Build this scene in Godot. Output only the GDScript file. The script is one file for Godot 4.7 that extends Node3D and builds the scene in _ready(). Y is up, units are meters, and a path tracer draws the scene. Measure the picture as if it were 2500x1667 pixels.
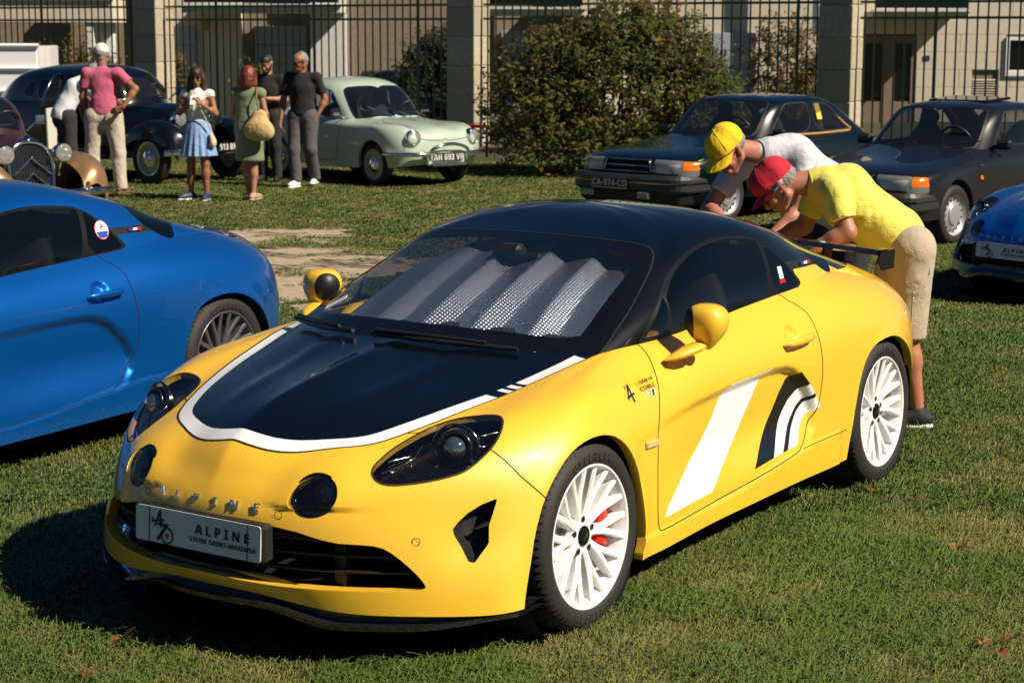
extends Node3D

# ---------------------------------------------------------------- mesh buffer
class Buf:
	var v := PackedVector3Array()
	var n := PackedVector3Array()
	var uv := PackedVector2Array()
	var t := PackedInt32Array()
	func add(p: Vector3, nn: Vector3, q := Vector2.ZERO) -> int:
		v.append(p); n.append(nn); uv.append(q)
		return v.size() - 1
	func tri(a: int, b: int, c: int):
		t.append(a); t.append(b); t.append(c)
	func quad(a: int, b: int, c: int, d: int):
		tri(a, b, c); tri(a, c, d)
	# a flat face with its own vertices; front = clockwise seen from outside, fixed by the wanted normal
	func face(pts: Array, out := Vector3.ZERO, uvs := []):
		var nn: Vector3 = (pts[1] - pts[0]).cross(pts[2] - pts[0]).normalized()
		if out != Vector3.ZERO and nn.dot(out) < 0.0: nn = -nn
		var o := v.size()
		for i in pts.size(): add(pts[i], nn, uvs[i] if uvs.size() > i else Vector2.ZERO)
		for i in range(1, pts.size() - 1): wind(o, o + i, o + i + 1)
	# adds a triangle turned so that its geometric side agrees with its normals
	func wind(a: int, b: int, c: int):
		var g := (v[b] - v[a]).cross(v[c] - v[a])
		if g.dot(n[a] + n[b] + n[c]) > 0.0: tri(a, c, b)
		else: tri(a, b, c)
	func box(c: Vector3, s: Vector3, b := Basis.IDENTITY):
		for ax in 3:
			for sg in [-1.0, 1.0]:
				var d := Vector3.ZERO; d[ax] = sg
				var e := Vector3.ZERO; e[(ax + 1) % 3] = 1
				var f := Vector3.ZERO; f[(ax + 2) % 3] = 1
				var h := s * 0.5
				face([c + b * ((d + e + f) * h), c + b * ((d + e - f) * h), c + b * ((d - e - f) * h), c + b * ((d - e + f) * h)], b * d, [Vector2(1, 1), Vector2(1, 0), Vector2(0, 0), Vector2(0, 1)])
	# box with bevelled edges
	func rbox(c: Vector3, s: Vector3, r := 0.01, b := Basis.IDENTITY):
		var h := s * 0.5
		r = minf(r, minf(h.x, minf(h.y, h.z)) * 0.95)
		var i := h - Vector3.ONE * r
		for ax in 3:
			var x := (ax + 1) % 3; var y := (ax + 2) % 3
			for sg in [-1.0, 1.0]:
				var ps := []
				for q in [[1, 1], [1, -1], [-1, -1], [-1, 1]]:
					var p := Vector3.ZERO; p[ax] = sg * h[ax]; p[x] = q[0] * i[x]; p[y] = q[1] * i[y]; ps.append(c + b * p)
				var d := Vector3.ZERO; d[ax] = sg
				face(ps, b * d)
				for sg2 in [-1.0, 1.0]:
					var p1 := Vector3.ZERO; p1[ax] = sg * h[ax]; p1[x] = sg2 * i[x]; p1[y] = i[y]
					var p2 := p1; p2[y] = -i[y]
					var p3 := Vector3.ZERO; p3[ax] = sg * i[ax]; p3[x] = sg2 * h[x]; p3[y] = -i[y]
					var p4 := p3; p4[y] = i[y]
					var dd := Vector3.ZERO; dd[ax] = sg; dd[x] = sg2
					face([c + b * p1, c + b * p2, c + b * p3, c + b * p4], b * dd)
		for a in [-1.0, 1.0]:
			for e in [-1.0, 1.0]:
				for f in [-1.0, 1.0]:
					var sgn := Vector3(a, e, f)
					face([c + b * (Vector3(h.x, i.y, i.z) * sgn), c + b * (Vector3(i.x, h.y, i.z) * sgn), c + b * (Vector3(i.x, i.y, h.z) * sgn)], b * sgn)
	# lathe about an axis through c: profile of (radius, along)
	func lathe(c: Vector3, axis: Vector3, prof: Array, seg := 32, a0 := 0.0, a1 := TAU, sharp := false):
		axis = axis.normalized()
		var e := axis.cross(Vector3.UP if absf(axis.y) < 0.9 else Vector3.RIGHT).normalized()
		var f := axis.cross(e)
		var pn := []
		for i in prof.size():
			var p0: Vector2 = prof[maxi(i - 1, 0)]; var p1: Vector2 = prof[mini(i + 1, prof.size() - 1)]
			var d := (p1 - p0).normalized()
			pn.append(Vector2(d.y, -d.x))
		if sharp:
			for i in prof.size() - 1: _band(c, axis, e, f, [prof[i], prof[i + 1]], [], seg, a0, a1)
		else: _band(c, axis, e, f, prof, pn, seg, a0, a1)
	func _band(c, axis, e, f, prof, pn, seg, a0, a1):
		if pn.is_empty():
			var d: Vector2 = (prof[1] - prof[0]).normalized()
			pn = [Vector2(d.y, -d.x), Vector2(d.y, -d.x)]
		var o := v.size()
		for k in seg + 1:
			var a: float = lerpf(a0, a1, k / float(seg))
			var r: Vector3 = e * cos(a) + f * sin(a)
			for i in prof.size():
				add(c + r * prof[i].x + axis * prof[i].y, (r * pn[i].x + axis * pn[i].y).normalized(), Vector2(k / float(seg), i / float(prof.size() - 1)))
		var m: int = prof.size()
		for k in seg:
			for i in m - 1:
				wind(o + k * m + i, o + (k + 1) * m + i, o + (k + 1) * m + i + 1)
				wind(o + k * m + i, o + (k + 1) * m + i + 1, o + k * m + i + 1)
	# tube along points with radii (number or array), flattened by squash along its "up"
	func tube(pts: Array, rad, seg := 10, caps := true, squash := 1.0, up := Vector3.UP):
		var o := v.size()
		var m := pts.size()
		for i in m:
			var d: Vector3 = (pts[mini(i + 1, m - 1)] - pts[maxi(i - 1, 0)]).normalized()
			var e := d.cross(up if absf(d.dot(up)) < 0.95 else Vector3.RIGHT).normalized()
			var f := e.cross(d)
			var r: float = rad if rad is float else rad[i]
			for k in seg:
				var a := TAU * k / seg
				add(pts[i] + e * cos(a) * r + f * sin(a) * r * squash, (e * cos(a) + f * sin(a) / squash).normalized(), Vector2(k / float(seg), i / float(m - 1)))
		for i in m - 1:
			for k in seg:
				var k2 := (k + 1) % seg
				wind(o + i * seg + k, o + i * seg + k2, o + (i + 1) * seg + k2)
				wind(o + i * seg + k, o + (i + 1) * seg + k2, o + (i + 1) * seg + k)
		if caps:
			for q in [[0, 1], [m - 1, m - 2]]:
				var ps := []
				for k in seg: ps.append(v[o + q[0] * seg + k])
				face(ps, pts[q[0]] - pts[q[1]])
	# extruded polygon: points p in plane (a, b) at origin c, thickness along a x b
	func prism(c: Vector3, a: Vector3, b: Vector3, poly: PackedVector2Array, depth: float, back := true):
		var nn := a.cross(b).normalized()
		var tr := Geometry2D.triangulate_polygon(poly)
		for side in ([0.0, 1.0] if back else [0.0]):
			var o := v.size()
			var d := nn if side == 0.0 else -nn
			for q in poly: add(c + a * q.x + b * q.y - nn * depth * side, d, q)
			for i in range(0, tr.size(), 3): wind(o + tr[i], o + tr[i + 1], o + tr[i + 2])
		var area := 0.0
		for i in poly.size():
			var q := poly[i]; var r := poly[(i + 1) % poly.size()]
			area += q.x * r.y - r.x * q.y
		for i in poly.size():
			var q := poly[i]; var r := poly[(i + 1) % poly.size()]
			var e := (r - q)
			var od := (a * e.y - b * e.x) * signf(area)
			var p0 := c + a * q.x + b * q.y; var p1 := c + a * r.x + b * r.y
			face([p0, p1, p1 - nn * depth, p0 - nn * depth], od)
	func ellipsoid(c: Vector3, r: Vector3, b := Basis.IDENTITY, nu := 20, nv := 12):
		var o := v.size()
		for j in nv + 1:
			var p := PI * j / nv
			for i in nu + 1:
				var a := TAU * i / nu
				var d := Vector3(sin(p) * cos(a), cos(p), sin(p) * sin(a))
				add(c + b * (d * r), (b * (d / r)).normalized(), Vector2(i / float(nu), j / float(nv)))
		for j in nv:
			for i in nu:
				wind(o + j * (nu + 1) + i, o + j * (nu + 1) + i + 1, o + (j + 1) * (nu + 1) + i + 1)
				wind(o + j * (nu + 1) + i, o + (j + 1) * (nu + 1) + i + 1, o + (j + 1) * (nu + 1) + i)
	func join(b: Buf, x := Transform3D.IDENTITY):
		var o := v.size()
		v.append_array(x * b.v)
		var nb := x.basis
		for q in b.n: n.append((nb * q).normalized())
		uv.append_array(b.uv)
		var flip := nb.determinant() < 0.0
		for i in range(0, b.t.size(), 3):
			if flip: tri(b.t[i] + o, b.t[i + 2] + o, b.t[i + 1] + o)
			else: tri(b.t[i] + o, b.t[i + 1] + o, b.t[i + 2] + o)
	func mirrored() -> Buf:
		var r := Buf.new()
		r.join(self, Transform3D(Basis(Vector3(-1, 0, 0), Vector3.UP, Vector3(0, 0, 1)), Vector3.ZERO))
		return r
	func both() -> Buf:
		var r := mirrored()
		r.join(self)
		return r
	func moved(d: float) -> Buf:
		var r := Buf.new()
		r.join(self)
		for i in r.v.size(): r.v[i] += r.n[i] * d
		return r
	func mesh() -> ArrayMesh:
		var a := []
		a.resize(Mesh.ARRAY_MAX)
		a[Mesh.ARRAY_VERTEX] = v; a[Mesh.ARRAY_NORMAL] = n; a[Mesh.ARRAY_TEX_UV] = uv; a[Mesh.ARRAY_INDEX] = t
		var m := ArrayMesh.new()
		m.add_surface_from_arrays(Mesh.PRIMITIVE_TRIANGLES, a)
		return m

# ---------------------------------------------------------------- splines and grids
func tri_solve(t: PackedFloat64Array, y: PackedVector3Array) -> PackedVector3Array:
	var n := t.size()
	var m := PackedVector3Array(); m.resize(n)
	var c := PackedFloat64Array(); c.resize(n)
	var d := PackedVector3Array(); d.resize(n)
	for i in range(1, n - 1):
		var h0 := t[i] - t[i - 1]; var h1 := t[i + 1] - t[i]
		var w := 2.0 * (h0 + h1) - h0 * c[i - 1]
		c[i] = h1 / w
		d[i] = (6.0 * ((y[i + 1] - y[i]) / h1 - (y[i] - y[i - 1]) / h0) - h0 * d[i - 1]) / w
	for i in range(n - 2, 0, -1): m[i] = d[i] - c[i] * m[i + 1]
	return m

func spl(t: PackedFloat64Array, y: PackedVector3Array, m: PackedVector3Array, q: float) -> Vector3:
	var k := 0
	while k < t.size() - 2 and q > t[k + 1]: k += 1
	var h := t[k + 1] - t[k]
	var a := (t[k + 1] - q) / h; var b := (q - t[k]) / h
	return a * y[k] + b * y[k + 1] + ((a * a * a - a) * m[k] + (b * b * b - b) * m[k + 1]) * h * h / 6.0

var stretch_rear := 1.0
# rows of control points in mm, one text line per column of the car (from nose to tail), left half
func table(s: String) -> Array:
	var cols := []
	for l in s.strip_edges().split("\n"):
		var c := PackedVector3Array()
		for w in l.strip_edges().split(" ", false):
			var f := w.split(",")
			var q := Vector3(f[0].to_float(), f[1].to_float(), f[2].to_float()) * 0.001
			if q.z < -0.4: q.z *= stretch_rear
			c.append(q)
		cols.append(c)
	return cols

class Grid:
	var nu := 0
	var nv := 0
	var p := PackedVector3Array()
	var n := PackedVector3Array()
	func at(i: int, j: int) -> Vector3: return p[i * nv + j]
	# normals by differences; the two end columns lie in the mirror plane
	func normals(sym := true):
		n.resize(p.size())
		for i in nu:
			for j in nv:
				var a: Vector3; var b: Vector3
				if i == 0 and sym: b = at(1, j); a = Vector3(-b.x, b.y, b.z)
				elif i == nu - 1 and sym: a = at(nu - 2, j); b = Vector3(-a.x, a.y, a.z)
				else: a = at(maxi(i - 1, 0), j); b = at(mini(i + 1, nu - 1), j)
				var c := at(i, maxi(j - 1, 0)); var d := at(i, mini(j + 1, nv - 1))
				var e := (b - a).cross(d - c)
				n[i * nv + j] = e.normalized() if e.length() > 1e-12 else Vector3.UP
	func buf() -> Buf:
		var b := Buf.new()
		b.v = p.duplicate(); b.n = n.duplicate()
		b.uv.resize(p.size())
		for i in nu:
			for j in nv: b.uv[i * nv + j] = Vector2(i / float(nu - 1), j / float(nv - 1))
		for i in nu - 1:
			for j in nv - 1:
				b.wind(i * nv + j, (i + 1) * nv + j, (i + 1) * nv + j + 1)
				b.wind(i * nv + j, (i + 1) * nv + j + 1, i * nv + j + 1)
		return b

func grid(cols: Array, nu: int, nv: int, sym := true) -> Grid:
	var c := cols.size(); var r: int = cols[0].size()
	var g := Grid.new(); g.nu = nu; g.nv = nv
	var tv := PackedFloat64Array([0.0])
	for j in r - 1:
		var s := 0.0
		for i in c: s += cols[i][j].distance_to(cols[i][j + 1])
		tv.append(tv[j] + s / c)
	var ext := []
	var fl := Vector3(-1, 1, 1)
	var pad := 2 if sym else 0
	if sym:
		for i in [2, 1]:
			var q := PackedVector3Array()
			for w in cols[i]: q.append(w * fl)
			ext.append(q)
	ext.append_array(cols)
	if sym:
		for i in [c - 2, c - 3]:
			var q := PackedVector3Array()
			for w in cols[i]: q.append(w * fl)
			ext.append(q)
	var tu := PackedFloat64Array([0.0])
	for i in ext.size() - 1:
		var s := 0.0
		for j in r: s += ext[i][j].distance_to(ext[i + 1][j])
		tu.append(tu[i] + s / r)
	var u0 := tu[pad]; var u1 := tu[tu.size() - 1 - pad]
	var rows := []
	for j in r:
		var y := PackedVector3Array()
		for i in ext.size(): y.append(ext[i][j])
		var m := tri_solve(tu, y)
		var o := PackedVector3Array()
		for k in nu: o.append(spl(tu, y, m, lerpf(u0, u1, k / float(nu - 1))))
		rows.append(o)
	g.p.resize(nu * nv)
	for k in nu:
		var y := PackedVector3Array()
		for j in r: y.append(rows[j][k])
		var m := tri_solve(tv, y)
		for q in nv: g.p[k * nv + q] = spl(tv, y, m, lerpf(0.0, tv[r - 1], q / float(nv - 1)))
	g.normals(sym)
	return g

# ---------------------------------------------------------------- cutting a mesh along an outline
func outline(s: String) -> PackedVector2Array:
	var o := PackedVector2Array()
	for w in s.strip_edges().split(" ", false):
		var f := w.split(",")
		o.append(Vector2(f[0].to_float(), f[1].to_float()) * 0.001)
	return o

# the same outline with its corners rounded (Chaikin)
func soft(poly: PackedVector2Array, times := 2) -> PackedVector2Array:
	for k in times:
		var o := PackedVector2Array()
		for i in poly.size():
			var a := poly[i]; var b := poly[(i + 1) % poly.size()]
			o.append(a.lerp(b, 0.25)); o.append(a.lerp(b, 0.75))
		poly = o
	return poly

func circle2(c: Vector2, r: float, seg := 40) -> PackedVector2Array:
	var o := PackedVector2Array()
	for i in seg: o.append(c + Vector2(cos(TAU * i / seg), sin(TAU * i / seg)) * r)
	return o

func sdf(poly: PackedVector2Array, q: Vector2) -> float:
	var d := 1e9
	var inside := false
	var j := poly.size() - 1
	for i in poly.size():
		var a := poly[i]; var b := poly[j]
		var e := b - a; var w := q - a
		var k := w - e * clampf(w.dot(e) / maxf(e.dot(e), 1e-12), 0.0, 1.0)
		d = minf(d, k.length_squared())
		if (a.y > q.y) != (b.y > q.y) and q.x < (b.x - a.x) * (q.y - a.y) / (b.y - a.y) + a.x: inside = not inside
		j = i
	return -sqrt(d) if inside else sqrt(d)

# [inside, outside, rim]: rim holds pairs of points and normals along the cut. planes: [normal, distance] half spaces that the inside keeps to
func cut(m: Buf, poly: PackedVector2Array, ax: Vector3, ay: Vector3, planes := [], grow := 0.0, levels := 1) -> Array:
	var lo := Vector2(1e9, 1e9); var hi := -lo
	for q in poly:
		lo = lo.min(q); hi = hi.max(q)
	lo -= Vector2.ONE * (0.06 + absf(grow)); hi += Vector2.ONE * (0.06 + absf(grow))
	var src := Buf.new()
	src.v = m.v.duplicate(); src.n = m.n.duplicate(); src.uv = m.uv.duplicate()
	var g := PackedFloat32Array()
	for p in src.v: g.append(_cutval(p, poly, ax, ay, planes, grow, lo, hi))
	var tris := m.t
	for l in levels:
		var out := PackedInt32Array()
		var mid := {}
		for i in range(0, tris.size(), 3):
			var a := tris[i]; var b := tris[i + 1]; var c := tris[i + 2]
			var ga := g[a]; var gb := g[b]; var gc := g[c]
			var mn := minf(ga, minf(gb, gc)); var mx := maxf(ga, maxf(gb, gc))
			if (mn <= 0.004 and mx > -0.004) and (src.v[a].distance_squared_to(src.v[b]) > 0.00002 or src.v[b].distance_squared_to(src.v[c]) > 0.00002):
				var e := []
				for q in [[a, b], [b, c], [c, a]]:
					var key: int = mini(q[0], q[1]) * 1000003 + maxi(q[0], q[1])
					if not mid.has(key):
						mid[key] = src.add((src.v[q[0]] + src.v[q[1]]) * 0.5, (src.n[q[0]] + src.n[q[1]]).normalized(), (src.uv[q[0]] + src.uv[q[1]]) * 0.5)
						g.append(_cutval(src.v[mid[key]], poly, ax, ay, planes, grow, lo, hi))
					e.append(mid[key])
				for w in [a, e[0], e[2], e[0], b, e[1], e[2], e[1], c, e[0], e[1], e[2]]: out.append(w)
			else:
				out.append(a); out.append(b); out.append(c)
		tris = out
	var ins := Buf.new(); var outs := Buf.new()
	var rim := PackedVector3Array()
	var mi := {}; var mo := {}; var me := {}
	for i in range(0, tris.size(), 3):
		var id := [tris[i], tris[i + 1], tris[i + 2]]
		var s := 0
		for k in 3:
			if g[id[k]] <= 0.0: s += 1
		if s == 3: _put(ins, mi, src, id[0], id[1], id[2])
		elif s == 0: _put(outs, mo, src, id[0], id[1], id[2])
		else:
			# turn so that id[0] is the odd one out
			var odd := 0
			for k in 3:
				if (g[id[k]] <= 0.0) == (s == 1): odd = k
			var a: int = id[odd]; var b: int = id[(odd + 1) % 3]; var c: int = id[(odd + 2) % 3]
			var e1 := _edge(src, g, me, a, b); var e2 := _edge(src, g, me, a, c)
			if s == 1:
				_put(ins, mi, src, a, e1, e2); _put(outs, mo, src, e1, b, c); _put(outs, mo, src, e1, c, e2)
			else:
				_put(outs, mo, src, a, e1, e2); _put(ins, mi, src, e1, b, c); _put(ins, mi, src, e1, c, e2)
			rim.append(src.v[e1]); rim.append(src.v[e2]); rim.append(src.n[e1]); rim.append(src.n[e2])
	return [ins, outs, rim]

func _cutval(p: Vector3, poly: PackedVector2Array, ax: Vector3, ay: Vector3, planes: Array, grow: float, lo: Vector2, hi: Vector2) -> float:
	var w := -1e9
	for q in planes: w = maxf(w, q[0].dot(p) - q[1])
	if w > 0.05: return w
	var k := Vector2(p.dot(ax), p.dot(ay))
	if k.x < lo.x or k.y < lo.y or k.x > hi.x or k.y > hi.y: return 0.05
	return maxf(w, sdf(poly, k) - grow)

func _edge(src: Buf, g: PackedFloat32Array, me: Dictionary, a: int, b: int) -> int:
	var key := mini(a, b) * 1000003 + maxi(a, b)
	if not me.has(key):
		var t := clampf(g[a] / (g[a] - g[b]), 0.0, 1.0)
		me[key] = src.add(src.v[a].lerp(src.v[b], t), src.n[a].lerp(src.n[b], t).normalized(), src.uv[a].lerp(src.uv[b], t))
	return me[key]

func _put(o: Buf, map: Dictionary, src: Buf, a: int, b: int, c: int):
	for k in [a, b, c]:
		if not map.has(k): map[k] = o.add(src.v[k], src.n[k], src.uv[k])
		o.t.append(map[k])

# the thickness of a panel along a cut: a wall from the rim inwards
func lip(b: Buf, rim: PackedVector3Array, depth: float, dir := Vector3.ZERO):
	for i in range(0, rim.size(), 4):
		var d0 := -rim[i + 2] * depth if dir == Vector3.ZERO else dir * depth
		var d1 := -rim[i + 3] * depth if dir == Vector3.ZERO else dir * depth
		b.face([rim[i], rim[i + 1], rim[i + 1] + d1, rim[i] + d0])

# a narrow strip along a cut, lying just proud of the surface
func ribbon(b: Buf, rim: PackedVector3Array, w: float, up := 0.0012):
	for i in range(0, rim.size(), 4):
		var t := (rim[i + 1] - rim[i]).normalized()
		if t == Vector3.ZERO: continue
		var s0 := t.cross(rim[i + 2]).normalized() * w; var s1 := t.cross(rim[i + 3]).normalized() * w
		var u0 := rim[i + 2] * up; var u1 := rim[i + 3] * up
		var e := t * 0.0006
		b.face([rim[i] - s0 + u0 - e, rim[i] + s0 + u0 - e, rim[i + 1] + s1 + u1 + e, rim[i + 1] - s1 + u1 + e], rim[i + 2])

# ---------------------------------------------------------------- naming
var taken := {}
func numbered(s: String) -> String:
	var k: int = taken.get(s, 0)
	taken[s] = k + 1
	return s if k == 0 else "%s_%03d" % [s, k]

func tag(o: Node, label: String, category := "", group := "", kind := "") -> Node:
	o.set_meta("label", label)
	if category: o.set_meta("category", category)
	if group: o.set_meta("group", group)
	if kind: o.set_meta("kind", kind)
	return o

func thing(called: String, label: String, category: String, at := Vector3.ZERO, turn := 0.0, group := "") -> Node3D:
	var o := Node3D.new()
	o.name = numbered(called)
	add_child(o)
	o.position = at; o.rotation.y = turn
	tag(o, label, category, group)
	return o

func part(called: String, b, m: Material, parent: Node) -> MeshInstance3D:
	var o := MeshInstance3D.new()
	var k := 0
	var nm := called
	while parent.has_node(nm):
		k += 1
		nm = "%s_%03d" % [called, k]
	if parent == self: nm = numbered(called)
	o.name = nm
	o.mesh = b.mesh() if b is Buf else b
	if m: o.material_override = m
	parent.add_child(o, true)
	return o

func look(parent: Node3D, ox: Vector3, label: String) -> void:
	parent.set_meta("label", label)

# ---------------------------------------------------------------- materials
func mat(c: Color, rough := 0.6, metal := 0.0, coat := 0.0) -> StandardMaterial3D:
	var m := StandardMaterial3D.new()
	m.albedo_color = c
	m.roughness = rough
	m.metallic = metal
	if coat > 0.0:
		m.clearcoat_enabled = true; m.clearcoat = coat; m.clearcoat_roughness = 0.03
	return m

func lin(r: float, g: float, b: float) -> Color: return Color(r, g, b).linear_to_srgb()

func pane(c: Color, a: float, rough := 0.02) -> StandardMaterial3D:
	var m := mat(c, rough)
	m.transparency = BaseMaterial3D.TRANSPARENCY_ALPHA
	m.albedo_color.a = a
	return m

func noise_tex(sd: int, freq: float, ramp: Array, size := 512, octaves := 4) -> NoiseTexture2D:
	var f := FastNoiseLite.new()
	f.seed = sd; f.frequency = freq; f.fractal_octaves = octaves
	var t := NoiseTexture2D.new()
	t.noise = f; t.width = size; t.height = size; t.seamless = true
	var g := Gradient.new()
	var offs := PackedFloat32Array(); var cs := PackedColorArray()
	for i in ramp.size():
		offs.append(i / float(ramp.size() - 1)); cs.append(ramp[i])
	g.offsets = offs; g.colors = cs
	t.color_ramp = g
	return t

func mottled(c0: Color, c1: Color, rough: float, freq := 0.02, scale := 1.0, sd := 1) -> StandardMaterial3D:
	var m := mat(Color.WHITE, rough)
	m.albedo_texture = noise_tex(sd, freq, [c0, c1])
	m.uv1_triplanar = true
	m.uv1_scale = Vector3.ONE * scale
	return m

var font: SystemFont
func letters(s: String, height: float, depth := 0.002, bold := false) -> TextMesh:
	var t := TextMesh.new()
	var f := SystemFont.new()
	f.font_names = PackedStringArray(["Droid Sans"])
	if bold: f.font_weight = 700
	t.font = f
	t.text = s
	t.font_size = 48
	t.pixel_size = height / 34.3
	t.depth = depth
	t.curve_step = 1.0
	return t

var rng := RandomNumberGenerator.new()
const BODY := """
0,222,2070 0,290,2095 0,400,2095 0,492,2080 0,567,2025 0,660,1935 0,745,1720 0,805,1400 0,860,1090
220,216,2055 220,290,2078 220,400,2080 220,492,2058 220,572,1992 220,653,1880 230,733,1660 250,790,1360 270,857,1060
440,188,1995 440,290,2008 440,400,2005 440,497,1980 440,585,1912 430,664,1750 440,725,1550 455,782,1280 475,850,980
648,180,1882 643,290,1880 632,400,1865 622,502,1835 605,605,1778 588,685,1602 583,735,1420 585,784,1170 600,843,890
812,175,1742 800,290,1732 772,400,1712 757,512,1685 742,620,1625 712,708,1505 686,750,1360 666,795,1120 648,838,858
887,180,1622 882,300,1596 870,410,1566 860,520,1525 842,632,1462 790,723,1372 737,767,1250 696,803,1050 664,839,832
895,180,1215 897,300,1215 898,420,1215 896,530,1212 886,645,1200 838,743,1150 778,785,1065 722,816,930 676,841,795
885,165,845 889,290,838 889,400,835 885,510,832 873,620,825 842,716,805 792,770,775 738,815,745 692,846,715
866,165,450 868,290,450 862,400,450 862,510,450 862,620,450 848,718,450 812,780,450 764,825,450 716,850,450
857,165,0 860,290,0 852,400,0 856,510,0 862,620,0 850,722,0 816,795,0 768,847,0 728,879,0
862,170,-450 867,290,-450 866,400,-450 872,510,-450 878,620,-450 866,732,-450 830,812,-450 778,871,-450 737,906,-450
884,180,-810 889,300,-815 893,410,-820 897,520,-820 898,630,-820 884,742,-815 842,828,-810 780,887,-800 735,923,-785
894,205,-1210 897,310,-1210 900,420,-1210 902,530,-1210 899,640,-1210 879,742,-1205 822,826,-1200 742,888,-1185 672,925,-1150
848,225,-1560 855,325,-1570 860,435,-1575 860,545,-1570 852,650,-1560 824,738,-1548 762,812,-1530 680,868,-1510 588,912,-1470
655,250,-1875 672,352,-1890 682,455,-1895 680,560,-1890 670,660,-1872 645,748,-1845 590,818,-1800 515,868,-1720 428,910,-1600
345,280,-2010 358,380,-2045 362,470,-2058 360,570,-2055 355,670,-2035 345,765,-2002 325,845,-1960 285,885,-1835 230,912,-1675
0,285,-2055 0,382,-2092 0,472,-2104 0,572,-2104 0,672,-2085 0,772,-2052 0,858,-2012 0,892,-1868 0,914,-1700
"""
const CAB := """
0,860,1090 0,985,800 0,1092,490 0,1176,185 0,1226,0 0,1248,-180
270,857,1060 258,980,778 244,1087,478 230,1171,183 150,1224,0 0,1248,-185
475,850,980 452,968,715 425,1077,442 395,1162,178 250,1222,-5 0,1248,-190
600,843,890 578,948,648 548,1056,398 495,1148,168 330,1216,-20 0,1249,-195
648,838,858 628,935,625 590,1040,382 526,1135,160 370,1213,-35 0,1249,-200
664,839,832 648,933,610 608,1037,365 543,1135,135 385,1212,-60 0,1249,-210
676,841,795 664,930,590 626,1032,345 556,1142,95 395,1214,-90 0,1249,-225
692,846,715 682,928,545 644,1030,310 566,1152,35 400,1217,-130 0,1250,-245
716,850,450 703,940,365 660,1052,205 574,1167,-80 405,1222,-190 0,1250,-280
728,879,0 712,965,-20 665,1072,-90 580,1175,-250 410,1224,-310 0,1248,-340
737,906,-450 716,980,-450 665,1076,-440 578,1163,-475 410,1212,-470 0,1240,-480
735,923,-785 703,986,-730 648,1066,-680 560,1133,-680 400,1185,-620 0,1222,-590
672,925,-1150 645,983,-1040 592,1046,-930 516,1106,-855 370,1162,-730 0,1202,-690
588,912,-1470 565,957,-1300 518,1015,-1120 450,1083,-970 320,1145,-820 0,1185,-750
428,910,-1600 418,946,-1430 390,1003,-1225 342,1078,-1020 240,1140,-860 0,1175,-785
230,912,-1675 226,946,-1485 214,1003,-1262 190,1078,-1040 130,1138,-880 0,1172,-800
0,914,-1700 0,948,-1508 0,1005,-1280 0,1078,-1050 0,1138,-885 0,1171,-805
"""
# ---------------------------------------------------------------- the sports car
var X := Vector3.RIGHT
var Y := Vector3.UP
var Z := Vector3.BACK
var crease_line: PackedVector2Array

func bump(d: float, w: float) -> float: return exp(-(d * d) / (w * w))

# crests, hollows and steps pressed into the panels of the sports car: how far each point moves along its normal
func pressed(p: Vector3, n: Vector3) -> float:
	var d := 0.0
	# spine along the bonnet and nose
	if p.z > 0.9 and p.y > 0.5:
		var along := smoothstep(0.98, 1.35, p.z) * smoothstep(0.49, 0.60, p.y)
		d += along * lerpf(0.017, 0.007, smoothstep(1.70, 1.90, p.z)) * exp(-(sqrt(p.x * p.x + 0.0002) - 0.014) / 0.045)
		# shoulders of the bonnet
		if p.z < 1.9:
			var cx := lerpf(0.30, 0.20, clampf((p.z - 1.0) / 0.8, 0.0, 1.0))
			d += 0.006 * bump(p.x - cx, 0.045) * smoothstep(1.0, 1.25, p.z) * smoothstep(1.85, 1.55, p.z)
		# brow over the round lamp
		var r := Vector2(p.x - 0.362, (p.y - 0.545) * 1.15).length()
		d += 0.013 * bump(maxf(r - 0.05, 0.0), 0.08) * smoothstep(1.7, 1.85, p.z)
		d -= 0.004 * bump(p.x - 0.2, 0.09) * smoothstep(1.8, 1.9, p.z) * smoothstep(0.52, 0.58, p.y)
	# hollow of the bumper corner beside the wheel
	if p.z > 1.45 and p.x > 0.6 and p.y < 0.62:
		d -= 0.010 * bump(p.y - 0.40, 0.10) * bump(p.x - 0.76, 0.06)
	# flank: hollow of the door under its crease
	if absf(n.x) > 0.4 and p.z < 1.0 and p.z > -0.75 and p.y < 0.72:
		var s := -sdf(crease_line, Vector2(p.z, p.y))
		if s > 0.0:
			var deep := lerpf(0.036, 0.004, clampf((p.z + 0.1) / 0.85, 0.0, 1.0))
			d -= deep * smoothstep(0.0, 0.04, s) * smoothstep(0.26, 0.48, p.y)
		# step of the sill
		var line := 0.235 + 0.078 * smoothstep(0.3, -0.7, p.z)
		d += 0.007 * smoothstep(line + 0.006, line - 0.008, p.y)
	# cup behind the door handle
	if n.x > 0.5 and absf(p.z + 0.335) < 0.1: d -= 0.016 * smoothstep(0.05, 0.03, Vector2(p.z + 0.335, p.y - 0.757).length())
	# rounded flare round each arch
	for zc in [1.225, -1.22]:
		if absf(p.z - zc) < 0.5 and n.x > 0.3:
			var rr := Vector2(p.z - zc, p.y - 0.312).length()
			d += 0.008 * bump(rr - 0.335, 0.035)
	return d

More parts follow.
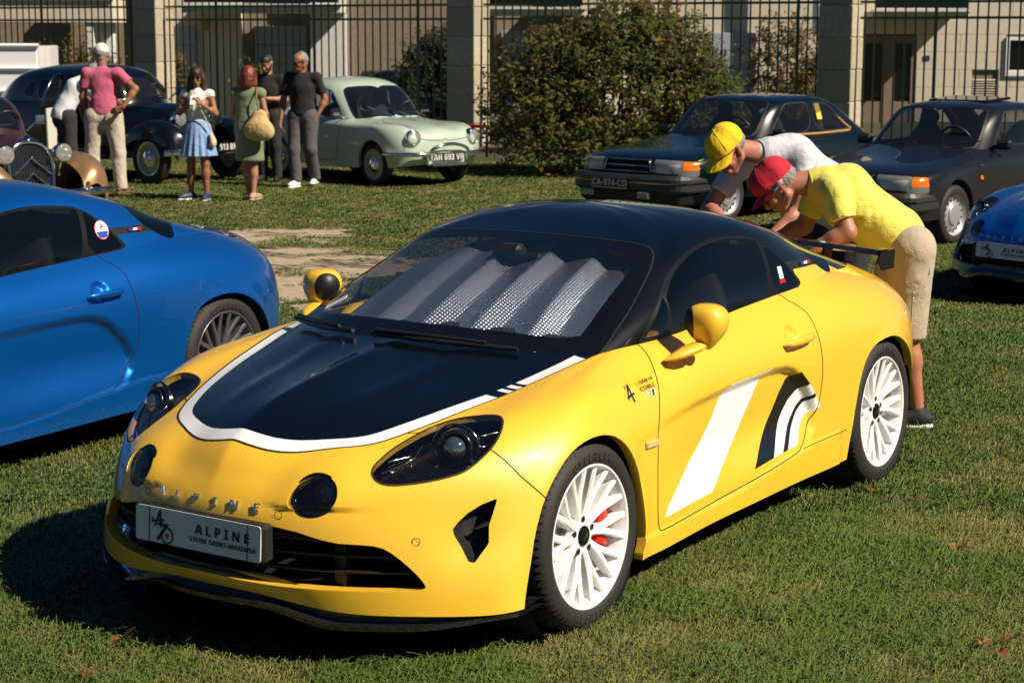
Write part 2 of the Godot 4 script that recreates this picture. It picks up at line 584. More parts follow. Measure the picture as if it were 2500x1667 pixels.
func wheel_parts(w: Node3D, width: float, radius: float, rim_mat: Material, caliper: Material, calz: float):
	var tyre := Buf.new()
	var h := width * 0.5
	var r := radius
	var prof := [Vector2(0.232, h - 0.012), Vector2(0.243, h - 0.002), Vector2(0.262, h + 0.004), Vector2(0.284, h + 0.002), Vector2(r - 0.014, h - 0.010), Vector2(r - 0.004, h - 0.022), Vector2(r - 0.001, h - 0.034)]
	for k in [0.55, 0.2, -0.2, -0.55]:
		var c: float = h * k
		prof.append(Vector2(r, c + 0.008)); prof.append(Vector2(r - 0.007, c + 0.005)); prof.append(Vector2(r - 0.007, c - 0.005)); prof.append(Vector2(r, c - 0.008))
	for q in [Vector2(r - 0.001, -h + 0.034), Vector2(r - 0.006, -h + 0.02), Vector2(0.29, -h), Vector2(0.24, -h + 0.004)]: prof.append(q)
	tyre.lathe(Vector3.ZERO, X, prof, 288)
	# lateral cuts of the tread
	for i in tyre.v.size():
		var p := tyre.v[i]
		var a := atan2(p.y, p.z) + absf(p.x) * 1.3
		var rr := Vector2(p.y, p.z).length()
		var g := fposmod(a / TAU * 72.0, 1.0)
		if rr > r - 0.0145 and g < 0.26 and absf(p.x) > h * 0.3:
			var k := (rr - 0.009) / rr
			tyre.v[i] = Vector3(p.x, p.y * k, p.z * k)
	for i in tyre.v.size():
		var q0 := tyre.v[i]; var a2 := atan2(q0.y, q0.z) + absf(q0.x) * 1.3
		if Vector2(q0.y, q0.z).length() > r - 0.02 and fposmod(a2 / TAU * 72.0, 1.0) < 0.26: tyre.n[i] = (tyre.n[i] + Vector3(0, cos(a2), -sin(a2)) * 0.9).normalized()
	var t := part("tyre", tyre, M.rubber, w)
	# name moulded on the sidewall, letter by letter
	for side in [0.0, PI]:
		var word := "MICHELIN"
		for k in word.length():
			var a: float = side + PI * 0.5 + 0.42 - k * 0.12
			var o := part("sidewall_letter", letters(word[k], 0.021, 0.0015, true), M.rubber_raised, t)
			o.transform = Transform3D(Basis(Vector3(0, cos(a), -sin(a)) * -1.0, Vector3(0, sin(a), cos(a)), X).orthonormalized(), Vector3(h + 0.0055, sin(a) * 0.266, cos(a) * 0.266))
			var b := Basis(X.cross(Vector3(0, sin(a), cos(a))) * -1.0, Vector3(0, sin(a), cos(a)), X)
			o.basis = b
	var rim := Buf.new()
	rim.lathe(Vector3.ZERO, X, [Vector2(0.222, -h + 0.02), Vector2(0.2, -0.03), Vector2(0.212, h - 0.035), Vector2(0.226, h - 0.016), Vector2(0.230, h - 0.006), Vector2(0.236, h - 0.002), Vector2(0.240, h - 0.006), Vector2(0.238, h - 0.014)], 72)
	var hub := h - 0.036
	rim.lathe(Vector3.ZERO, X, [Vector2(0.0, hub), Vector2(0.044, hub), Vector2(0.060, hub - 0.004), Vector2(0.074, hub - 0.016), Vector2(0.076, hub - 0.06)], 48)
	var rm := part("rim", rim, rim_mat, w)
	for k in 10:
		for sgn in [-1.0, 1.0]:
			var a := TAU * k / 10.0
			var sp := Buf.new()
			var pts := []
			for s in 6:
				var q := s / 5.0
				var rad := lerpf(0.05, 0.2275, q)
				var ang: float = a + sgn * (0.035 + 0.128 * smoothstep(0.12, 1.0, q)) + 0.05 * q
				pts.append([Vector3(0, sin(ang), cos(ang)) * rad, Vector3(0, cos(ang), -sin(ang)), lerpf(hub - 0.002, h - 0.010, pow(q, 1.25)) + sgn * 0.0006, lerpf(0.0120, 0.0120, q), lerpf(0.05, 0.03, q)])
			for s in 5:
				var A: Array = pts[s]; var B: Array = pts[s + 1]
				var at := func(P: Array, side: float, dx: float, k2: float) -> Vector3: return P[0] + P[1] * side * P[3] * k2 + X * (P[2] - dx)
				sp.face([at.call(A, -1, 0, 0.55), at.call(B, -1, 0, 0.55), at.call(B, 1, 0, 0.55), at.call(A, 1, 0, 0.55)], X)
				for sd in [-1.0, 1.0]:
					sp.face([at.call(A, sd, 0, 0.55), at.call(B, sd, 0, 0.55), at.call(B, sd, 0.006, 1.0), at.call(A, sd, 0.006, 1.0)], A[1] * sd + X)
					sp.face([at.call(A, sd, 0.006, 1.0), at.call(B, sd, 0.006, 1.0), at.call(B, sd, B[4], 0.9), at.call(A, sd, A[4], 0.9)], A[1] * sd)
			part("spoke", sp, rim_mat, rm)
	for k in 5:
		var a := TAU * k / 5.0 + 0.3
		var hole := Buf.new()
		hole.lathe(Vector3(hub - 0.004, sin(a) * 0.056, cos(a) * 0.056), X, [Vector2(0.0, 0.0055), Vector2(0.011, 0.0055)], 14)
		part("bolt_hole", hole, M.black_satin, rm)
	var cap := Buf.new()
	cap.lathe(Vector3(hub, 0, 0), X, [Vector2(0.034, 0.0), Vector2(0.033, 0.005), Vector2(0.028, 0.008), Vector2(0.0, 0.009)], 32)
	part("hub_cap", cap, M.black_gloss, rm)
	var lg := Buf.new()
	alpha_logo(lg, Vector3(hub + 0.0105, 0, 0), -Z, Y, 0.032, 0.001)
	part("hub_emblem", lg, M.chrome, rm)
	var disc := Buf.new()
	disc.lathe(Vector3(0.0, 0, 0), X, [Vector2(0.08, 0.028), Vector2(0.165, 0.028), Vector2(0.165, 0.004), Vector2(0.08, 0.004)], 48, 0.0, TAU, true)
	disc.lathe(Vector3(0.0, 0, 0), X, [Vector2(0.0, 0.045), Vector2(0.08, 0.045), Vector2(0.085, 0.0)], 32, 0.0, TAU, true)
	part("brake_disc", disc, M.steel, w)
	var cal := Buf.new()
	cal.lathe(Vector3(0.0, 0, 0), X, [Vector2(0.115, -0.01), Vector2(0.115, 0.05), Vector2(0.125, 0.058), Vector2(0.172, 0.058), Vector2(0.18, 0.048), Vector2(0.18, -0.01)], 10, -0.42, 0.42, false)
	var c := part("brake_caliper", cal, caliper, w)
	# the lathe starts at X x UP = Z, so this turns the caliper to its side of the wheel
	c.rotation.x = 0.0 if calz > 0.0 else PI

# the slanted letter A with its arrow-like foot, drawn in the plane (a, b)
func alpha_logo(o: Buf, c: Vector3, a: Vector3, b: Vector3, s: float, depth: float):
	for poly in [[-0.30, -0.5, -0.16, -0.5, 0.22, 0.5, 0.10, 0.5], [0.08, 0.5, 0.24, 0.5, 0.36, -0.5, 0.20, -0.5], [-0.55, -0.30, 0.52, -0.12, 0.50, 0.0, -0.46, -0.16], [-0.55, -0.30, -0.46, -0.16, -0.34, 0.02, -0.42, 0.02]]:
		var q := PackedVector2Array()
		for i in range(0, poly.size(), 2): q.append(Vector2(poly[i], poly[i + 1]) * s)
		o.prism(c, a, b, q, depth)

func plate_print(p: Node3D, w: float, h: float):
	# lettering of the dealer plate, in the plane of the plate
	var dark: Material = M.ink
	var lg := Buf.new()
	alpha_logo(lg, Vector3(-0.315 * w, 0.2 * h, 0.004), X, Y, 0.052, 0.002)
	lg.prism(Vector3(-0.27 * w, -0.12 * h, 0.004), X, Y, PackedVector2Array([Vector2(-0.022, 0.022), Vector2(0.024, 0.022), Vector2(-0.018, -0.034), Vector2(-0.03, -0.03), Vector2(0.004, 0.012), Vector2(-0.022, 0.012)]), 0.002)
	lg.lathe(Vector3(-0.238 * w, -0.26 * h, 0.004), Z, [Vector2(0.021, 0.0), Vector2(0.027, 0.0)], 28)
	part("plate_logo", lg, dark, p)
	var dot := Buf.new()
	dot.lathe(Vector3(-0.238 * w, -0.26 * h, 0.004), Z, [Vector2(0.0, 0.0), Vector2(0.0085, 0.0)], 20)
	part("plate_logo_dot", dot, M.red_gloss, p)
	var t := part("plate_lettering", letters("A L P I N E", 0.03, 0.002, true), dark, p)
	t.position = Vector3(0.205 * w, 0.1 * h, 0.004); t.scale = Vector3(1.12, 1, 1)
	t = part("plate_lettering", letters("STORE SAINT-MAXIMIN", 0.0145, 0.002), dark, p)
	t.position = Vector3(0.205 * w, -0.2 * h, 0.004); t.scale = Vector3(1.28, 1, 1)
	var ln := Buf.new()
	for x in [-0.385, 0.4]: ln.box(Vector3(x * w, 0, 0.0035), Vector3(0.0025, h * 0.985, 0.0015))
	part("plate_strap", ln, dark, p)

func build_alpine(car: Node3D):
	crease_line = outline("960,585 830,602 650,629 450,646 190,656 0,661 -160,666 -260,661 -330,641 -385,610 -450,556 -500,503 -538,440 -535,360 -470,280 -300,200 300,150 960,150")
	var g := grid(table(BODY), 340, 110)
	var moved := PackedVector3Array()
	for i in g.p.size(): moved.append(g.p[i] + g.n[i] * pressed(g.p[i], g.n[i]))
	for j in g.nv:
		moved[j].x = 0.0
		moved[(g.nu - 1) * g.nv + j].x = 0.0
	g.p = moved
	g.normals()
	var body := g.buf()
	var shell_lip := Buf.new()
	var gaps := Buf.new()
	var cutr: Array
	# wheel arches, open at the bottom
	for a in ["1660,60 1628,176 1618,225 1592,314 1562,402 1512,496 1450,566 1384,616 1312,642 1230,650 1155,643 1085,622 1012,574 955,498 918,408 898,319 892,250 905,215 922,178 922,60", "-790,60 -822,180 -848,300 -866,408 -902,520 -958,598 -1045,640 -1166,654 -1284,644 -1400,600 -1498,532 -1560,450 -1590,380 -1605,300 -1612,225 -1640,60"]:
		cutr = cut(body, soft(outline(a), 1), Z, Y, [[-X, -0.45]])
		body = cutr[1]
		lip(shell_lip, cutr[2], 0.035, -X)
	# lower grille
	cutr = cut(body, soft(outline("-300,447 150,447 300,443 440,405 500,402 560,396 600,368 650,315 678,274 676,264 640,258 440,257 200,257 0,264 -300,264"), 1), X, Y, [[-Z, -1.7]])
	body = cutr[1]
	lip(shell_lip, cutr[2], 0.05, -Z)
	var ax := (X - Z).normalized()
	# corner intake
	cutr = cut(body, outline("-597,517 -611,478 -627,437 -630,386 -680,331 -698,338 -718,382 -738,416 -742,435 -722,457 -692,480 -649,502"), ax, Y, [[-Z, -1.4], [-X, -0.5]])
	body = cutr[1]
	var vent_in := Vector3(-0.25, 0.0, -0.97).normalized() * 0.075
	var vent_wall := Buf.new()
	lip(vent_wall, cutr[2], 0.075, vent_in.normalized())
	var vent_floor := Buf.new()
	vent_floor.join(cutr[0], Transform3D(Basis.IDENTITY, vent_in))
	vent_floor.join(vent_wall)
	# headlamp and round lamp
	var by := Vector3(-0.33, 0.88, -0.33).normalized()
	var lamp_poly := PackedVector2Array()
	for q in [[479,608,1857],[475,619,1837],[476,637,1796],[478,655,1746],[488,672,1690],[503,692,1621],[523,706,1561],[550,716,1510],[586,722,1474],[632,727,1452],[672,730,1450],[700,724,1469],[718,710,1497],[732,687,1536],[736,659,1582],[729,636,1623],[718,614,1660],[701,596,1696],[670,585,1739],[631,576,1785],[592,571,1825],[556,569,1858],[530,573,1875],[508,582,1880],[488,595,1872]]:
		var w := Vector3(q[0], q[1], q[2]) * 0.001
		lamp_poly.append(Vector2(w.dot(ax), w.dot(by)))
	lamp_poly = soft(lamp_poly, 1)
	cutr = cut(body, lamp_poly, ax, by, [[-Z, -1.35], [-Y, -0.55]], 0.0, 2)
	body = cutr[1]
	var lamp: Buf = cutr[0]
	ribbon(gaps, cutr[2], 0.003)
	lip(shell_lip, cutr[2], 0.02)
	var fog_poly := PackedVector2Array()
	for k in 40: fog_poly.append(Vector2(0.364 + cos(TAU * k / 40) * 0.072, 0.534 + sin(TAU * k / 40) * 0.059))
	cutr = cut(body, fog_poly, X, Y, [[-Z, -1.7]], 0.0, 2)
	body = cutr[1]
	var fog: Buf = cutr[0]
	lip(shell_lip, cutr[2], 0.02)
	# bonnet
	var band := soft(outline("-300,1947 0,1946 73,1944 145,1931 239,1891 340,1832 400,1779 440,1717 496,1585 545,1430 585,1300 622,1120 645,1000 655,920 660,860 664,835 662,790 640,740 -300,740"), 1)
	cutr = cut(body, band, X, Z, [[-Y, -0.55], [-Z, -0.7]], 0.004)
	body = cutr[1]
	ribbon(gaps, cutr[2], 0.002)
	cutr = cut(cutr[0], band, X, Z, [[-Z, -0.7]], -0.001)
	var outline_black: Buf = cutr[1]
	cutr = cut(cutr[0], band, X, Z, [[-Z, -0.7]], -0.045)
	var bonnet: Buf = cutr[0]
	var white := Buf.new()
	# the band is broken by two dashes near the windscreen
	var rest: Buf = cutr[1]
	var big := outline("-3000,-3000 3000,-3000 3000,3000 -3000,3000")
	for zz in [[0.9, 1.188], [1.208, 1.232], [1.250, 1.272], [1.318, 3.0]]:
		var c2 := cut(rest, big, X * 0.001, Z * 0.001, [[-Z, -zz[0]], [Z, zz[1]]])
		white.join(c2[0])
		rest = c2[1]
	var white_far := Buf.new(); white_far.join(white); white_far.join(rest)
	var rest_near := rest
	# door
	var door_poly := soft(outline("606,890 636,818 662,782 715,725 748,661 760,629 774,597 786,493 793,388 795,290 780,240 760,232 500,236 277,242 -73,259 -345,286 -420,300 -480,360 -545,450 -560,560 -545,680 -525,774 -522,825 -490,859 -450,890 -400,960 600,960"), 1)
	cutr = cut(body, door_poly, Z, Y, [[-X, -0.5]])
	body = cutr[1]
	var door: Buf = cutr[0]
	ribbon(gaps, cutr[2], 0.0022)
	# painted stripes of the flank
	var stripe_white := Buf.new(); var stripe_black := Buf.new()
	var white_poly := outline("192,654 29,658 -139,663 -60,600 16,515 69,463 125,420 182,386 262,340 348,279 737,272 712,310 654,345 532,413 415,471 320,544 255,618")
	var black_poly := outline("-377,617 -455,558 -503,513 -563,449 -470,415 -428,377 -391,318 -166,303 -12,292 -64,343 -140,409 -215,477 -268,550 -311,594")
	var w1 := outline("-457,557 -505,512 -420,470 -345,406 -262,308 -182,303 -276,434 -350,506")
	var w2 := outline("-519,498 -564,448 -470,415 -428,377 -391,318 -305,308 -364,387 -424,447")
	for src in [door, body]:
		var c1 := cut(src, white_poly, Z, Y, [[-X, -0.6]])
		stripe_white.join(c1[0])
		var c2 := cut(c1[1], black_poly, Z, Y, [[-X, -0.6]])
		var c3 := cut(c2[0], w1, Z, Y, [[-X, -0.6]])
		stripe_white.join(c3[0])
		var c4 := cut(c3[1], w2, Z, Y, [[-X, -0.6]])
		stripe_white.join(c4[0]); stripe_black.join(c4[1])
		if src == door: door = c2[1]
		else: body = c2[1]
	# fine joints: bumper to wing, sill
	body = joint(body, gaps, outline("1590,655 1555,575 1500,498"), Z, Y, [[-X, -0.6], [-Z, -1.3]], 0.0018)
	body = joint(body, gaps, outline("452,1672 480,1655 505,1632"), X, Z, [[-Y, -0.55]], 0.0018)
	body = joint(body, gaps, outline("-425,296 -500,303 -640,308 -800,312"), Z, Y, [[-X, -0.6]], 0.0018)
	# ---------- the cabin
	var cg := grid(table(CAB), 300, 90)
	var cab := cg.buf()
	var ws_poly := soft(outline("-60,229 102,226 300,219 420,210 495,200 533,216 570,291 604,423 640,590 655,700 668,800 690,1250 -60,1250"), 1)
	cutr = cut(cab, ws_poly, X, Z, [[-Z, -0.1]])
	cab = cutr[1]
	var seal := Buf.new()
	ribbon(seal, cutr[2], 0.003)
	cutr = cut(cutr[0], soft(outline("-60,296 300,296 462,300 520,325 560,456 596,615 610,740 545,845 470,893 350,935 190,968 0,980 -60,980"), 2), X, Z)
	var frit: Buf = cutr[1]
	var windscreen: Buf = cutr[0]
	var dlo := soft(outline("620,848 606,845 364,857 43,873 -286,895 -423,904 -609,914 -642,926 -645,940 -612,975 -570,1026 -508,1085 -427,1126 -349,1138 -210,1150 -53,1147 85,1122 215,1080 345,1022 480,945 600,868"), 1)
	cutr = cut(cab, dlo, Z, Y, [[-X, -0.4]])
	cab = cutr[1]
	var trim: Buf = cutr[0]
	lip(shell_lip, cutr[2], 0.006)
	cutr = cut(trim, soft(outline("398,861 43,882 -340,906 -352,910 -425,1112 -415,1118 -346,1128 -208,1140 -48,1136 88,1111 212,1070 312,1023 378,985 384,975"), 1), Z, Y)
	var glass: Buf = cutr[0]
	cutr = cut(cutr[1], soft(outline("575,862 560,872 398,985 392,980 428,866"), 1), Z, Y)
	var quarter_front: Buf = cutr[0]
	cutr = cut(cutr[1], soft(outline("-385,909 -452,1102 -465,1100 -500,1072 -560,1018 -604,966 -618,935 -608,922"), 1), Z, Y)
	var quarter_rear: Buf = cutr[0]
	trim = cutr[1]
	# rear screen, the band on the rear pillar, and the yellow quarter below it
	cutr = cut(cab, soft(outline("-60,-840 430,-812 600,-818 668,-850 700,-960 690,-1060 640,-1090 500,-1240 300,-1380 -60,-1440"), 2), X, Z, [[Z, -0.75]])
	cab = cutr[1]
	var rear_screen: Buf = cutr[0]
	cutr = cut(cab, outline("-610,985 -860,978 -1050,960 -1180,920 -2200,920 -2200,700 -610,700"), Z, Y, [[Z, -0.62]])
	var quarter: Buf = cutr[0]
	cab = cutr[1]
	cutr = cut(cab, outline("-560,1018 -870,1010 -1000,990 -1000,940 -560,940"), Z, Y, [[Z, -0.57], [-X, -0.45]])
	var pillar_band: Buf = cutr[0]
	cab = cutr[1]
	body.join(quarter)
	# ---------- parts
	var shell := part("body_shell", body.both(), M.yellow, car)
	part("panel_edge", shell_lip.both(), M.yellow, shell)
	part("panel_gap", gaps.both(), M.gap, shell)
	part("window_seal", seal.both(), M.void_black, shell)
	var bon := bonnet.both(); bon.join(rest_near)
	part("bonnet", bon, M.black_paint, car)
	var stripe := white_far.mirrored(); stripe.join(white)
	var bs := part("bonnet_stripe", stripe, M.white_paint, car)
	part("stripe_edge", outline_black.both(), M.black_paint, bs)
	part("roof", cab.both(), M.black_paint, car)
	part("pillar_band", pillar_band.both(), M.black_satin, car)
	var fr := part("windscreen", windscreen.both(), M.screen_glass, car)
	part("screen_border", frit.both(), M.black_gloss, fr)
	part("rear_window", rear_screen.both(), M.dark_glass, car)
	for side in 2:
		var f := func(b: Buf) -> Buf: return b if side == 0 else b.mirrored()
		var d := part("door", f.call(door), M.yellow, car)
		part("side_stripe", f.call(stripe_white), M.white_paint, d)
		part("side_stripe", f.call(stripe_black), M.black_paint, d)
		part("door_window", f.call(glass), M.dark_glass, d)
		part("quarter_window", f.call(quarter_front), M.dark_glass, d)
		part("window_trim", f.call(trim), M.trim_black, car)
		part("rear_quarter_window", f.call(quarter_rear), M.dark_glass, car)
		# handle with its cup
		var hb := Buf.new()
		hb.tube([Vector3(0.868, 0.742, -0.245), Vector3(0.884, 0.744, -0.262), Vector3(0.890, 0.746, -0.32), Vector3(0.890, 0.747, -0.40), Vector3(0.887, 0.748, -0.445), Vector3(0.874, 0.748, -0.462)], [0.008, 0.014, 0.017, 0.017, 0.016, 0.010], 12, true, 0.6, X)
		part("door_handle", f.call(hb), M.yellow, d)
		var cup := Buf.new()
		cup.ellipsoid(Vector3(0.843, 0.752, -0.345), Vector3(0.018, 0.05, 0.05))
		var lock := Buf.new()
		lock.lathe(Vector3(0.897, 0.749, -0.432), X, [Vector2(0, 0), Vector2(0.005, 0)], 12)
		part("door_lock", f.call(lock), M.black_satin, d)
		# headlamp
		var hl := part("headlight", f.call(lamp), M.lamp_cover, car)
		var bowl: Buf = lamp.moved(-0.055)
		var inner := Buf.new(); inner.join(bowl)
		part("lamp_bowl", f.call(inner), M.lamp_black, hl)
		for q in [[Vector3(0.630, 0.652, 1.628), 0.056]]:
			var c: Vector3 = q[0]; var r: float = q[1]
			var dirv := Vector3(0.35, 0.12, 0.93).normalized()
			var ring := Buf.new()
			ring.lathe(c, dirv, [Vector2(r * 0.72, 0.012), Vector2(r * 0.78, 0.02), Vector2(r * 0.98, 0.026), Vector2(r * 1.05, 0.018), Vector2(r * 1.1, -0.02)], 36)
			part("lamp_ring", f.call(ring), M.lamp_ring, hl)
			var outer := Buf.new()
			outer.lathe(c, dirv, [Vector2(r * 1.28, 0.0), Vector2(r * 1.34, 0.012), Vector2(r * 1.4, 0.0)], 36)
			part("lamp_ring", f.call(outer), M.chrome_dark, hl)
			var lens := Buf.new()
			lens.lathe(c, dirv, [Vector2(r * 0.74, 0.008), Vector2(r * 0.62, 0.03), Vector2(r * 0.36, 0.042), Vector2(0, 0.047)], 32)
			part("lamp_lens", f.call(lens), M.lens, hl)
		var led := Buf.new()
		led.tube([Vector3(0.507, 0.598, 1.845), Vector3(0.535, 0.612, 1.79), Vector3(0.552, 0.632, 1.735), Vector3(0.545, 0.66, 1.68)], 0.003, 6)
		part("light_strip", f.call(led), M.chrome, hl)
		for q in [0.0, 1.0]:
			var mod := Buf.new()
			var c4 := Vector3(lerpf(0.535, 0.70, q), lerpf(0.618, 0.672, q), lerpf(1.79, 1.545, q))
			var e4 := Vector3(0.45, 0.10, -0.88).normalized(); var g4 := Vector3(-0.3, 0.92, -0.1).normalized()
			var loop := []
			for t in [[1, 1], [-1, 1], [-1, -1], [1, -1], [1, 1]]: loop.append(c4 + e4 * 0.036 * t[0] + g4 * 0.017 * t[1])
			mod.tube(loop, 0.0028, 6, false)
			for t in [-0.5, 0.0, 0.5]: mod.tube([c4 + e4 * 0.036 * t + g4 * 0.015, c4 + e4 * 0.036 * t - g4 * 0.015], 0.0018, 5)
			part("light_module", f.call(mod), M.chrome_dark, hl)
		# round lamp
		var fl := part("fog_light", f.call(fog.moved(-0.004)), M.lamp_cover, car)
		part("lamp_bowl", f.call(fog.moved(-0.05)), M.lamp_black, fl)
		var bz := Buf.new()
		var bpts := []
		var bdir := Vector3(0.32, 0.46, 0.82).normalized()
		var be := Y.cross(bdir).normalized(); var bf := bdir.cross(be)
		for k in 41: bpts.append(Vector3(0.364, 0.534, 1.983) + (be * cos(TAU * k / 40) + bf * sin(TAU * k / 40)) * 0.070)
		bz.tube(bpts, 0.006, 8, false)
		part("lamp_bezel", f.call(bz), M.black_gloss, fl)
		var dm := Buf.new()
		dm.lathe(Vector3(0.364, 0.534, 1.984), bdir, [Vector2(0.070, 0.0), Vector2(0.055, 0.008), Vector2(0.03, 0.0125), Vector2(0.0, 0.014)], 36)
		part("lamp_dome", f.call(dm), M.lamp_cover, fl)
		var fc := Vector3(0.385, 0.535, 1.945)
		var fd := Vector3(0.2, 0.18, 0.96).normalized()
		var fring := Buf.new()
		fring.lathe(fc, fd, [Vector2(0.03, 0.012), Vector2(0.034, 0.022), Vector2(0.042, 0.022), Vector2(0.045, 0.0)], 32)
		part("lamp_ring", f.call(fring), M.chrome_dark, fl)
		var flens := Buf.new()
		flens.lathe(fc, fd, [Vector2(0.031, 0.01), Vector2(0.024, 0.026), Vector2(0.0, 0.034)], 28)
		part("lamp_lens", f.call(flens), M.lens, fl)
		# corner intake
		var vb := part("air_intake", f.call(vent_floor), M.black_satin, car)
		var fin := Buf.new()
		fin.tube([Vector3(0.775, 0.442, 1.655), Vector3(0.755, 0.43, 1.685), Vector3(0.73, 0.421, 1.695)], [0.016, 0.011, 0.002], 8, true, 0.5)
		part("intake_fin", f.call(fin), M.black_satin, vb)
		# side repeater
		var rp := Buf.new()
		rp.rbox(Vector3(0.884, 0.551, 0.835), Vector3(0.012, 0.026, 0.082), 0.005)
		part("side_marker", f.call(rp), M.marker, car)
		# mirror
		var mir := Buf.new()
		mirror_shell(mir)
		var c5 := cut(mir, outline("-2000,-2000 2000,-2000 2000,2000 -2000,2000"), X * 0.001, Y * 0.001, [[Vector3(0.80, 0.05, -0.55).normalized(), 0.468]])
		var mr := part("mirror", f.call(c5[1]), M.yellow, d)
		part("mirror_rim", f.call(c5[0]), M.black_satin, mr)
		var mg := Buf.new()
		mg.ellipsoid(Vector3(0.873, 0.915, 0.3945), Vector3(0.064, 0.05, 0.002))
		part("mirror_glass", f.call(mg), M.chrome_dark, mr)
		var arm := Buf.new()
		arm.tube([Vector3(0.80, 0.797, 0.605), Vector3(0.825, 0.808, 0.59), Vector3(0.85, 0.823, 0.555), Vector3(0.868, 0.835, 0.50), Vector3(0.878, 0.843, 0.455)], [0.006, 0.024, 0.034, 0.034, 0.02], 12, true, 0.55)
		part("mirror_arm", f.call(arm), M.yellow, mr)
		# seats behind the glass
		var seat := Buf.new()
		seat.ellipsoid(Vector3(0.36, 0.70, -0.30), Vector3(0.23, 0.34, 0.09), Basis(X, -0.3))
		seat.ellipsoid(Vector3(0.36, 0.98, -0.42), Vector3(0.13, 0.12, 0.06), Basis(X, -0.2))
		seat.ellipsoid(Vector3(0.36, 0.45, -0.02), Vector3(0.24, 0.1, 0.3))
		part("seat", f.call(seat), M.seat, car)
		var dt := Buf.new()
		dt.rbox(Vector3(0.68, 0.70, 0.1), Vector3(0.05, 0.30, 1.1), 0.02)
		part("door_panel", f.call(dt), M.black_satin, d)
		var di := Buf.new()
		di.tube([Vector3(0.655, 0.80, 0.62), Vector3(0.655, 0.835, 0.50), Vector3(0.655, 0.84, 0.40)], [0.035, 0.05, 0.035], 12, true, 0.7)
		part("door_panel_insert", f.call(di), M.yellow, d)
	var lab := Buf.new()
	lab.box(Vector3(0.7165, 0.985, -0.492), Vector3(0.002, 0.05, 0.036), Basis(Z, 0.30))
	part("window_sticker", lab, M.white_paint, car)
	lab = Buf.new()
	lab.box(Vector3(0.7275, 0.951, -0.492), Vector3(0.002, 0.013, 0.05), Basis(Z, 0.30))
	part("window_sticker", lab, M.red_gloss, car)
	var wl := Buf.new()
	var wn := Vector3(-0.32, 0.84, 0.44).normalized()
	var we := Vector3(0.6, 0.35, -0.2); we = (we - wn * we.dot(wn)).normalized()
	wl.box(Vector3(-0.512, 0.915, 0.795) + wn * 0.004, Vector3(0.035, 0.002, 0.095), Basis(wn.cross(we), wn, we).orthonormalized())
	part("windscreen_label", wl, M.white_paint, car)
	# badges on the near flank
	var bd := Buf.new()
	alpha_logo(bd, Vector3(0.841, 0.733, 0.925), Vector3(0.03, 0.06, -1).normalized(), Vector3(-0.42, 0.9, 0.02).normalized(), 0.066, 0.006)
	part("wing_badge", bd, M.chrome, car)
	var bx := Vector3(0.05, 0.05, -1.0).normalized()
	var bn := Vector3(0.93, 0.40, 0.07).normalized()
	bn = (bn - bx * bn.dot(bx)).normalized()
	for q in [["TOUR DE", 0.0125, Vector3(0.826, 0.757, 0.795), M.ink, 1.35], ["CORSE", 0.0145, Vector3(0.8335, 0.735, 0.793), M.ink, 1.55], ["75", 0.0165, Vector3(0.840, 0.712, 0.815), M.white_paint, 1.35]]:
		var o := part("badge_lettering", letters(q[0], q[1], 0.002), q[3], car)
		o.transform = Transform3D(Basis(bx * q[4], bn.cross(bx), bn), q[2] + bn * 0.006)
	for k in 3:
		var sl := Buf.new()
		sl.prism(Vector3(0.8415, 0.712, 0.778 - k * 0.0125) + bn * 0.006, bx, bn.cross(bx), PackedVector2Array([Vector2(-0.008, -0.010), Vector2(0.0, -0.010), Vector2(0.008, 0.011), Vector2(0.0, 0.011)]), 0.002)
		part("badge_bar", sl, M.ink if k == 1 else M.white_paint, car)
	# flag on the rear pillar
	for k in 3:
		var fb := Buf.new()
		fb.box(Vector3(0.7075, 1.0005, -0.715 - k * 0.03), Vector3(0.004, 0.012, 0.03))
		part("flag", fb, [M.flag_blue, M.white_paint, M.red_gloss][k], car)
	# grille
	var gr := Buf.new()
	gr.box(Vector3(0, 0.345, 1.76), Vector3(1.24, 0.2, 0.02))
	var grille := part("grille", gr, M.void_black, car)
	for yy in [0.305, 0.355, 0.40]:
		var sl := Buf.new()
		var pts := []
		for k in 25:
			var x := lerpf(-0.62, 0.62, k / 24.0)
			pts.append(Vector3(x, yy, nose_z(x) - 0.05))
		sl.tube(pts, 0.012, 8, true, 0.45)
		part("grille_slat", sl, M.black_satin, grille)
	for x in [-0.42, -0.14, 0.14, 0.42]:
		var sl := Buf.new()
		sl.rbox(Vector3(x, 0.35, nose_z(x) - 0.075), Vector3(0.045 if absf(x) > 0.3 else 0.012, 0.2, 0.03), 0.006)
		part("grille_post", sl, M.black_satin, grille)
	# splitter
	var spl_b := Buf.new()
	var ring_o := []
	for k in 61:
		var x := lerpf(-0.868, 0.868, k / 60.0)
		var ax2 := absf(x)
		var y := lerpf(0.20, 0.150, smoothstep(0.20, 0.46, ax2)) + 0.02 * smoothstep(0.66, 0.87, ax2)
		ring_o.append([x, y, nose_z(x)])
	for k in 60:
		var A: Array = ring_o[k]; var B: Array = ring_o[k + 1]
		var o := func(P: Array, out: float, dy: float) -> Vector3: return Vector3(P[0] * (1.0 + maxf(out, -0.1) * 0.15), P[1] + dy, P[2] + out - 0.018)
		spl_b.face([o.call(A, 0.035, 0.0), o.call(B, 0.035, 0.0), o.call(B, -0.2, 0.012), o.call(A, -0.2, 0.012)], Y)
		spl_b.face([o.call(A, 0.035, 0.0), o.call(B, 0.035, 0.0), o.call(B, 0.03, -0.016), o.call(A, 0.03, -0.016)], Z)
		spl_b.face([o.call(A, 0.03, -0.016), o.call(B, 0.03, -0.016), o.call(B, -0.3, -0.016), o.call(A, -0.3, -0.016)], -Y)
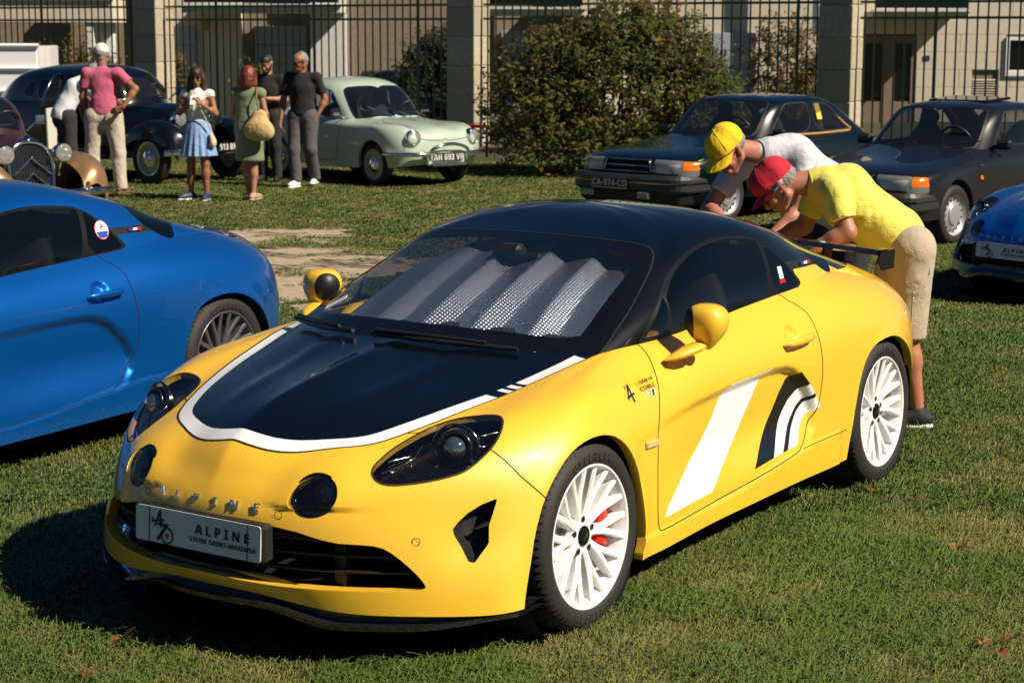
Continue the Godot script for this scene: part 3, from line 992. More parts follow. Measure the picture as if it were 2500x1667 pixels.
		# black return between splitter and bumper
		spl_b.face([o.call(A, -0.012, 0.0), o.call(B, -0.012, 0.0), o.call(B, -0.008, 0.08), o.call(A, -0.008, 0.08)], Z)
	part("front_splitter", spl_b, M.carbon, car)
	# letters on the nose
	for k in 6:
		var x: float = [-0.20, -0.122, -0.042, 0.036, 0.113, 0.196][k]
		var o := part("nose_letter", letters("ALPINE"[k], 0.026, 0.004, true), M.chrome, car)
		o.transform = Transform3D(Basis(Y, -nose_turn(x)) * Basis(X, -0.35), Vector3(x, 0.492, nose_z(x) - 0.004 - 0.006))
		o.scale = Vector3(1.5, 1, 1)
		o.transform = Transform3D(Basis(Y, -nose_turn(x)) * Basis(X, -0.30) * Basis.from_scale(Vector3(1.45, 1, 1)), Vector3(x, 0.493, nose_z(x) - 0.004))
	for q in [[0.643, 0.406, 1.853], [0.272, 0.478, 2.054], [-0.272, 0.478, 2.054], [-0.643, 0.406, 1.853]]:
		var x: float = q[0]
		var nd := Vector3(sin(-nose_turn(x)), 0.10 if absf(x) < 0.5 else 0.05, cos(nose_turn(x))).normalized()
		var sr := Buf.new()
		sr.lathe(Vector3(x, q[1], q[2] + 0.003), nd, [Vector2(0.0108, 0.0), Vector2(0.0132, 0.0)], 20)
		part("parking_sensor", sr, M.gap, car)
	# number plate on its holder
	var ph := Buf.new()
	ph.rbox(Vector3(0, 0.398, 2.097), Vector3(0.54, 0.116, 0.048), 0.008)
	part("plate_holder", ph, M.black_satin, car)
	var pb := Buf.new()
	var poly := PackedVector2Array()
	for c in [Vector2(1, 1), Vector2(-1, 1), Vector2(-1, -1), Vector2(1, -1)]:
		for k in 5:
			var a0 := Vector2(c.x, c.y).angle() - PI / 4 + k * PI / 8
			poly.append(Vector2(c.x * 0.249, c.y * 0.045) + Vector2(cos(a0), sin(a0)) * 0.011)
	pb.prism(Vector3(0, 0, 0.002), X, Y, poly, 0.004)
	var pl := part("number_plate", pb, M.plate, car)
	pl.position = Vector3(0, 0.398, 2.124)
	pl.rotation.x = -0.06
	plate_print(pl, 0.52, 0.112)
	# wipers
	for q in [[Vector3(-0.60, 0.866, 0.93), Vector3(-0.38, 0.872, 1.055), Vector3(-0.20, 0.876, 1.09)], [Vector3(-0.10, 0.878, 1.105), Vector3(0.18, 0.874, 1.10), Vector3(0.46, 0.862, 1.02)]]:
		var wb := Buf.new()
		wb.tube(q, 0.009, 8)
		wb.tube([q[0] + Vector3(0.02, 0.016, 0.008), q[1] + Vector3(0, 0.014, -0.01), q[1].lerp(q[2], 0.6) + Vector3(0, 0.012, 0.0)], 0.007, 8)
		part("wiper", wb, M.black_satin, car)
	# inside: dashboard, mirror, floor
	var ins := Buf.new()
	ins.tube([Vector3(-0.60, 0.80, 0.72), Vector3(-0.3, 0.83, 0.80), Vector3(0.0, 0.835, 0.82), Vector3(0.3, 0.83, 0.80), Vector3(0.60, 0.80, 0.72)], 0.11, 12, true, 0.55)
	ins.box(Vector3(0, 0.78, 0.92), Vector3(1.2, 0.02, 0.4))
	part("dashboard", ins, M.seat, car)
	var rv := Buf.new()
	rv.rbox(Vector3(0.02, 1.075, 0.36), Vector3(0.23, 0.062, 0.03), 0.02)
	rv.rbox(Vector3(0.0, 1.105, 0.37), Vector3(0.12, 0.06, 0.07), 0.02)
	part("rear_view_mirror", rv, M.black_satin, car)
	var st := Buf.new()
	st.box(Vector3(-0.5, 1.0, 0.92), Vector3(0.001, 0.001, 0.001))
	var under := Buf.new()
	under.box(Vector3(0, 0.20, 0.0), Vector3(1.66, 0.02, 1.72))
	under.box(Vector3(0, 0.20, 0.0), Vector3(0.9, 0.02, 3.7))
	under.box(Vector3(0, 0.42, 0.90), Vector3(1.64, 0.46, 0.015))
	under.box(Vector3(0, 0.42, -0.84), Vector3(1.64, 0.46, 0.015))
	under.box(Vector3(0, 0.60, -0.78), Vector3(1.3, 0.7, 0.02))
	for zc in [1.225, -1.22]:
		for s in [-1.0, 1.0]:
			under.lathe(Vector3(s * 0.5, 0.312, zc), X * s, [Vector2(0.0, 0.0), Vector2(0.358, 0.0), Vector2(0.362, 0.355)], 40, 0.0, TAU, true)
	part("underbody", under, M.void_black, car)
	# wheels
	for q in [[1.21, 0.205, 0.312, 0.775], [-1.21, 0.235, 0.318, 0.765]]:
		for s in [1.0, -1.0]:
			var w := Node3D.new()
			w.name = "wheel" if not car.has_node("wheel") else "wheel_%03d" % [1 + car.find_children("wheel_*", "", false, false).size()]
			car.add_child(w)
			w.position = Vector3(q[3] * s, q[2] - 0.004, q[0])
			w.rotation.y = 0.0 if s > 0 else PI
			w.rotate_object_local(Z, 0.02)
			wheel_parts(w, q[1], q[2], M.wheel_white, M.red_gloss, -1.0 if q[0] > 0 else 1.0)
	# wing over the tail
	var wg := Buf.new()
	var sec := PackedVector2Array([Vector2(0.105, 0.0), Vector2(0.06, 0.016), Vector2(-0.04, 0.012), Vector2(-0.105, -0.004), Vector2(-0.04, -0.004), Vector2(0.06, -0.012)])
	for k in 24:
		var x0 := lerpf(-0.642, 0.642, k / 24.0); var x1 := lerpf(-0.642, 0.642, (k + 1) / 24.0)
		for i in sec.size():
			var a := sec[i]; var b := sec[(i + 1) % sec.size()]
			var hgt := func(x: float) -> float: return 0.935 + 0.03 * cos(x * 2.2)
			wg.face([Vector3(x0, hgt.call(x0) + a.y, -1.76 + a.x), Vector3(x0, hgt.call(x0) + b.y, -1.76 + b.x), Vector3(x1, hgt.call(x1) + b.y, -1.76 + b.x), Vector3(x1, hgt.call(x1) + a.y, -1.76 + a.x)], Vector3(0, b.x - a.x, -(b.y - a.y)) * -1.0)
	var wing := part("rear_wing", wg, M.black_paint, car)
	for s in [-1.0, 1.0]:
		var ep := Buf.new()
		ep.prism(Vector3(0.645 * s + 0.005, 0.915, -1.76), -Z, Y, PackedVector2Array([Vector2(-0.10, -0.02), Vector2(-0.07, 0.035), Vector2(0.10, 0.035), Vector2(0.09, -0.055), Vector2(-0.06, -0.055)]), 0.01)
		part("wing_end_plate", ep, M.black_gloss, wing)
		var stt := Buf.new()
		stt.prism(Vector3(0.34 * s, 0.86, -1.8), -Z, Y, PackedVector2Array([Vector2(-0.06, 0.0), Vector2(0.04, 0.0), Vector2(0.06, 0.09), Vector2(-0.03, 0.09)]), 0.012)
		part("wing_strut", stt, M.black_gloss, wing)

# a fine joint along a line: the surface stays whole, a dark strip marks the gap
func joint(m: Buf, gaps: Buf, line: PackedVector2Array, ax: Vector3, ay: Vector3, planes: Array, w: float) -> Buf:
	var poly := line.duplicate()
	for i in range(line.size() - 1, -1, -1):
		var d := (line[mini(i + 1, line.size() - 1)] - line[maxi(i - 1, 0)]).normalized()
		poly.append(line[i] + Vector2(-d.y, d.x) * 0.04)
	var c := cut(m, poly, ax, ay, planes)
	var near := PackedVector3Array()
	var rim: PackedVector3Array = c[2]
	for i in range(0, rim.size(), 4):
		var q := (rim[i] + rim[i + 1]) * 0.5
		var k := Vector2(q.dot(ax), q.dot(ay))
		for s in line.size() - 1:
			if Geometry2D.get_closest_point_to_segment(k, line[s], line[s + 1]).distance_to(k) < 0.002:
				for t in 4: near.append(rim[i + t])
				break
	ribbon(gaps, near, w)
	var o: Buf = c[0]
	o.join(c[1])
	return o

func nose_z(x: float) -> float:
	# plan of the bumper, read from its control points
	var xs := [0.0, 0.22, 0.44, 0.645, 0.79, 0.885, 1.2]
	var zs := [2.085, 2.068, 2.0, 1.878, 1.735, 1.60, 1.2]
	var a := absf(x)
	for i in 6:
		if a <= xs[i + 1]:
			var t: float = (a - xs[i]) / (xs[i + 1] - xs[i])
			var s0: float = (zs[i + 1] - zs[maxi(i - 1, 0)]) / (xs[i + 1] - xs[maxi(i - 1, 0)]) if i > 0 else 0.0
			var s1: float = (zs[mini(i + 2, 6)] - zs[i]) / (xs[mini(i + 2, 6)] - xs[i])
			var h: float = xs[i + 1] - xs[i]
			return (2 * t * t * t - 3 * t * t + 1) * zs[i] + (t * t * t - 2 * t * t + t) * h * s0 + (-2 * t * t * t + 3 * t * t) * zs[i + 1] + (t * t * t - t * t) * h * s1
	return 1.5

func nose_turn(x: float) -> float: return atan((nose_z(x + 0.01) - nose_z(x - 0.01)) / 0.02)

func mirror_shell(b: Buf):
	# rounded pod drawn out to a point at its lower outer corner
	var o := b.v.size()
	var nu := 36; var nv := 24
	for j in nv + 1:
		var ph := PI * j / nv
		for i in nu + 1:
			var a := TAU * i / nu
			var d := Vector3(sin(ph) * cos(a), cos(ph), sin(ph) * sin(a))
			var k := pow(pow(absf(d.x), 2.6) + pow(absf(d.y), 2.6) + pow(absf(d.z), 2.6), -1.0 / 2.6)
			var p := d * k * Vector3(0.077, 0.069, 0.072)
			if p.y < 0.0:
				var t := -p.y / 0.069
				p.x = lerpf(p.x, 0.022, 0.72 * pow(t, 1.5))
				p.z = lerpf(p.z, 0.03, 0.55 * pow(t, 1.5))
				p.y *= 1.36
			p.z = maxf(p.z, -0.040)
			b.add(Vector3(0.875, 0.915, 0.435) + p, d, Vector2.ZERO)
	for j in nv + 1:
		for i in nu + 1:
			var e := b.v[o + j * (nu + 1) + (i + 1) % nu] - b.v[o + j * (nu + 1) + (i + nu - 1) % nu]
			var f := b.v[o + mini(j + 1, nv) * (nu + 1) + i] - b.v[o + maxi(j - 1, 0) * (nu + 1) + i]
			var c := e.cross(f)
			if c.length() > 1e-9:
				c = c.normalized()
				b.n[o + j * (nu + 1) + i] = c if c.dot(b.n[o + j * (nu + 1) + i]) > 0 else -c
	for j in nv:
		for i in nu:
			b.wind(o + j * (nu + 1) + i, o + j * (nu + 1) + i + 1, o + (j + 1) * (nu + 1) + i + 1)
			b.wind(o + j * (nu + 1) + i, o + (j + 1) * (nu + 1) + i + 1, o + (j + 1) * (nu + 1) + i)
# ---------------------------------------------------------------- bodies: tapered limbs joined by a smooth minimum, meshed as surface nets
# bone: [from, to, radius from, radius to, flatten]; flatten squeezes the limb along the given axis (Vector3 of scales) or is absent
func nets(bones: Array, cell: float, blend: float, planes := [], noise_amp := 0.0, noise_freq := 6.0) -> Buf:
	var lo := Vector3.ONE * 1e9; var hi := -lo
	for b in bones:
		var r := maxf(b[2], b[3]) + cell * 2.0
		lo = lo.min((b[0] as Vector3).min(b[1]) - Vector3.ONE * r); hi = hi.max((b[0] as Vector3).max(b[1]) + Vector3.ONE * r)
	var nx := int((hi.x - lo.x) / cell) + 2; var ny := int((hi.y - lo.y) / cell) + 2; var nz := int((hi.z - lo.z) / cell) + 2
	var d := PackedFloat32Array(); d.resize(nx * ny * nz); d.fill(1.0)
	for b in bones:
		var a: Vector3 = b[0]; var e: Vector3 = b[1]; var ra: float = b[2]; var rb: float = b[3]
		var sq: Vector3 = b[4] if b.size() > 4 else Vector3.ONE
		var m := maxf(ra, rb) + blend + cell * 1.5
		var l := ((a.min(e) - Vector3.ONE * m - lo) / cell).floor().max(Vector3.ZERO)
		var h := ((a.max(e) + Vector3.ONE * m - lo) / cell).ceil().min(Vector3(nx - 1, ny - 1, nz - 1))
		var isq := Vector3(1.0 / sq.x, 1.0 / sq.y, 1.0 / sq.z)
		var ab := (e - a) * isq; var ll := maxf(ab.length_squared(), 1e-9)
		var mn := minf(sq.x, minf(sq.y, sq.z))
		for z in range(int(l.z), int(h.z) + 1):
			for y in range(int(l.y), int(h.y) + 1):
				var row := (z * ny + y) * nx
				for x in range(int(l.x), int(h.x) + 1):
					var q := (lo + Vector3(x, y, z) * cell - a) * isq
					var t := clampf(q.dot(ab) / ll, 0.0, 1.0)
					var v := ((q - ab * t).length() - lerpf(ra, rb, t)) * mn
					if v < m:
						var o := d[row + x]
						var k := blend - absf(v - o)
						var r := minf(v, o)
						if k > 0.0: r -= k * k / (4.0 * blend)
						d[row + x] = r
	for pl in planes:
		for z in nz:
			for y in ny:
				for x in nx:
					var i := (z * ny + y) * nx + x
					if d[i] < 0.1:
						var w: float = (pl[0] as Vector3).dot(lo + Vector3(x, y, z) * cell) - pl[1]
						if pl.size() < 3 or (pl[2] as AABB).has_point(lo + Vector3(x, y, z) * cell):
							if w > d[i]: d[i] = w
	var out := Buf.new()
	var id := PackedInt32Array(); id.resize(nx * ny * nz); id.fill(-1)
	var off := [0, 1, nx, nx + 1, nx * ny, nx * ny + 1, nx * ny + nx, nx * ny + nx + 1]
	var f := FastNoiseLite.new(); f.seed = 3; f.frequency = noise_freq
	for z in nz - 1:
		for y in ny - 1:
			var row := (z * ny + y) * nx
			for x in nx - 1:
				var i := row + x
				if d[i] > cell * 2.5 or d[i] < -cell * 2.5: continue
				var mask := 0
				for k in 8:
					if d[i + off[k]] < 0.0: mask |= 1 << k
				if mask == 0 or mask == 255: continue
				var s := Vector3.ZERO; var c := 0
				for e in [[0, 1], [2, 3], [4, 5], [6, 7], [0, 2], [1, 3], [4, 6], [5, 7], [0, 4], [1, 5], [2, 6], [3, 7]]:
					if ((mask >> e[0]) & 1) != ((mask >> e[1]) & 1):
						var g0 := d[i + off[e[0]]]; var g1 := d[i + off[e[1]]]
						var t := g0 / (g0 - g1)
						var p0 := Vector3(e[0] & 1, (e[0] >> 1) & 1, e[0] >> 2); var p1 := Vector3(e[1] & 1, (e[1] >> 1) & 1, e[1] >> 2)
						s += p0.lerp(p1, t); c += 1
				var gr := Vector3(d[i + 1] - d[i] + d[i + nx + 1] - d[i + nx], d[i + nx] - d[i] + d[i + nx + 1] - d[i + 1], d[i + nx * ny] - d[i] + d[i + nx * ny + 1] - d[i + 1]).normalized()
				id[i] = out.add(lo + (Vector3(x, y, z) + s / c) * cell, gr, Vector2.ZERO)
	for z in range(1, nz - 1):
		for y in range(1, ny - 1):
			for x in range(1, nx - 1):
				var i := (z * ny + y) * nx + x
				var s0 := d[i] < 0.0
				if absf(d[i]) > cell * 2.5: continue
				if s0 != (d[i + 1] < 0.0): _q(out, id[i - nx - nx * ny], id[i - nx * ny], id[i], id[i - nx])
				if s0 != (d[i + nx] < 0.0): _q(out, id[i - 1 - nx * ny], id[i - nx * ny], id[i], id[i - 1])
				if s0 != (d[i + nx * ny] < 0.0): _q(out, id[i - 1 - nx], id[i - nx], id[i], id[i - 1])
	if noise_amp > 0.0:
		for i in out.v.size():
			var p := out.v[i]
			var k := f.get_noise_3d(p.x, p.y * 0.7, p.z) + 0.5 * f.get_noise_3d(p.x * 2.3 + 9.0, p.y * 1.7, p.z * 2.3)
			out.v[i] = p + out.n[i] * k * noise_amp
	# normals from the faces
	var nn := PackedVector3Array(); nn.resize(out.v.size())
	for i in range(0, out.t.size(), 3):
		var g := (out.v[out.t[i + 2]] - out.v[out.t[i]]).cross(out.v[out.t[i + 1]] - out.v[out.t[i]])
		for k in 3: nn[out.t[i + k]] += g
	for i in nn.size():
		if nn[i].length() > 1e-14: out.n[i] = nn[i].normalized()
	return out

func _q(b: Buf, a: int, c: int, e: int, f: int):
	if a < 0 or c < 0 or e < 0 or f < 0: return
	b.wind(a, c, e); b.wind(a, e, f)

# default joints of a standing adult of 1.75 m facing +z, left = +x
func joints(over := {}) -> Dictionary:
	var j := {
		"hip_l": Vector3(0.095, 0.90, 0), "hip_r": Vector3(-0.095, 0.90, 0), "knee_l": Vector3(0.10, 0.49, 0.02), "knee_r": Vector3(-0.10, 0.49, 0.02),
		"ank_l": Vector3(0.105, 0.085, -0.02), "ank_r": Vector3(-0.105, 0.085, -0.02), "toe_l": Vector3(0.14, 0.035, 0.15), "toe_r": Vector3(-0.14, 0.035, 0.15),
		"pelvis": Vector3(0, 0.95, 0), "waist": Vector3(0, 1.08, 0.005), "chest": Vector3(0, 1.29, 0.01), "neck": Vector3(0, 1.46, -0.01), "head": Vector3(0, 1.63, 0.02), "face": Vector3(0, -0.05, 1),
		"sh_l": Vector3(0.185, 1.42, -0.01), "sh_r": Vector3(-0.185, 1.42, -0.01), "el_l": Vector3(0.25, 1.13, -0.03), "el_r": Vector3(-0.25, 1.13, -0.03),
		"wr_l": Vector3(0.26, 0.88, 0.04), "wr_r": Vector3(-0.26, 0.88, 0.04), "pt_l": Vector3(0, -1, 0.15), "pt_r": Vector3(0, -1, 0.15), "palm_l": Vector3(-1, 0, 0), "palm_r": Vector3(1, 0, 0),
	}
	for k in over: j[k] = over[k]
	return j

func hand_bones(w: Vector3, dir: Vector3, palm: Vector3, thumb_side: float, curl := 0.5) -> Array:
	dir = dir.normalized()
	palm = (palm - dir * palm.dot(dir)).normalized()
	var side := dir.cross(palm) * thumb_side
	var o := []
	var c := w + dir * 0.05
	for k in 4:
		var s: float = [0.027, 0.009, -0.009, -0.026][k]
		var root := w + dir * (0.088 if k < 3 else 0.08) + side * s
		o.append([w + dir * 0.012 + side * s * 0.55, root, 0.013, 0.0115])
		var l: float = [0.043, 0.048, 0.044, 0.034][k]
		var a := curl * 0.7 + 0.1 * k * curl
		var p1 := root + (dir * cos(a) + palm * sin(a)) * l
		var p2 := p1 + (dir * cos(a * 2.2) + palm * sin(a * 2.2)) * l * 0.62
		var p3 := p2 + (dir * cos(a * 3.0) + palm * sin(a * 3.0)) * l * 0.5
		o.append([root, p1, 0.0098, 0.0088]); o.append([p1, p2, 0.0088, 0.008]); o.append([p2, p3, 0.008, 0.0068])
	var t0 := w + dir * 0.025 + side * 0.026 + palm * 0.006
	var t1 := t0 + (dir * 0.7 + side * 0.65 + palm * 0.3).normalized() * 0.04
	var t2 := t1 + (dir * 0.9 + side * 0.2 + palm * 0.4).normalized() * 0.032
	o.append([w + dir * 0.02, t0, 0.014, 0.014]); o.append([t0, t1, 0.0125, 0.0105]); o.append([t1, t2, 0.0105, 0.0085])
	return o

func ext(a: Vector3, b: Vector3, t: float) -> Vector3: return a + (b - a) * t

# look: skin, hair, shirt, legs materials and cuts. Returns the person's node, its parts built in place
func person(label: String, at: Vector3, turn: float, size: float, j: Dictionary, k: Dictionary) -> Node3D:
	var n := thing("person", label, "person", at, turn, k.get("group", ""))
	n.scale = Vector3.ONE * size
	var cell: float = k.get("cell", 0.016)
	var w: float = k.get("girth", 1.0)
	var fem: bool = k.get("female", false)
	var sw := 0.93 if fem else 1.0
	# ----- the body
	var bones := []
	var body_flat := Vector3(1.0, 1.0, 0.72)
	bones.append([j.pelvis, j.waist, 0.135 * w, 0.125 * w * sw, body_flat])
	bones.append([j.waist, j.chest, 0.125 * w * sw, 0.15 * sw, body_flat])
	bones.append([j.chest, j.chest.lerp(j.neck, 0.55), 0.15 * sw, 0.10, body_flat])
	bones.append([j.chest.lerp(j.neck, 0.6), j.sh_l, 0.075, 0.058 * sw]); bones.append([j.chest.lerp(j.neck, 0.6), j.sh_r, 0.075, 0.058 * sw])
	bones.append([j.chest.lerp(j.neck, 0.8), j.neck.lerp(j.head, 0.45), 0.06 * sw, 0.052 * sw])
	for s in ["_l", "_r"]:
		bones.append([j["sh" + s], j["el" + s], 0.054 * sw, 0.040 * sw])
		bones.append([j["el" + s], ext(j["el" + s], j["wr" + s], 0.3), 0.040 * sw, 0.041 * sw])
		bones.append([ext(j["el" + s], j["wr" + s], 0.3), j["wr" + s], 0.041 * sw, 0.026 * sw])
		bones.append([j["hip" + s] + Vector3(0, 0.02, 0), j["knee" + s], 0.092 * w, 0.055])
		bones.append([j["knee" + s], ext(j["knee" + s], j["ank" + s], 0.35), 0.053, 0.055])
		bones.append([ext(j["knee" + s], j["ank" + s], 0.3), j["ank" + s], 0.055, 0.034])
		bones.append([j["ank" + s] + Vector3(0, -0.03, 0), j["toe" + s], 0.036, 0.024])
	if fem:
		var fwd: Vector3 = j.get("front", Vector3(0, 0, 1))
		for s in [-0.075, 0.075]: bones.append([j.chest + Vector3(s, -0.03, 0) + fwd * 0.05, j.chest + Vector3(s, -0.04, 0) + fwd * 0.075, 0.065, 0.055])
	var body := nets(bones, cell, 0.03)
	var hb := hand_bones(j.wr_l, j.pt_l, j.palm_l, j.get("th_l", 1.0), j.get("curl_l", 0.45))
	var hc: float = k.get("hand_cell", 0.006)
	body.join(nets(hb, hc, 0.006))
	body.join(nets(hand_bones(j.wr_r, j.pt_r, j.palm_r, j.get("th_r", -1.0), j.get("curl_r", 0.45)), hc, 0.006))
	# ----- head, in its own axes: z the face, y the crown
	var fz: Vector3 = j.face.normalized()
	var up: Vector3 = j.get("crown", Vector3(0, 1, 0))
	var fx := up.cross(fz).normalized()
	var hbz := Basis(fx, fz.cross(fx).normalized(), fz)
	var H := Transform3D(hbz, j.head)
	var hd := []
	hd.append([Vector3(0, 0.035, -0.022), Vector3(0, 0.03, 0.012), 0.088, 0.084, Vector3(0.88, 1.0, 1.0)])
	hd.append([Vector3(0, -0.02, 0.035), Vector3(0, -0.085, 0.052), 0.058, 0.036, Vector3(1.0, 1.0, 0.9)])
	hd.append([Vector3(0.045, -0.05, 0.0), Vector3(0.012, -0.09, 0.055), 0.03, 0.022]); hd.append([Vector3(-0.045, -0.05, 0.0), Vector3(-0.012, -0.09, 0.055), 0.03, 0.022])
	hd.append([Vector3(0.035, -0.022, 0.062), Vector3(0.03, -0.03, 0.06), 0.024, 0.022]); hd.append([Vector3(-0.035, -0.022, 0.062), Vector3(-0.03, -0.03, 0.06), 0.024, 0.022])
	hd.append([Vector3(0.03, 0.032, 0.077), Vector3(-0.03, 0.032, 0.077), 0.014, 0.014])
	hd.append([Vector3(0, 0.012, 0.088), Vector3(0, -0.032, 0.106), 0.009, 0.013]); hd.append([Vector3(0.013, -0.036, 0.094), Vector3(-0.013, -0.036, 0.094), 0.0095, 0.0095])
	hd.append([Vector3(0.018, -0.062, 0.086), Vector3(-0.018, -0.062, 0.086), 0.0085, 0.0085]); hd.append([Vector3(0.016, -0.073, 0.085), Vector3(-0.016, -0.073, 0.085), 0.009, 0.009])
	for s in [-1.0, 1.0]:
		hd.append([Vector3(s * 0.081, 0.022, -0.012), Vector3(s * 0.077, -0.024, -0.004), 0.016, 0.010, Vector3(0.55, 1, 1)])
	hd.append([Vector3(0, -0.02, -0.03), H.affine_inverse() * j.neck, 0.058 * sw, 0.055 * sw])
	var hm := nets(hd, k.get("head_cell", 0.007), 0.012)
	body.join(hm, H)
	part("body", body, k.skin, n)
	# eyes and brows
	if not k.get("no_face", false):
		for s in [-1.0, 1.0]:
			var eb := Buf.new()
			eb.ellipsoid(Vector3(s * 0.032, 0.006, 0.0815), Vector3(0.0125, 0.0095, 0.008), Basis.IDENTITY, 14, 8)
			var ew := Buf.new(); ew.join(eb, H)
			var eye := part("eye", ew, M.eye_white, n)
			var ib := Buf.new()
			ib.ellipsoid(Vector3(s * 0.032, 0.005, 0.0875), Vector3(0.006, 0.006, 0.003), Basis.IDENTITY, 12, 6)
			var iw := Buf.new(); iw.join(ib, H)
			part("iris", iw, M.ink, eye)
			var bb := Buf.new()
			bb.tube([Vector3(s * 0.014, 0.026, 0.092), Vector3(s * 0.032, 0.031, 0.091), Vector3(s * 0.05, 0.024, 0.08)], [0.003, 0.004, 0.002], 6)
			var bw := Buf.new(); bw.join(bb, H)
			part("eyebrow", bw, k.hair, n)
		var lb := Buf.new()
		lb.tube([Vector3(-0.022, -0.066, 0.090), Vector3(0.0, -0.067, 0.0955), Vector3(0.022, -0.066, 0.090)], [0.002, 0.0045, 0.002], 8)
		var lw := Buf.new(); lw.join(lb, H)
		part("lips", lw, k.lips, n)
	# ----- hair
	var hs: Array = []
	match k.get("hair_cut", "short"):
		"short": hs = [[Vector3(0, 0.045, -0.03), Vector3(0, 0.052, 0.012), 0.094, 0.082, Vector3(0.9, 1, 1)], [Vector3(0, 0.0, -0.05), Vector3(0, -0.04, -0.055), 0.075, 0.05]]
		"long":
			hs = [[Vector3(0, 0.045, -0.03), Vector3(0, 0.055, 0.015), 0.1, 0.087, Vector3(0.93, 1, 1)], [Vector3(0, 0.0, -0.06), Vector3(0, -0.22, -0.085), 0.085, 0.06], [Vector3(0.075, 0.02, 0.0), Vector3(0.105, -0.2, 0.005), 0.034, 0.045], [Vector3(-0.075, 0.02, 0.0), Vector3(-0.105, -0.2, 0.005), 0.034, 0.045], [Vector3(0.10, -0.18, 0.0), Vector3(0.11, -0.32, 0.03), 0.045, 0.025], [Vector3(-0.10, -0.18, 0.0), Vector3(-0.11, -0.32, 0.03), 0.045, 0.025]]
		"bob":
			hs = [[Vector3(0, 0.045, -0.03), Vector3(0, 0.055, 0.012), 0.104, 0.09, Vector3(0.95, 1, 1)], [Vector3(0, 0.0, -0.055), Vector3(0, -0.10, -0.06), 0.095, 0.08], [Vector3(0.08, 0.02, 0.0), Vector3(0.085, -0.10, 0.0), 0.035, 0.038], [Vector3(-0.08, 0.02, 0.0), Vector3(-0.085, -0.10, 0.0), 0.035, 0.038]]
		"cropped": hs = [[Vector3(0, 0.035, -0.035), Vector3(0, 0.035, -0.01), 0.087, 0.08, Vector3(0.9, 1, 1)], [Vector3(0, 0.0, -0.05), Vector3(0, -0.035, -0.05), 0.072, 0.052]]
	if hs.size() > 0:
		var planes := [] if k.get("hair_cut", "short") in ["long", "bob"] else [[Vector3(0, -0.55, 1).normalized(), 0.05]]
		var hair := nets(hs, k.get("head_cell", 0.007), 0.015, planes, 0.006, 22.0)
		var hw := Buf.new(); hw.join(hair, H)
		part("hair", hw, k.hair, n)
	if k.has("beard"):
		var be := nets([[Vector3(0, -0.085, 0.066), Vector3(0, -0.1, 0.06), 0.034, 0.03], [Vector3(0.05, -0.03, 0.02), Vector3(0.025, -0.088, 0.06), 0.028, 0.024], [Vector3(-0.05, -0.03, 0.02), Vector3(-0.025, -0.088, 0.06), 0.028, 0.024], [Vector3(0.022, -0.05, 0.088), Vector3(-0.022, -0.05, 0.088), 0.007, 0.007]], 0.006, 0.01)
		var bw := Buf.new(); bw.join(be, H)
		part("beard", bw, k.hair, n)
	if k.has("glasses"):
		var gb := Buf.new()
		for s in [-1.0, 1.0]:
			gb.ellipsoid(Vector3(s * 0.034, 0.004, 0.097), Vector3(0.028, 0.021, 0.006), Basis(Vector3.UP, s * 0.25), 18, 10)
			gb.tube([Vector3(s * 0.06, 0.01, 0.085), Vector3(s * 0.079, 0.012, 0.04), Vector3(s * 0.083, 0.014, -0.015), Vector3(s * 0.082, -0.004, -0.03)], 0.0032, 6)
		gb.tube([Vector3(-0.012, 0.008, 0.103), Vector3(0.012, 0.008, 0.103)], 0.0035, 6)
		var gw := Buf.new(); gw.join(gb, H)
		var g := part("sunglasses", gw, M.black_gloss, n)
		if k.has("glasses_arm"):
			var ga := Buf.new()
			for s in [-1.0, 1.0]: ga.tube([Vector3(s * 0.081, 0.013, 0.03), Vector3(s * 0.0845, 0.014, -0.012), Vector3(s * 0.0835, -0.002, -0.028)], 0.0045, 6)
			var gaw := Buf.new(); gaw.join(ga, H)
			part("glasses_arm", gaw, k.glasses_arm, g)
	if k.has("cap"):
		var cb := nets([[Vector3(0, 0.050, -0.028), Vector3(0, 0.056, 0.016), 0.099, 0.09, Vector3(0.92, 1, 1)]], 0.006, 0.01, [[Vector3(0, -1, 0.12).normalized(), -0.032]])
		var brim := Buf.new()
		var rows := []
		for i in 9:
			var a := lerpf(-1.25, 1.25, i / 8.0)
			var row := []
			for q in 5:
				var t := q / 4.0
				var r0 := 0.094
				row.append(Vector3(sin(a) * (r0 - 0.008 + 0.006 * t), 0.040 - 0.020 * t - 0.014 * pow(absf(sin(a)), 2.0), cos(a) * r0 + 0.0 + t * 0.078 * pow(maxf(cos(a * 0.85), 0.0), 0.6)))
			rows.append(row)
		for side in [0.0, -0.004]:
			for i in 8:
				for q in 4:
					var up3 := Vector3(0, 1 if side == 0.0 else -1, 0)
					var dd := Vector3(0, side, 0)
					brim.face([rows[i][q] + dd, rows[i + 1][q] + dd, rows[i + 1][q + 1] + dd, rows[i][q + 1] + dd], up3)
		var cw := Buf.new(); cw.join(cb, H)
		if k.get("cap_flip", false):
			var fl := Buf.new(); fl.join(brim, Transform3D(Basis(Vector3.UP, PI), Vector3.ZERO)); brim = fl
		var cp := part("cap", cw, k.cap, n)
		var bw2 := Buf.new(); bw2.join(brim, H)
		part("cap_peak", bw2, k.cap, cp)
		if k.has("cap_logo"):
			var lg := Buf.new()
			alpha_logo(lg, Vector3(0.0, 0.082, 0.0985), Vector3.RIGHT, Vector3(0, 0.88, -0.47).normalized(), 0.042, 0.003)
			var lw2 := Buf.new(); lw2.join(lg, H)
			part("cap_emblem", lw2, M.ink, cp)
		var seam := Buf.new()
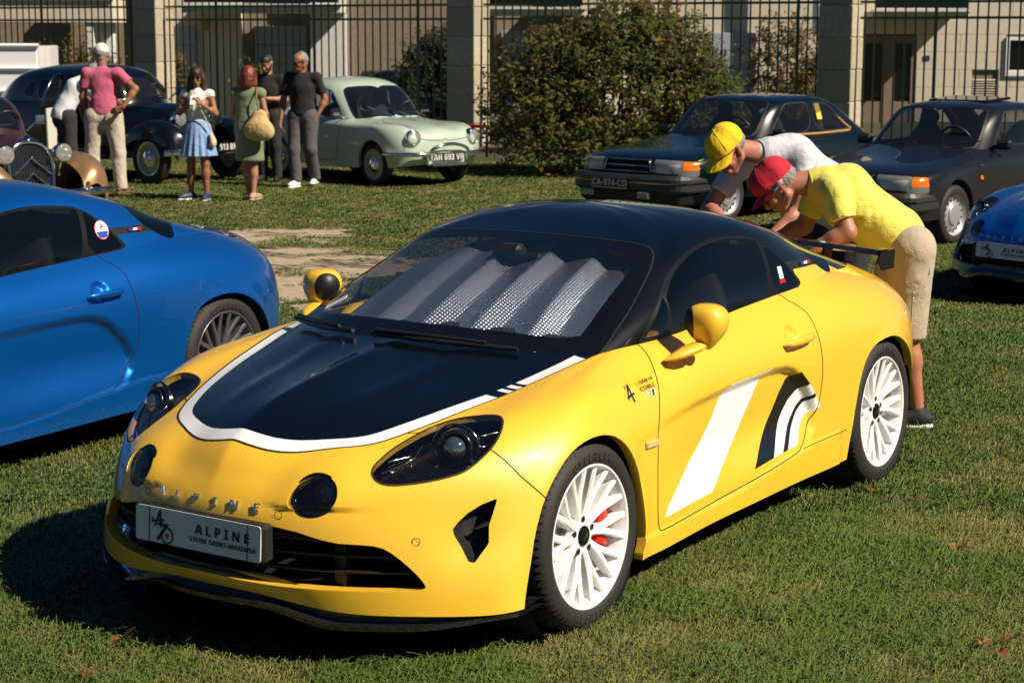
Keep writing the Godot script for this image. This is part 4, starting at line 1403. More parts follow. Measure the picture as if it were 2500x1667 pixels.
		seam.ellipsoid(Vector3(0, 0.148, -0.008), Vector3(0.008, 0.005, 0.008), Basis.IDENTITY, 10, 6)
		for a in 6:
			var pts := []
			for q in 7:
				var th := lerpf(0.05, 1.42, q / 6.0); var ph := TAU * a / 6.0
				pts.append(Vector3(0.0915 * sin(th) * sin(ph), 0.053 + 0.096 * cos(th), -0.006 + 0.118 * sin(th) * cos(ph) * 0.98))
			seam.tube(pts, 0.0015, 4, false)
		var sw2 := Buf.new(); sw2.join(seam, H)
		part("cap_seam", sw2, k.cap, cp)
	# ----- clothes follow the bones, a little wider, and end in clean hems
	var grow: float = k.get("grow", 0.014)
	if k.has("shirt"):
		var sb := []
		var low: Vector3 = ext(j.waist, j.pelvis, k.get("hem", 0.8))
		sb.append([low, j.waist, (0.15 + grow) * w, (0.128 + grow) * w * sw, body_flat])
		sb.append([j.waist, j.chest, (0.128 + grow) * w * sw, (0.152 + grow) * sw, body_flat])
		sb.append([j.chest, j.chest.lerp(j.neck, 0.55), (0.152 + grow) * sw, 0.10 + grow, body_flat])
		sb.append([j.chest.lerp(j.neck, 0.6), j.sh_l, 0.074 + grow * 0.7, 0.058 * sw + grow * 0.5]); sb.append([j.chest.lerp(j.neck, 0.6), j.sh_r, 0.074 + grow * 0.7, 0.058 * sw + grow * 0.5])
		sb.append([j.chest.lerp(j.neck, 0.75), j.chest.lerp(j.neck, 0.92), 0.075, 0.066])
		var sl: float = k.get("sleeve", 0.62)
		var pls := []
		for s in ["_l", "_r"]:
			if sl > 0.0:
				var e := ext(j["sh" + s], j["el" + s], sl)
				sb.append([j["sh" + s], e, 0.057 * sw + grow * 0.6, 0.050 * sw + grow * 1.1])
				var dv: Vector3 = (j["el" + s] - j["sh" + s]).normalized()
				var c: Vector3 = e
				pls.append([dv, dv.dot(c), AABB(c - Vector3.ONE * 0.1 + dv * 0.03, Vector3.ONE * 0.2)])
		if fem:
			var fwd: Vector3 = j.get("front", Vector3(0, 0, 1))
			for s in [-0.075, 0.075]: sb.append([j.chest + Vector3(s, -0.03, 0) + fwd * 0.05, j.chest + Vector3(s, -0.045, 0) + fwd * 0.08, 0.066 + grow * 0.5, 0.056])
		var hd2: Vector3 = (j.pelvis - j.waist).normalized()
		pls.append([hd2, hd2.dot(low) + 0.05])
		var shirt := nets(sb, cell, 0.035, pls, k.get("wrinkle", 0.006), 5.0)
		var so := part("shirt", shirt, k.shirt, n)
		if k.has("collar"):
			var cl := Buf.new()
			var nd: Vector3 = (j.head - j.neck).normalized()
			cl.lathe(j.chest.lerp(j.neck, 0.86), nd, [Vector2(0.082, -0.012), Vector2(0.074, 0.03), Vector2(0.07, 0.038), Vector2(0.066, 0.03)], 24)
			part("collar", cl, k.collar, so)
	if k.has("dress"):
		var db := []
		db.append([j.chest.lerp(j.neck, 0.6), j.sh_l, 0.08 + grow, 0.068 + grow]); db.append([j.chest.lerp(j.neck, 0.6), j.sh_r, 0.08 + grow, 0.068 + grow])
		db.append([j.chest.lerp(j.neck, 0.3), j.chest, 0.13, 0.15 + grow, body_flat]); db.append([j.chest, j.waist, 0.15 + grow, 0.15 + grow, body_flat])
		db.append([j.waist, j.pelvis, 0.155 + grow, 0.17 + grow, body_flat]); db.append([j.pelvis, Vector3(0, 0.46, 0.0), 0.172 + grow, 0.185 + grow, body_flat])
		part("dress", nets(db, cell, 0.05, [[Vector3.DOWN, -0.52]], 0.008, 4.0), k.dress, n)
	if k.has("skirt"):
		var kb := Buf.new()
		var rows2 := []
		var seg := 96
		for q in 9:
			var t := q / 8.0
			var row := PackedVector3Array()
			for i in seg + 1:
				var a := TAU * i / seg
				var pl := 1.0 + 0.075 * t * cos(a * 16.0) + 0.03 * t * cos(a * 7.0 + 1.0)
				var r := lerpf(0.146, 0.235, pow(t, 0.75)) * pl
				row.append(Vector3(cos(a) * r, lerpf(1.06, 0.60, t), sin(a) * r * 0.82))
			rows2.append(row)
		var g := Grid.new(); g.nu = 9; g.nv = seg + 1
		for q in 9: g.p.append_array(rows2[q])
		g.normals(false)
		for i in g.n.size():
			if g.n[i].dot(Vector3(g.p[i].x, 0, g.p[i].z)) < 0: g.n[i] = -g.n[i]
		var gb2 := g.buf()
		part("skirt", gb2, k.skirt, n)
	if k.has("legs"):
		var lb2 := []
		var lg2: float = k.get("leg_grow", 0.016)
		var stop: float = k.get("leg_end", 1.0)
		var lp := []
		lb2.append([j.pelvis + (j.waist - j.pelvis) * 0.35, j.pelvis - Vector3(0, 0.03, 0), (0.13 + lg2 * 0.4) * w, (0.142 + lg2 * 0.5) * w, body_flat])
		for s in ["_l", "_r"]:
			lb2.append([j["hip" + s] + Vector3(0, 0.02, 0), j["knee" + s], (0.098 + lg2 * 0.6) * w, 0.062 + lg2])
			if stop > 0.55:
				var e := ext(j["knee" + s], j["ank" + s], 1.0 if stop >= 1.0 else (stop - 0.5) * 2.0)
				lb2.append([j["knee" + s], e, 0.062 + lg2, 0.045 + lg2 * 1.3])
			else:
				var e2 := ext(j["hip" + s], j["knee" + s], stop * 2.0)
				lb2.append([j["hip" + s], e2, 0.1 + lg2 * 0.4, 0.066 + lg2 * 1.3])
				lp.append([Vector3.DOWN, -(e2.y - 0.01)])
		if stop > 0.55: lp.append([Vector3.DOWN, -(j.ank_l.y - 0.035)])
		part("trousers", nets(lb2, cell, 0.03, lp, k.get("leg_wrinkle", 0.006), 5.0), k.legs, n)
		if stop <= 0.55:
			var sm := Buf.new()
			for s in ["_l", "_r"]:
				var sg := 1.0 if s == "_l" else -1.0
				var h0: Vector3 = j["hip" + s]; var k0: Vector3 = j["knee" + s]
				sm.tube([h0 + Vector3(sg * 0.112, 0.04, 0.0), h0.lerp(k0, 0.5) + Vector3(sg * 0.105, 0, 0.0), k0 + Vector3(sg * 0.098, 0.0, 0.0)], 0.0035, 5)
				sm.tube([h0 + Vector3(sg * 0.085, 0.05, -0.065), h0 + Vector3(sg * 0.09, -0.10, -0.075)], 0.003, 5)
			part("seam", sm, k.legs, n)
	if k.has("shoes"):
		for s in ["_l", "_r"]:
			var a: Vector3 = j["ank" + s]; var t: Vector3 = j["toe" + s]
			var fwd2 := Vector3(t.x - a.x, 0, t.z - a.z).normalized()
			var heel := a - fwd2 * 0.045
			var b2 := nets([[Vector3(heel.x, a.y - 0.035, heel.z), Vector3(t.x, t.y + 0.008, t.z), 0.037, 0.030], [Vector3(a.x, a.y - 0.02, a.z), Vector3(a.x, a.y + 0.005, a.z), 0.042, 0.040], [Vector3(a.x, a.y - 0.02, a.z), t - fwd2 * 0.04 + Vector3(0, 0.02, 0), 0.044, 0.034]], 0.008, 0.02, [[Vector3.DOWN, -(a.y - 0.067)]])
			var sh := part("shoe", b2, k.shoes, n)
			var so2 := nets([[Vector3(heel.x, a.y - 0.07, heel.z), Vector3(t.x, a.y - 0.07, t.z), 0.042, 0.036, Vector3(1, 0.45, 1)]], 0.008, 0.01)
			part("sole", so2, k.get("soles", M.white_paint), sh)
	if k.has("watch"):
		var wa: Vector3 = j.wr_l + (j.el_l - j.wr_l).normalized() * 0.02
		var wd: Vector3 = (j.el_l - j.wr_l).normalized()
		var wb2 := Buf.new()
		wb2.lathe(wa, wd, [Vector2(0.031, -0.011), Vector2(0.034, -0.008), Vector2(0.034, 0.008), Vector2(0.031, 0.011)], 24)
		var wt := part("watch_strap", wb2, M.black_satin, n)
		var wf := Buf.new()
		var wn := (Vector3(0.9, 0.5, 0.2) - wd * wd.dot(Vector3(0.9, 0.5, 0.2))).normalized()
		wf.lathe(wa + wn * 0.032, wn, [Vector2(0.021, 0.0), Vector2(0.021, 0.008), Vector2(0.018, 0.011), Vector2(0.0, 0.011)], 24)
		part("watch_face", wf, M.steel, wt)
	return n
# ---------------------------------------------------------------- older cars: lofted bodies, cut for wheels and windows
const SAAB_BODY := """
0,280,2020 0,500,2060 0,620,2070 0,735,2030 0,850,1450 0,955,780
450,280,2000 450,500,2040 450,620,2050 450,730,2010 450,845,1420 450,950,720
720,280,1930 740,500,1970 740,620,1970 730,715,1930 690,830,1350 660,940,580
820,280,1750 840,500,1780 845,620,1780 828,715,1740 775,815,1200 700,935,500
830,280,1260 845,500,1260 850,620,1260 840,740,1240 790,840,950 715,935,440
830,260,600 845,500,600 850,620,600 845,775,580 800,875,500 730,935,350
830,260,-300 845,500,-300 850,620,-300 845,780,-300 810,880,-300 740,940,-300
830,280,-1260 845,500,-1260 850,620,-1260 840,780,-1260 800,890,-1240 720,950,-1200
800,320,-1950 820,500,-1950 820,620,-1950 810,780,-1920 760,880,-1850 660,940,-1700
600,350,-2250 620,500,-2280 620,620,-2270 600,760,-2220 560,860,-2100 480,920,-1950
0,350,-2300 0,500,-2330 0,620,-2320 0,760,-2280 0,870,-2150 0,930,-2000
"""
const SAAB_CAB := """
0,955,780 0,1160,500 0,1360,200 0,1405,0 0,1420,-200
450,950,720 430,1155,450 400,1352,170 250,1403,0 0,1420,-200
660,940,580 610,1140,340 545,1335,100 350,1395,-10 0,1420,-200
700,935,500 645,1135,270 570,1335,50 370,1395,-50 0,1420,-220
715,935,440 660,1135,220 580,1338,0 380,1396,-100 0,1420,-250
730,935,350 670,1140,100 585,1345,-150 400,1400,-200 0,1422,-300
740,940,-300 680,1140,-350 590,1350,-400 400,1405,-420 0,1425,-450
720,950,-1200 665,1140,-1050 580,1340,-900 400,1390,-800 0,1410,-750
660,940,-1700 610,1100,-1450 530,1280,-1150 350,1350,-950 0,1380,-900
480,920,-1950 450,1060,-1650 400,1240,-1280 250,1330,-1020 0,1370,-950
0,930,-2000 0,1065,-1700 0,1250,-1300 0,1335,-1050 0,1370,-970
"""
const DAU_BODY := """
0,300,1720 0,450,1785 0,610,1795 0,750,1720 0,840,1350 0,900,720
350,300,1705 350,450,1765 350,610,1770 350,740,1690 360,825,1300 400,893,680
580,280,1630 595,450,1700 600,620,1710 565,790,1600 550,840,1150 580,878,520
700,260,1480 730,450,1520 735,625,1520 690,780,1400 640,830,1000 630,868,450
735,250,1130 757,450,1130 760,620,1120 722,765,1070 675,825,800 650,867,380
740,220,500 760,420,500 765,600,500 745,740,500 710,820,420 665,870,280
740,220,-300 760,420,-300 765,600,-300 750,750,-300 720,830,-300 680,875,-300
750,250,-1130 765,450,-1130 770,600,-1130 750,760,-1130 710,840,-1100 640,885,-1050
660,280,-1620 690,450,-1620 690,600,-1620 670,740,-1600 620,820,-1520 540,880,-1400
380,300,-1850 400,450,-1900 400,600,-1880 380,740,-1800 350,820,-1700 300,880,-1520
0,300,-1900 0,450,-1950 0,600,-1930 0,740,-1850 0,820,-1750 0,880,-1580
"""
const DAU_CAB := """
0,900,720 0,1110,500 0,1315,240 0,1410,0 0,1440,-300
400,893,680 385,1108,455 360,1310,195 230,1405,-20 0,1440,-300
580,878,520 560,1088,320 515,1290,95 350,1396,-80 0,1440,-310
630,868,450 605,1078,255 550,1285,35 380,1396,-120 0,1440,-320
650,867,380 625,1078,195 565,1290,-20 390,1398,-170 0,1440,-330
665,870,280 640,1078,95 580,1295,-130 400,1400,-240 0,1440,-350
680,875,-300 655,1078,-330 590,1300,-390 405,1402,-420 0,1438,-450
640,885,-1050 615,1078,-940 555,1280,-810 380,1388,-680 0,1425,-580
540,880,-1400 510,1058,-1230 445,1240,-1020 290,1355,-790 0,1410,-640
300,880,-1520 285,1058,-1330 250,1240,-1120 160,1350,-840 0,1405,-670
0,880,-1580 0,1058,-1380 0,1245,-1160 0,1350,-860 0,1403,-680
"""
const TRA_BODY := """
0,350,1620 0,550,1620 0,780,1580 0,945,1520 0,1030,700
220,350,1600 240,550,1600 220,780,1560 180,920,1500 280,1020,680
340,350,1500 360,550,1500 340,760,1460 300,900,1400 500,1000,580
440,350,1200 460,550,1200 440,760,1150 400,910,1000 600,1000,500
600,320,700 640,550,700 620,760,660 570,920,600 645,1000,420
700,300,200 740,550,200 735,760,200 710,920,200 680,1010,200
710,300,-500 750,550,-500 745,760,-500 720,920,-500 690,1020,-500
680,320,-1300 720,550,-1300 715,760,-1300 690,920,-1280 650,1020,-1200
500,350,-1950 540,550,-1950 530,760,-1900 500,920,-1800 470,1020,-1620
0,350,-2200 0,550,-2200 0,760,-2120 0,920,-1980 0,1020,-1780
"""
const TRA_CAB := """
0,1030,700 0,1220,600 0,1390,480 0,1490,250 0,1530,-100
280,1020,680 270,1215,585 250,1385,465 160,1485,240 0,1530,-100
500,1000,580 480,1205,490 430,1370,380 270,1475,200 0,1530,-120
600,1000,500 575,1200,420 510,1365,320 330,1470,150 0,1530,-150
645,1000,420 615,1200,350 545,1370,250 350,1470,100 0,1530,-200
680,1010,200 650,1210,150 570,1385,50 370,1480,0 0,1535,-250
690,1020,-500 660,1220,-500 580,1395,-500 380,1485,-500 0,1540,-500
650,1020,-1200 615,1210,-1120 540,1380,-1020 350,1470,-900 0,1520,-800
470,1020,-1620 440,1200,-1480 380,1360,-1300 240,1450,-1100 0,1500,-950
0,1020,-1780 0,1200,-1620 0,1360,-1400 0,1450,-1150 0,1500,-1000
"""

func round_wheel(car: Node3D, at: Vector3, r: float, width: float, rim_r: float, rim_mat: Material, style: String):
	var w := Node3D.new()
	var s := signf(at.x)
	w.name = "wheel" if not car.has_node("wheel") else "wheel_%03d" % [1 + car.find_children("wheel_*", "", false, false).size()]
	car.add_child(w)
	w.position = at
	w.rotation.y = 0.0 if s > 0 else PI
	var h := width * 0.5
	var t := Buf.new()
	t.lathe(Vector3.ZERO, X, [Vector2(rim_r, h - 0.012), Vector2(rim_r + 0.012, h), Vector2(lerpf(rim_r, r, 0.6), h + 0.006), Vector2(r - 0.016, h - 0.008), Vector2(r, h - 0.03), Vector2(r, -h + 0.03), Vector2(r - 0.02, -h), Vector2(rim_r, -h)], 56)
	part("tyre", t, M.rubber, w)
	var b := Buf.new()
	b.lathe(Vector3.ZERO, X, [Vector2(rim_r + 0.008, h - 0.002), Vector2(rim_r, h - 0.012), Vector2(rim_r - 0.012, h - 0.03), Vector2(rim_r * 0.8, h - 0.05), Vector2(rim_r * 0.62, h - 0.022), Vector2(rim_r * 0.45, h - 0.012), Vector2(0.0, h - 0.01)], 48)
	var rim := part("rim", b, rim_mat, w)
	if style == "alloy":
		for k in 15:
			var a := TAU * k / 15.0
			var sb := Buf.new()
			sb.ellipsoid(Vector3(h - 0.03, sin(a) * rim_r * 0.80, cos(a) * rim_r * 0.80), Vector3(0.006, rim_r * 0.052, rim_r * 0.11), Basis(X, -a), 12, 6)
			part("rim_hole", sb, M.black_satin, rim)
		var cp := Buf.new()
		cp.lathe(Vector3(h - 0.012, 0, 0), X, [Vector2(rim_r * 0.55, 0.0), Vector2(rim_r * 0.5, 0.012), Vector2(0.0, 0.014)], 32)
		part("hub_cap", cp, rim_mat, rim)
	else:
		var cp := Buf.new()
		cp.lathe(Vector3(h - 0.012, 0, 0), X, [Vector2(rim_r * 0.56, 0.0), Vector2(rim_r * 0.5, 0.018), Vector2(rim_r * 0.3, 0.034), Vector2(rim_r * 0.14, 0.046), Vector2(0.0, 0.05)], 36)
		part("hub_cap", cp, M.chrome, rim)
		var rg := Buf.new()
		rg.lathe(Vector3(h - 0.014, 0, 0), X, [Vector2(rim_r * 0.92, 0.0), Vector2(rim_r * 0.96, 0.010), Vector2(rim_r * 1.02, 0.010), Vector2(rim_r * 1.05, 0.0)], 48)
		part("rim_ring", rg, M.chrome if style == "chrome" else rim_mat, rim)

# sweeps a section (out, up) along a horizontal path
func sweep(b: Buf, pts: Array, sec: Array):
	var m := pts.size()
	for i in m - 1:
		var q := []
		for k in 2:
			var p: Vector3 = pts[i + k]
			var d: Vector3 = (pts[mini(i + k + 1, m - 1)] - pts[maxi(i + k - 1, 0)]).normalized()
			var out := Vector3(d.z, 0, -d.x).normalized()
			q.append([p, out])
		for s in sec.size():
			var s0: Vector2 = sec[s]; var s1: Vector2 = sec[(s + 1) % sec.size()]
			var nrm := Vector2(s1.y - s0.y, -(s1.x - s0.x))
			b.face([q[0][0] + q[0][1] * s0.x + Y * s0.y, q[1][0] + q[1][1] * s0.x + Y * s0.y, q[1][0] + q[1][1] * s1.x + Y * s1.y, q[0][0] + q[0][1] * s1.x + Y * s1.y], q[0][1] * nrm.x + Y * nrm.y)

func curve_pts(pts: Array, n: int) -> Array:
	var t := PackedFloat64Array([0.0]); var y := PackedVector3Array(pts)
	for i in pts.size() - 1: t.append(t[i] + pts[i].distance_to(pts[i + 1]))
	var m := tri_solve(t, y)
	var o := []
	for k in n: o.append(spl(t, y, m, t[t.size() - 1] * k / (n - 1.0)))
	return o

func loft_car(car: Node3D, body_s: String, cab_s: String, paint: Material, glass: Material, arches: Array, screen: String, windows: Array, rear: String, lamps := []) -> Dictionary:
	var body := grid(table(body_s), 200, 60).buf()
	var cab := grid(table(cab_s), 180, 50).buf()
	var lipb := Buf.new(); var gap := Buf.new()
	for a in arches:
		var poly := PackedVector2Array()
		for k in 25:
			var t := PI * k / 24.0
			poly.append(Vector2(a[0] + cos(t) * a[2], a[1] + sin(t) * a[2]))
		poly.append(Vector2(a[0] - a[2], -0.3)); poly.append(Vector2(a[0] + a[2], -0.3))
		var c := cut(body, poly, Z, Y, [[-X, -0.3]])
		body = c[1]; lip(lipb, c[2], 0.04, -X)
	var out := {"body": body, "cab": cab}
	var c1 := cut(cab, soft(outline(screen), 2), X, Z, [[-Z, 0.2]])
	cab = c1[1]
	lip(lipb, c1[2], 0.012)
	var rim := Buf.new()
	ribbon(rim, c1[2], 0.012, 0.003)
	var shell_name := "body_shell"
	var wins := []
	for w in windows:
		var c2 := cut(cab, soft(outline(w), 2), Z, Y, [[-X, -0.3]])
		cab = c2[1]; wins.append(c2[0]); lip(lipb, c2[2], 0.012); ribbon(rim, c2[2], 0.009, 0.003)
	var rs: Buf = null
	if rear != "":
		var c3 := cut(cab, soft(outline(rear), 2), X, Z, [[Z, -0.4]])
		cab = c3[1]; rs = c3[0]
	out.body = body; out.cab = cab; out.lip = lipb; out.rim = rim; out.screen = c1[0]; out.windows = wins; out.rear = rs
	return out

func finish_loft(car: Node3D, o: Dictionary, paint: Material, glass: Material, rim_mat: Material) -> MeshInstance3D:
	var sh := part("body_shell", o.body.both(), paint, car)
	part("roof", o.cab.both(), paint, car)
	part("panel_edge", o.lip.both(), paint, sh)
	var ws := part("windscreen", o.screen.both(), glass, car)
	part("window_surround", o.rim.both(), rim_mat, sh)
	for w in o.windows:
		part("side_window", w, glass, car)
		part("side_window", w.mirrored(), glass, car)
	if o.rear: part("rear_window", o.rear.both(), glass, car)
	return sh

func cabin_fill(car: Node3D, half: float, floor_y: float, zf: float, zr: float, seat_y: float):
	var u := Buf.new()
	u.box(Vector3(0, floor_y, (zf + zr) * 0.5), Vector3(half * 1.9, 0.03, zf - zr))
	u.box(Vector3(0, floor_y + 0.15, zf), Vector3(half * 1.85, 0.4, 0.03)); u.box(Vector3(0, floor_y + 0.15, zr), Vector3(half * 1.85, 0.4, 0.03))
	part("underbody", u, M.void_black, car)
	for x in [-0.36, 0.36]:
		for z in [zf * 0.05 - 0.12, zf * 0.05 - 0.95]:
			var s := Buf.new()
			s.ellipsoid(Vector3(x, seat_y + 0.12, z), Vector3(0.23, 0.36, 0.09), Basis(X, -0.25))
			if z > -0.5: s.ellipsoid(Vector3(x, seat_y + 0.5, z - 0.1), Vector3(0.12, 0.1, 0.05), Basis(X, -0.2))
			s.ellipsoid(Vector3(x, seat_y - 0.12, z + 0.25), Vector3(0.24, 0.1, 0.28))
			part("seat", s, M.seat_old, car)
	var st := Buf.new()
	var c := Vector3(0.36, seat_y + 0.28, zf * 0.05 + 0.42)
	var ax := Vector3(0, 0.45, -0.9).normalized()
	var pts := []
	var e := X; var f := ax.cross(X)
	for k in 25: pts.append(c + (e * cos(TAU * k / 24) + f * sin(TAU * k / 24)) * 0.185)
	st.tube(pts, 0.013, 8, false)
	st.tube([c - e * 0.18, c + e * 0.18], 0.012, 6)
	part("steering_wheel", st, M.black_satin, car)

func plate_part(car: Node3D, text: String, at: Vector3, size: Vector2, bg: Material, fg: Material, h: float):
	var b := Buf.new()
	b.rbox(Vector3.ZERO, Vector3(size.x, size.y, 0.012), 0.004)
	var p := part("number_plate", b, bg, car)
	p.position = at
	var t := part("plate_lettering", letters(text, h, 0.003, true), fg, p)
	t.position = Vector3(0, 0, 0.0075)
	var fr := Buf.new()
	for s in [-1.0, 1.0]:
		fr.box(Vector3(0, s * size.y * 0.5, 0.004), Vector3(size.x + 0.012, 0.007, 0.012)); fr.box(Vector3(s * size.x * 0.5, 0, 0.004), Vector3(0.007, size.y - 0.008, 0.012))
	part("plate_frame", fr, M.chrome, p)

func round_lamp(car: Node3D, c: Vector3, r: float, dir: Vector3, back := 0.05):
	var b := Buf.new()
	b.lathe(c, dir, [Vector2(r * 1.12, -back), Vector2(r * 1.14, 0.0), Vector2(r * 1.06, 0.014), Vector2(r * 0.96, 0.010), Vector2(r * 0.94, 0.0)], 36)
	var l := part("headlight", b, M.chrome, car)
	var g := Buf.new()
	g.lathe(c, dir, [Vector2(r * 0.95, 0.002), Vector2(r * 0.7, 0.018), Vector2(r * 0.35, 0.027), Vector2(0.0, 0.03)], 32)
	part("lamp_glass", g, M.lamp_glass, l)
	var rf := Buf.new()
	rf.lathe(c, dir, [Vector2(r * 0.95, 0.0), Vector2(r * 0.5, -0.04), Vector2(0.0, -0.05)], 28)
	part("reflector", rf, M.chrome, l)

func bar_mirror(car: Node3D, a: Vector3, b: Vector3, size: Vector3, m: Material):
	var st := Buf.new()
	st.tube([a, a.lerp(b, 0.6) + Vector3(0, 0.01, 0), b], 0.012, 8)
	st.rbox(b, size, minf(size.x, minf(size.y, size.z)) * 0.4)
	part("mirror", st, m, car)

func build_saab(car: Node3D, paint: Material, green: bool):
	var o := loft_car(car, SAAB_BODY, SAAB_CAB, paint, M.window_glass, [[1.26, 0.33, 0.335], [-1.26, 0.33, 0.33]], "-60,215 380,190 500,130 545,140 600,330 655,560 600,640 450,735 -60,800", ["330,965 60,965 -480,968 -495,1310 -440,1318 -150,1318 -20,1300 120,1160", "-560,970 -1250,985 -1330,1010 -1080,1180 -900,1290 -800,1312 -575,1316"], "-60,-1080 300,-1100 400,-1180 460,-1600 400,-1900 -60,-1950")
	# front: lamps, grille and bumper cut into the nose
	var b: Buf = o.body
	var c := cut(b, outline("380,585 700,580 735,600 735,715 700,728 380,735"), X, Y, [[-Z, -1.6]])
	b = c[1]
	var lampb: Buf = c[0]
	lip(o.lip, c[2], 0.02)
	# the corner lamp wraps round the wing
	c = cut(b, outline("-2030,560 -1800,560 -1800,712 -2030,722"), -Z, Y, [[-X, -0.70], [-Z, -1.7]])
	b = c[1]
	var cornerb: Buf = c[0]
	c = cut(b, outline("-400,585 330,585 350,600 330,722 -400,722"), X, Y, [[-Z, -1.9]])
	b = c[1]
	o.body = b
	var sh := finish_loft(car, o, paint, M.window_glass, M.black_satin)
	cabin_fill(car, 0.78, 0.27, 0.85, -1.7, 0.72)
	for s in 2:
		var f := func(q: Buf) -> Buf: return q if s == 0 else q.mirrored()
		var hl := part("headlight", f.call(lampb), M.lamp_glass, car)
		part("reflector", f.call(lampb.moved(-0.04)), M.lamp_grey, hl)
		# amber above, clear below
		var c2 := cut(cornerb, outline("-3000,622 3000,622 3000,3000 -3000,3000"), Z, Y)
		var tl := part("corner_lamp", f.call(c2[0].moved(0.004)), M.amber, car)
		part("lamp_base", f.call(c2[1].moved(0.003)), M.lamp_glass, tl)
		var flb := Buf.new()
		flb.rbox(Vector3(0.42, 0.34, 2.26), Vector3(0.19, 0.1, 0.06), 0.02)
		if green:
			var fl := part("spot_lamp", f.call(flb), M.chrome_dark, car)
			var fg := Buf.new()
			fg.rbox(Vector3(0.42, 0.34, 2.288), Vector3(0.16, 0.075, 0.012), 0.005)
			part("lamp_glass", f.call(fg), M.lamp_glass, fl)
		var ind := Buf.new()
		ind.rbox(Vector3(0.852, 0.66, 0.78), Vector3(0.02, 0.045, 0.06), 0.008)
		part("side_marker", f.call(ind), M.amber, car)
		var mr := Buf.new()
		mr.rbox(Vector3(0.86, 0.985, 0.36), Vector3(0.19, 0.105, 0.08), 0.03)
		mr.tube([Vector3(0.73, 0.945, 0.38), Vector3(0.80, 0.965, 0.37)], 0.025, 8)
		part("mirror", f.call(mr), M.black_satin, car)
		var hd := Buf.new()
		hd.rbox(Vector3(0.842, 0.79, -0.42), Vector3(0.03, 0.03, 0.16), 0.01)
		part("door_handle", f.call(hd), M.black_satin, car)
		var fl2 := Buf.new()
		var arc := []
		for k in 19:
			var t := PI * (k / 18.0) * 0.94 + 0.08
			arc.append(Vector3(0.845 - 0.006 * absf(cos(t)), 0.33 + sin(t) * 0.348, 1.26 + cos(t) * 0.348))
		fl2.tube(arc, 0.016, 8)
		part("wheel_arch_trim", f.call(fl2), M.black_satin if green else paint, car)
		for z in [1.26, -1.26]: round_wheel(car, Vector3(0.745 if s == 0 else -0.745, 0.305, z), 0.305, 0.19, 0.205, M.alloy, "alloy")
	# bumper
	var path := curve_pts([Vector3(0.855, 0.47, 1.62), Vector3(0.855, 0.47, 1.85), Vector3(0.80, 0.47, 2.08), Vector3(0.5, 0.47, 2.19), Vector3(0.0, 0.47, 2.22), Vector3(-0.5, 0.47, 2.19), Vector3(-0.80, 0.47, 2.08), Vector3(-0.855, 0.47, 1.85), Vector3(-0.855, 0.47, 1.62)], 40)
	var bb := Buf.new()
	sweep(bb, path, [Vector2(-0.12, -0.1), Vector2(-0.02, -0.1), Vector2(0.0, -0.075), Vector2(0.0, 0.05), Vector2(-0.03, 0.09), Vector2(-0.12, 0.09)])
	for i in bb.n.size(): pass
	var bm := part("bumper", bb, M.bumper, car)
	var bl := Buf.new()
	sweep(bl, path, [Vector2(0.002, 0.0), Vector2(0.008, 0.0), Vector2(0.008, 0.012), Vector2(0.002, 0.012)])
	part("bumper_trim", bl, M.chrome_dark, bm)
	var val := Buf.new()
	sweep(val, path, [Vector2(-0.14, -0.26), Vector2(-0.08, -0.22), Vector2(-0.05, -0.1), Vector2(-0.14, -0.1)])
	part("front_valance", val, M.black_satin, car)
	var rpath := curve_pts([Vector3(-0.85, 0.47, -1.6), Vector3(-0.82, 0.47, -2.0), Vector3(-0.6, 0.47, -2.32), Vector3(0.0, 0.47, -2.4), Vector3(0.6, 0.47, -2.32), Vector3(0.82, 0.47, -2.0), Vector3(0.85, 0.47, -1.6)], 24)
	var rb := Buf.new()
	sweep(rb, rpath, [Vector2(-0.12, -0.1), Vector2(0.0, -0.075), Vector2(0.0, 0.05), Vector2(-0.12, 0.09)])
	part("bumper", rb, M.bumper, car)
	# grille
	var gb := Buf.new()
	gb.box(Vector3(0, 0.65, 1.99), Vector3(0.76, 0.15, 0.02))
	var gr := part("grille", gb, M.void_black, car)
	var gf := Buf.new()
	for q in [[Vector3(0, 0.725, 2.055), Vector3(0.70, 0.014, 0.03)], [Vector3(0, 0.59, 2.065), Vector3(0.62, 0.014, 0.03)], [Vector3(0, 0.655, 2.06), Vector3(0.6, 0.018, 0.02)]]: gf.rbox(q[0], q[1], 0.005)
	for s in [-1.0, 1.0]: gf.rbox(Vector3(0.335 * s, 0.655, 2.055), Vector3(0.014, 0.13, 0.03), 0.005, Basis(Z, 0.25 * s))
	part("grille_frame", gf, M.chrome, gr)
	var em := Buf.new()
	em.rbox(Vector3(0, 0.765, 1.965), Vector3(0.09, 0.012, 0.024), 0.003, Basis(X, 0.5))
	part("bonnet_emblem", em, M.chrome, car)
	for x in [-0.25, 0.32]:
		var wb := Buf.new()
		wb.tube([Vector3(x, 0.965, 0.80), Vector3(x + 0.22, 1.0, 0.70), Vector3(x + 0.42, 1.03, 0.62)], 0.008, 6)
		part("wiper", wb, M.black_satin, car)
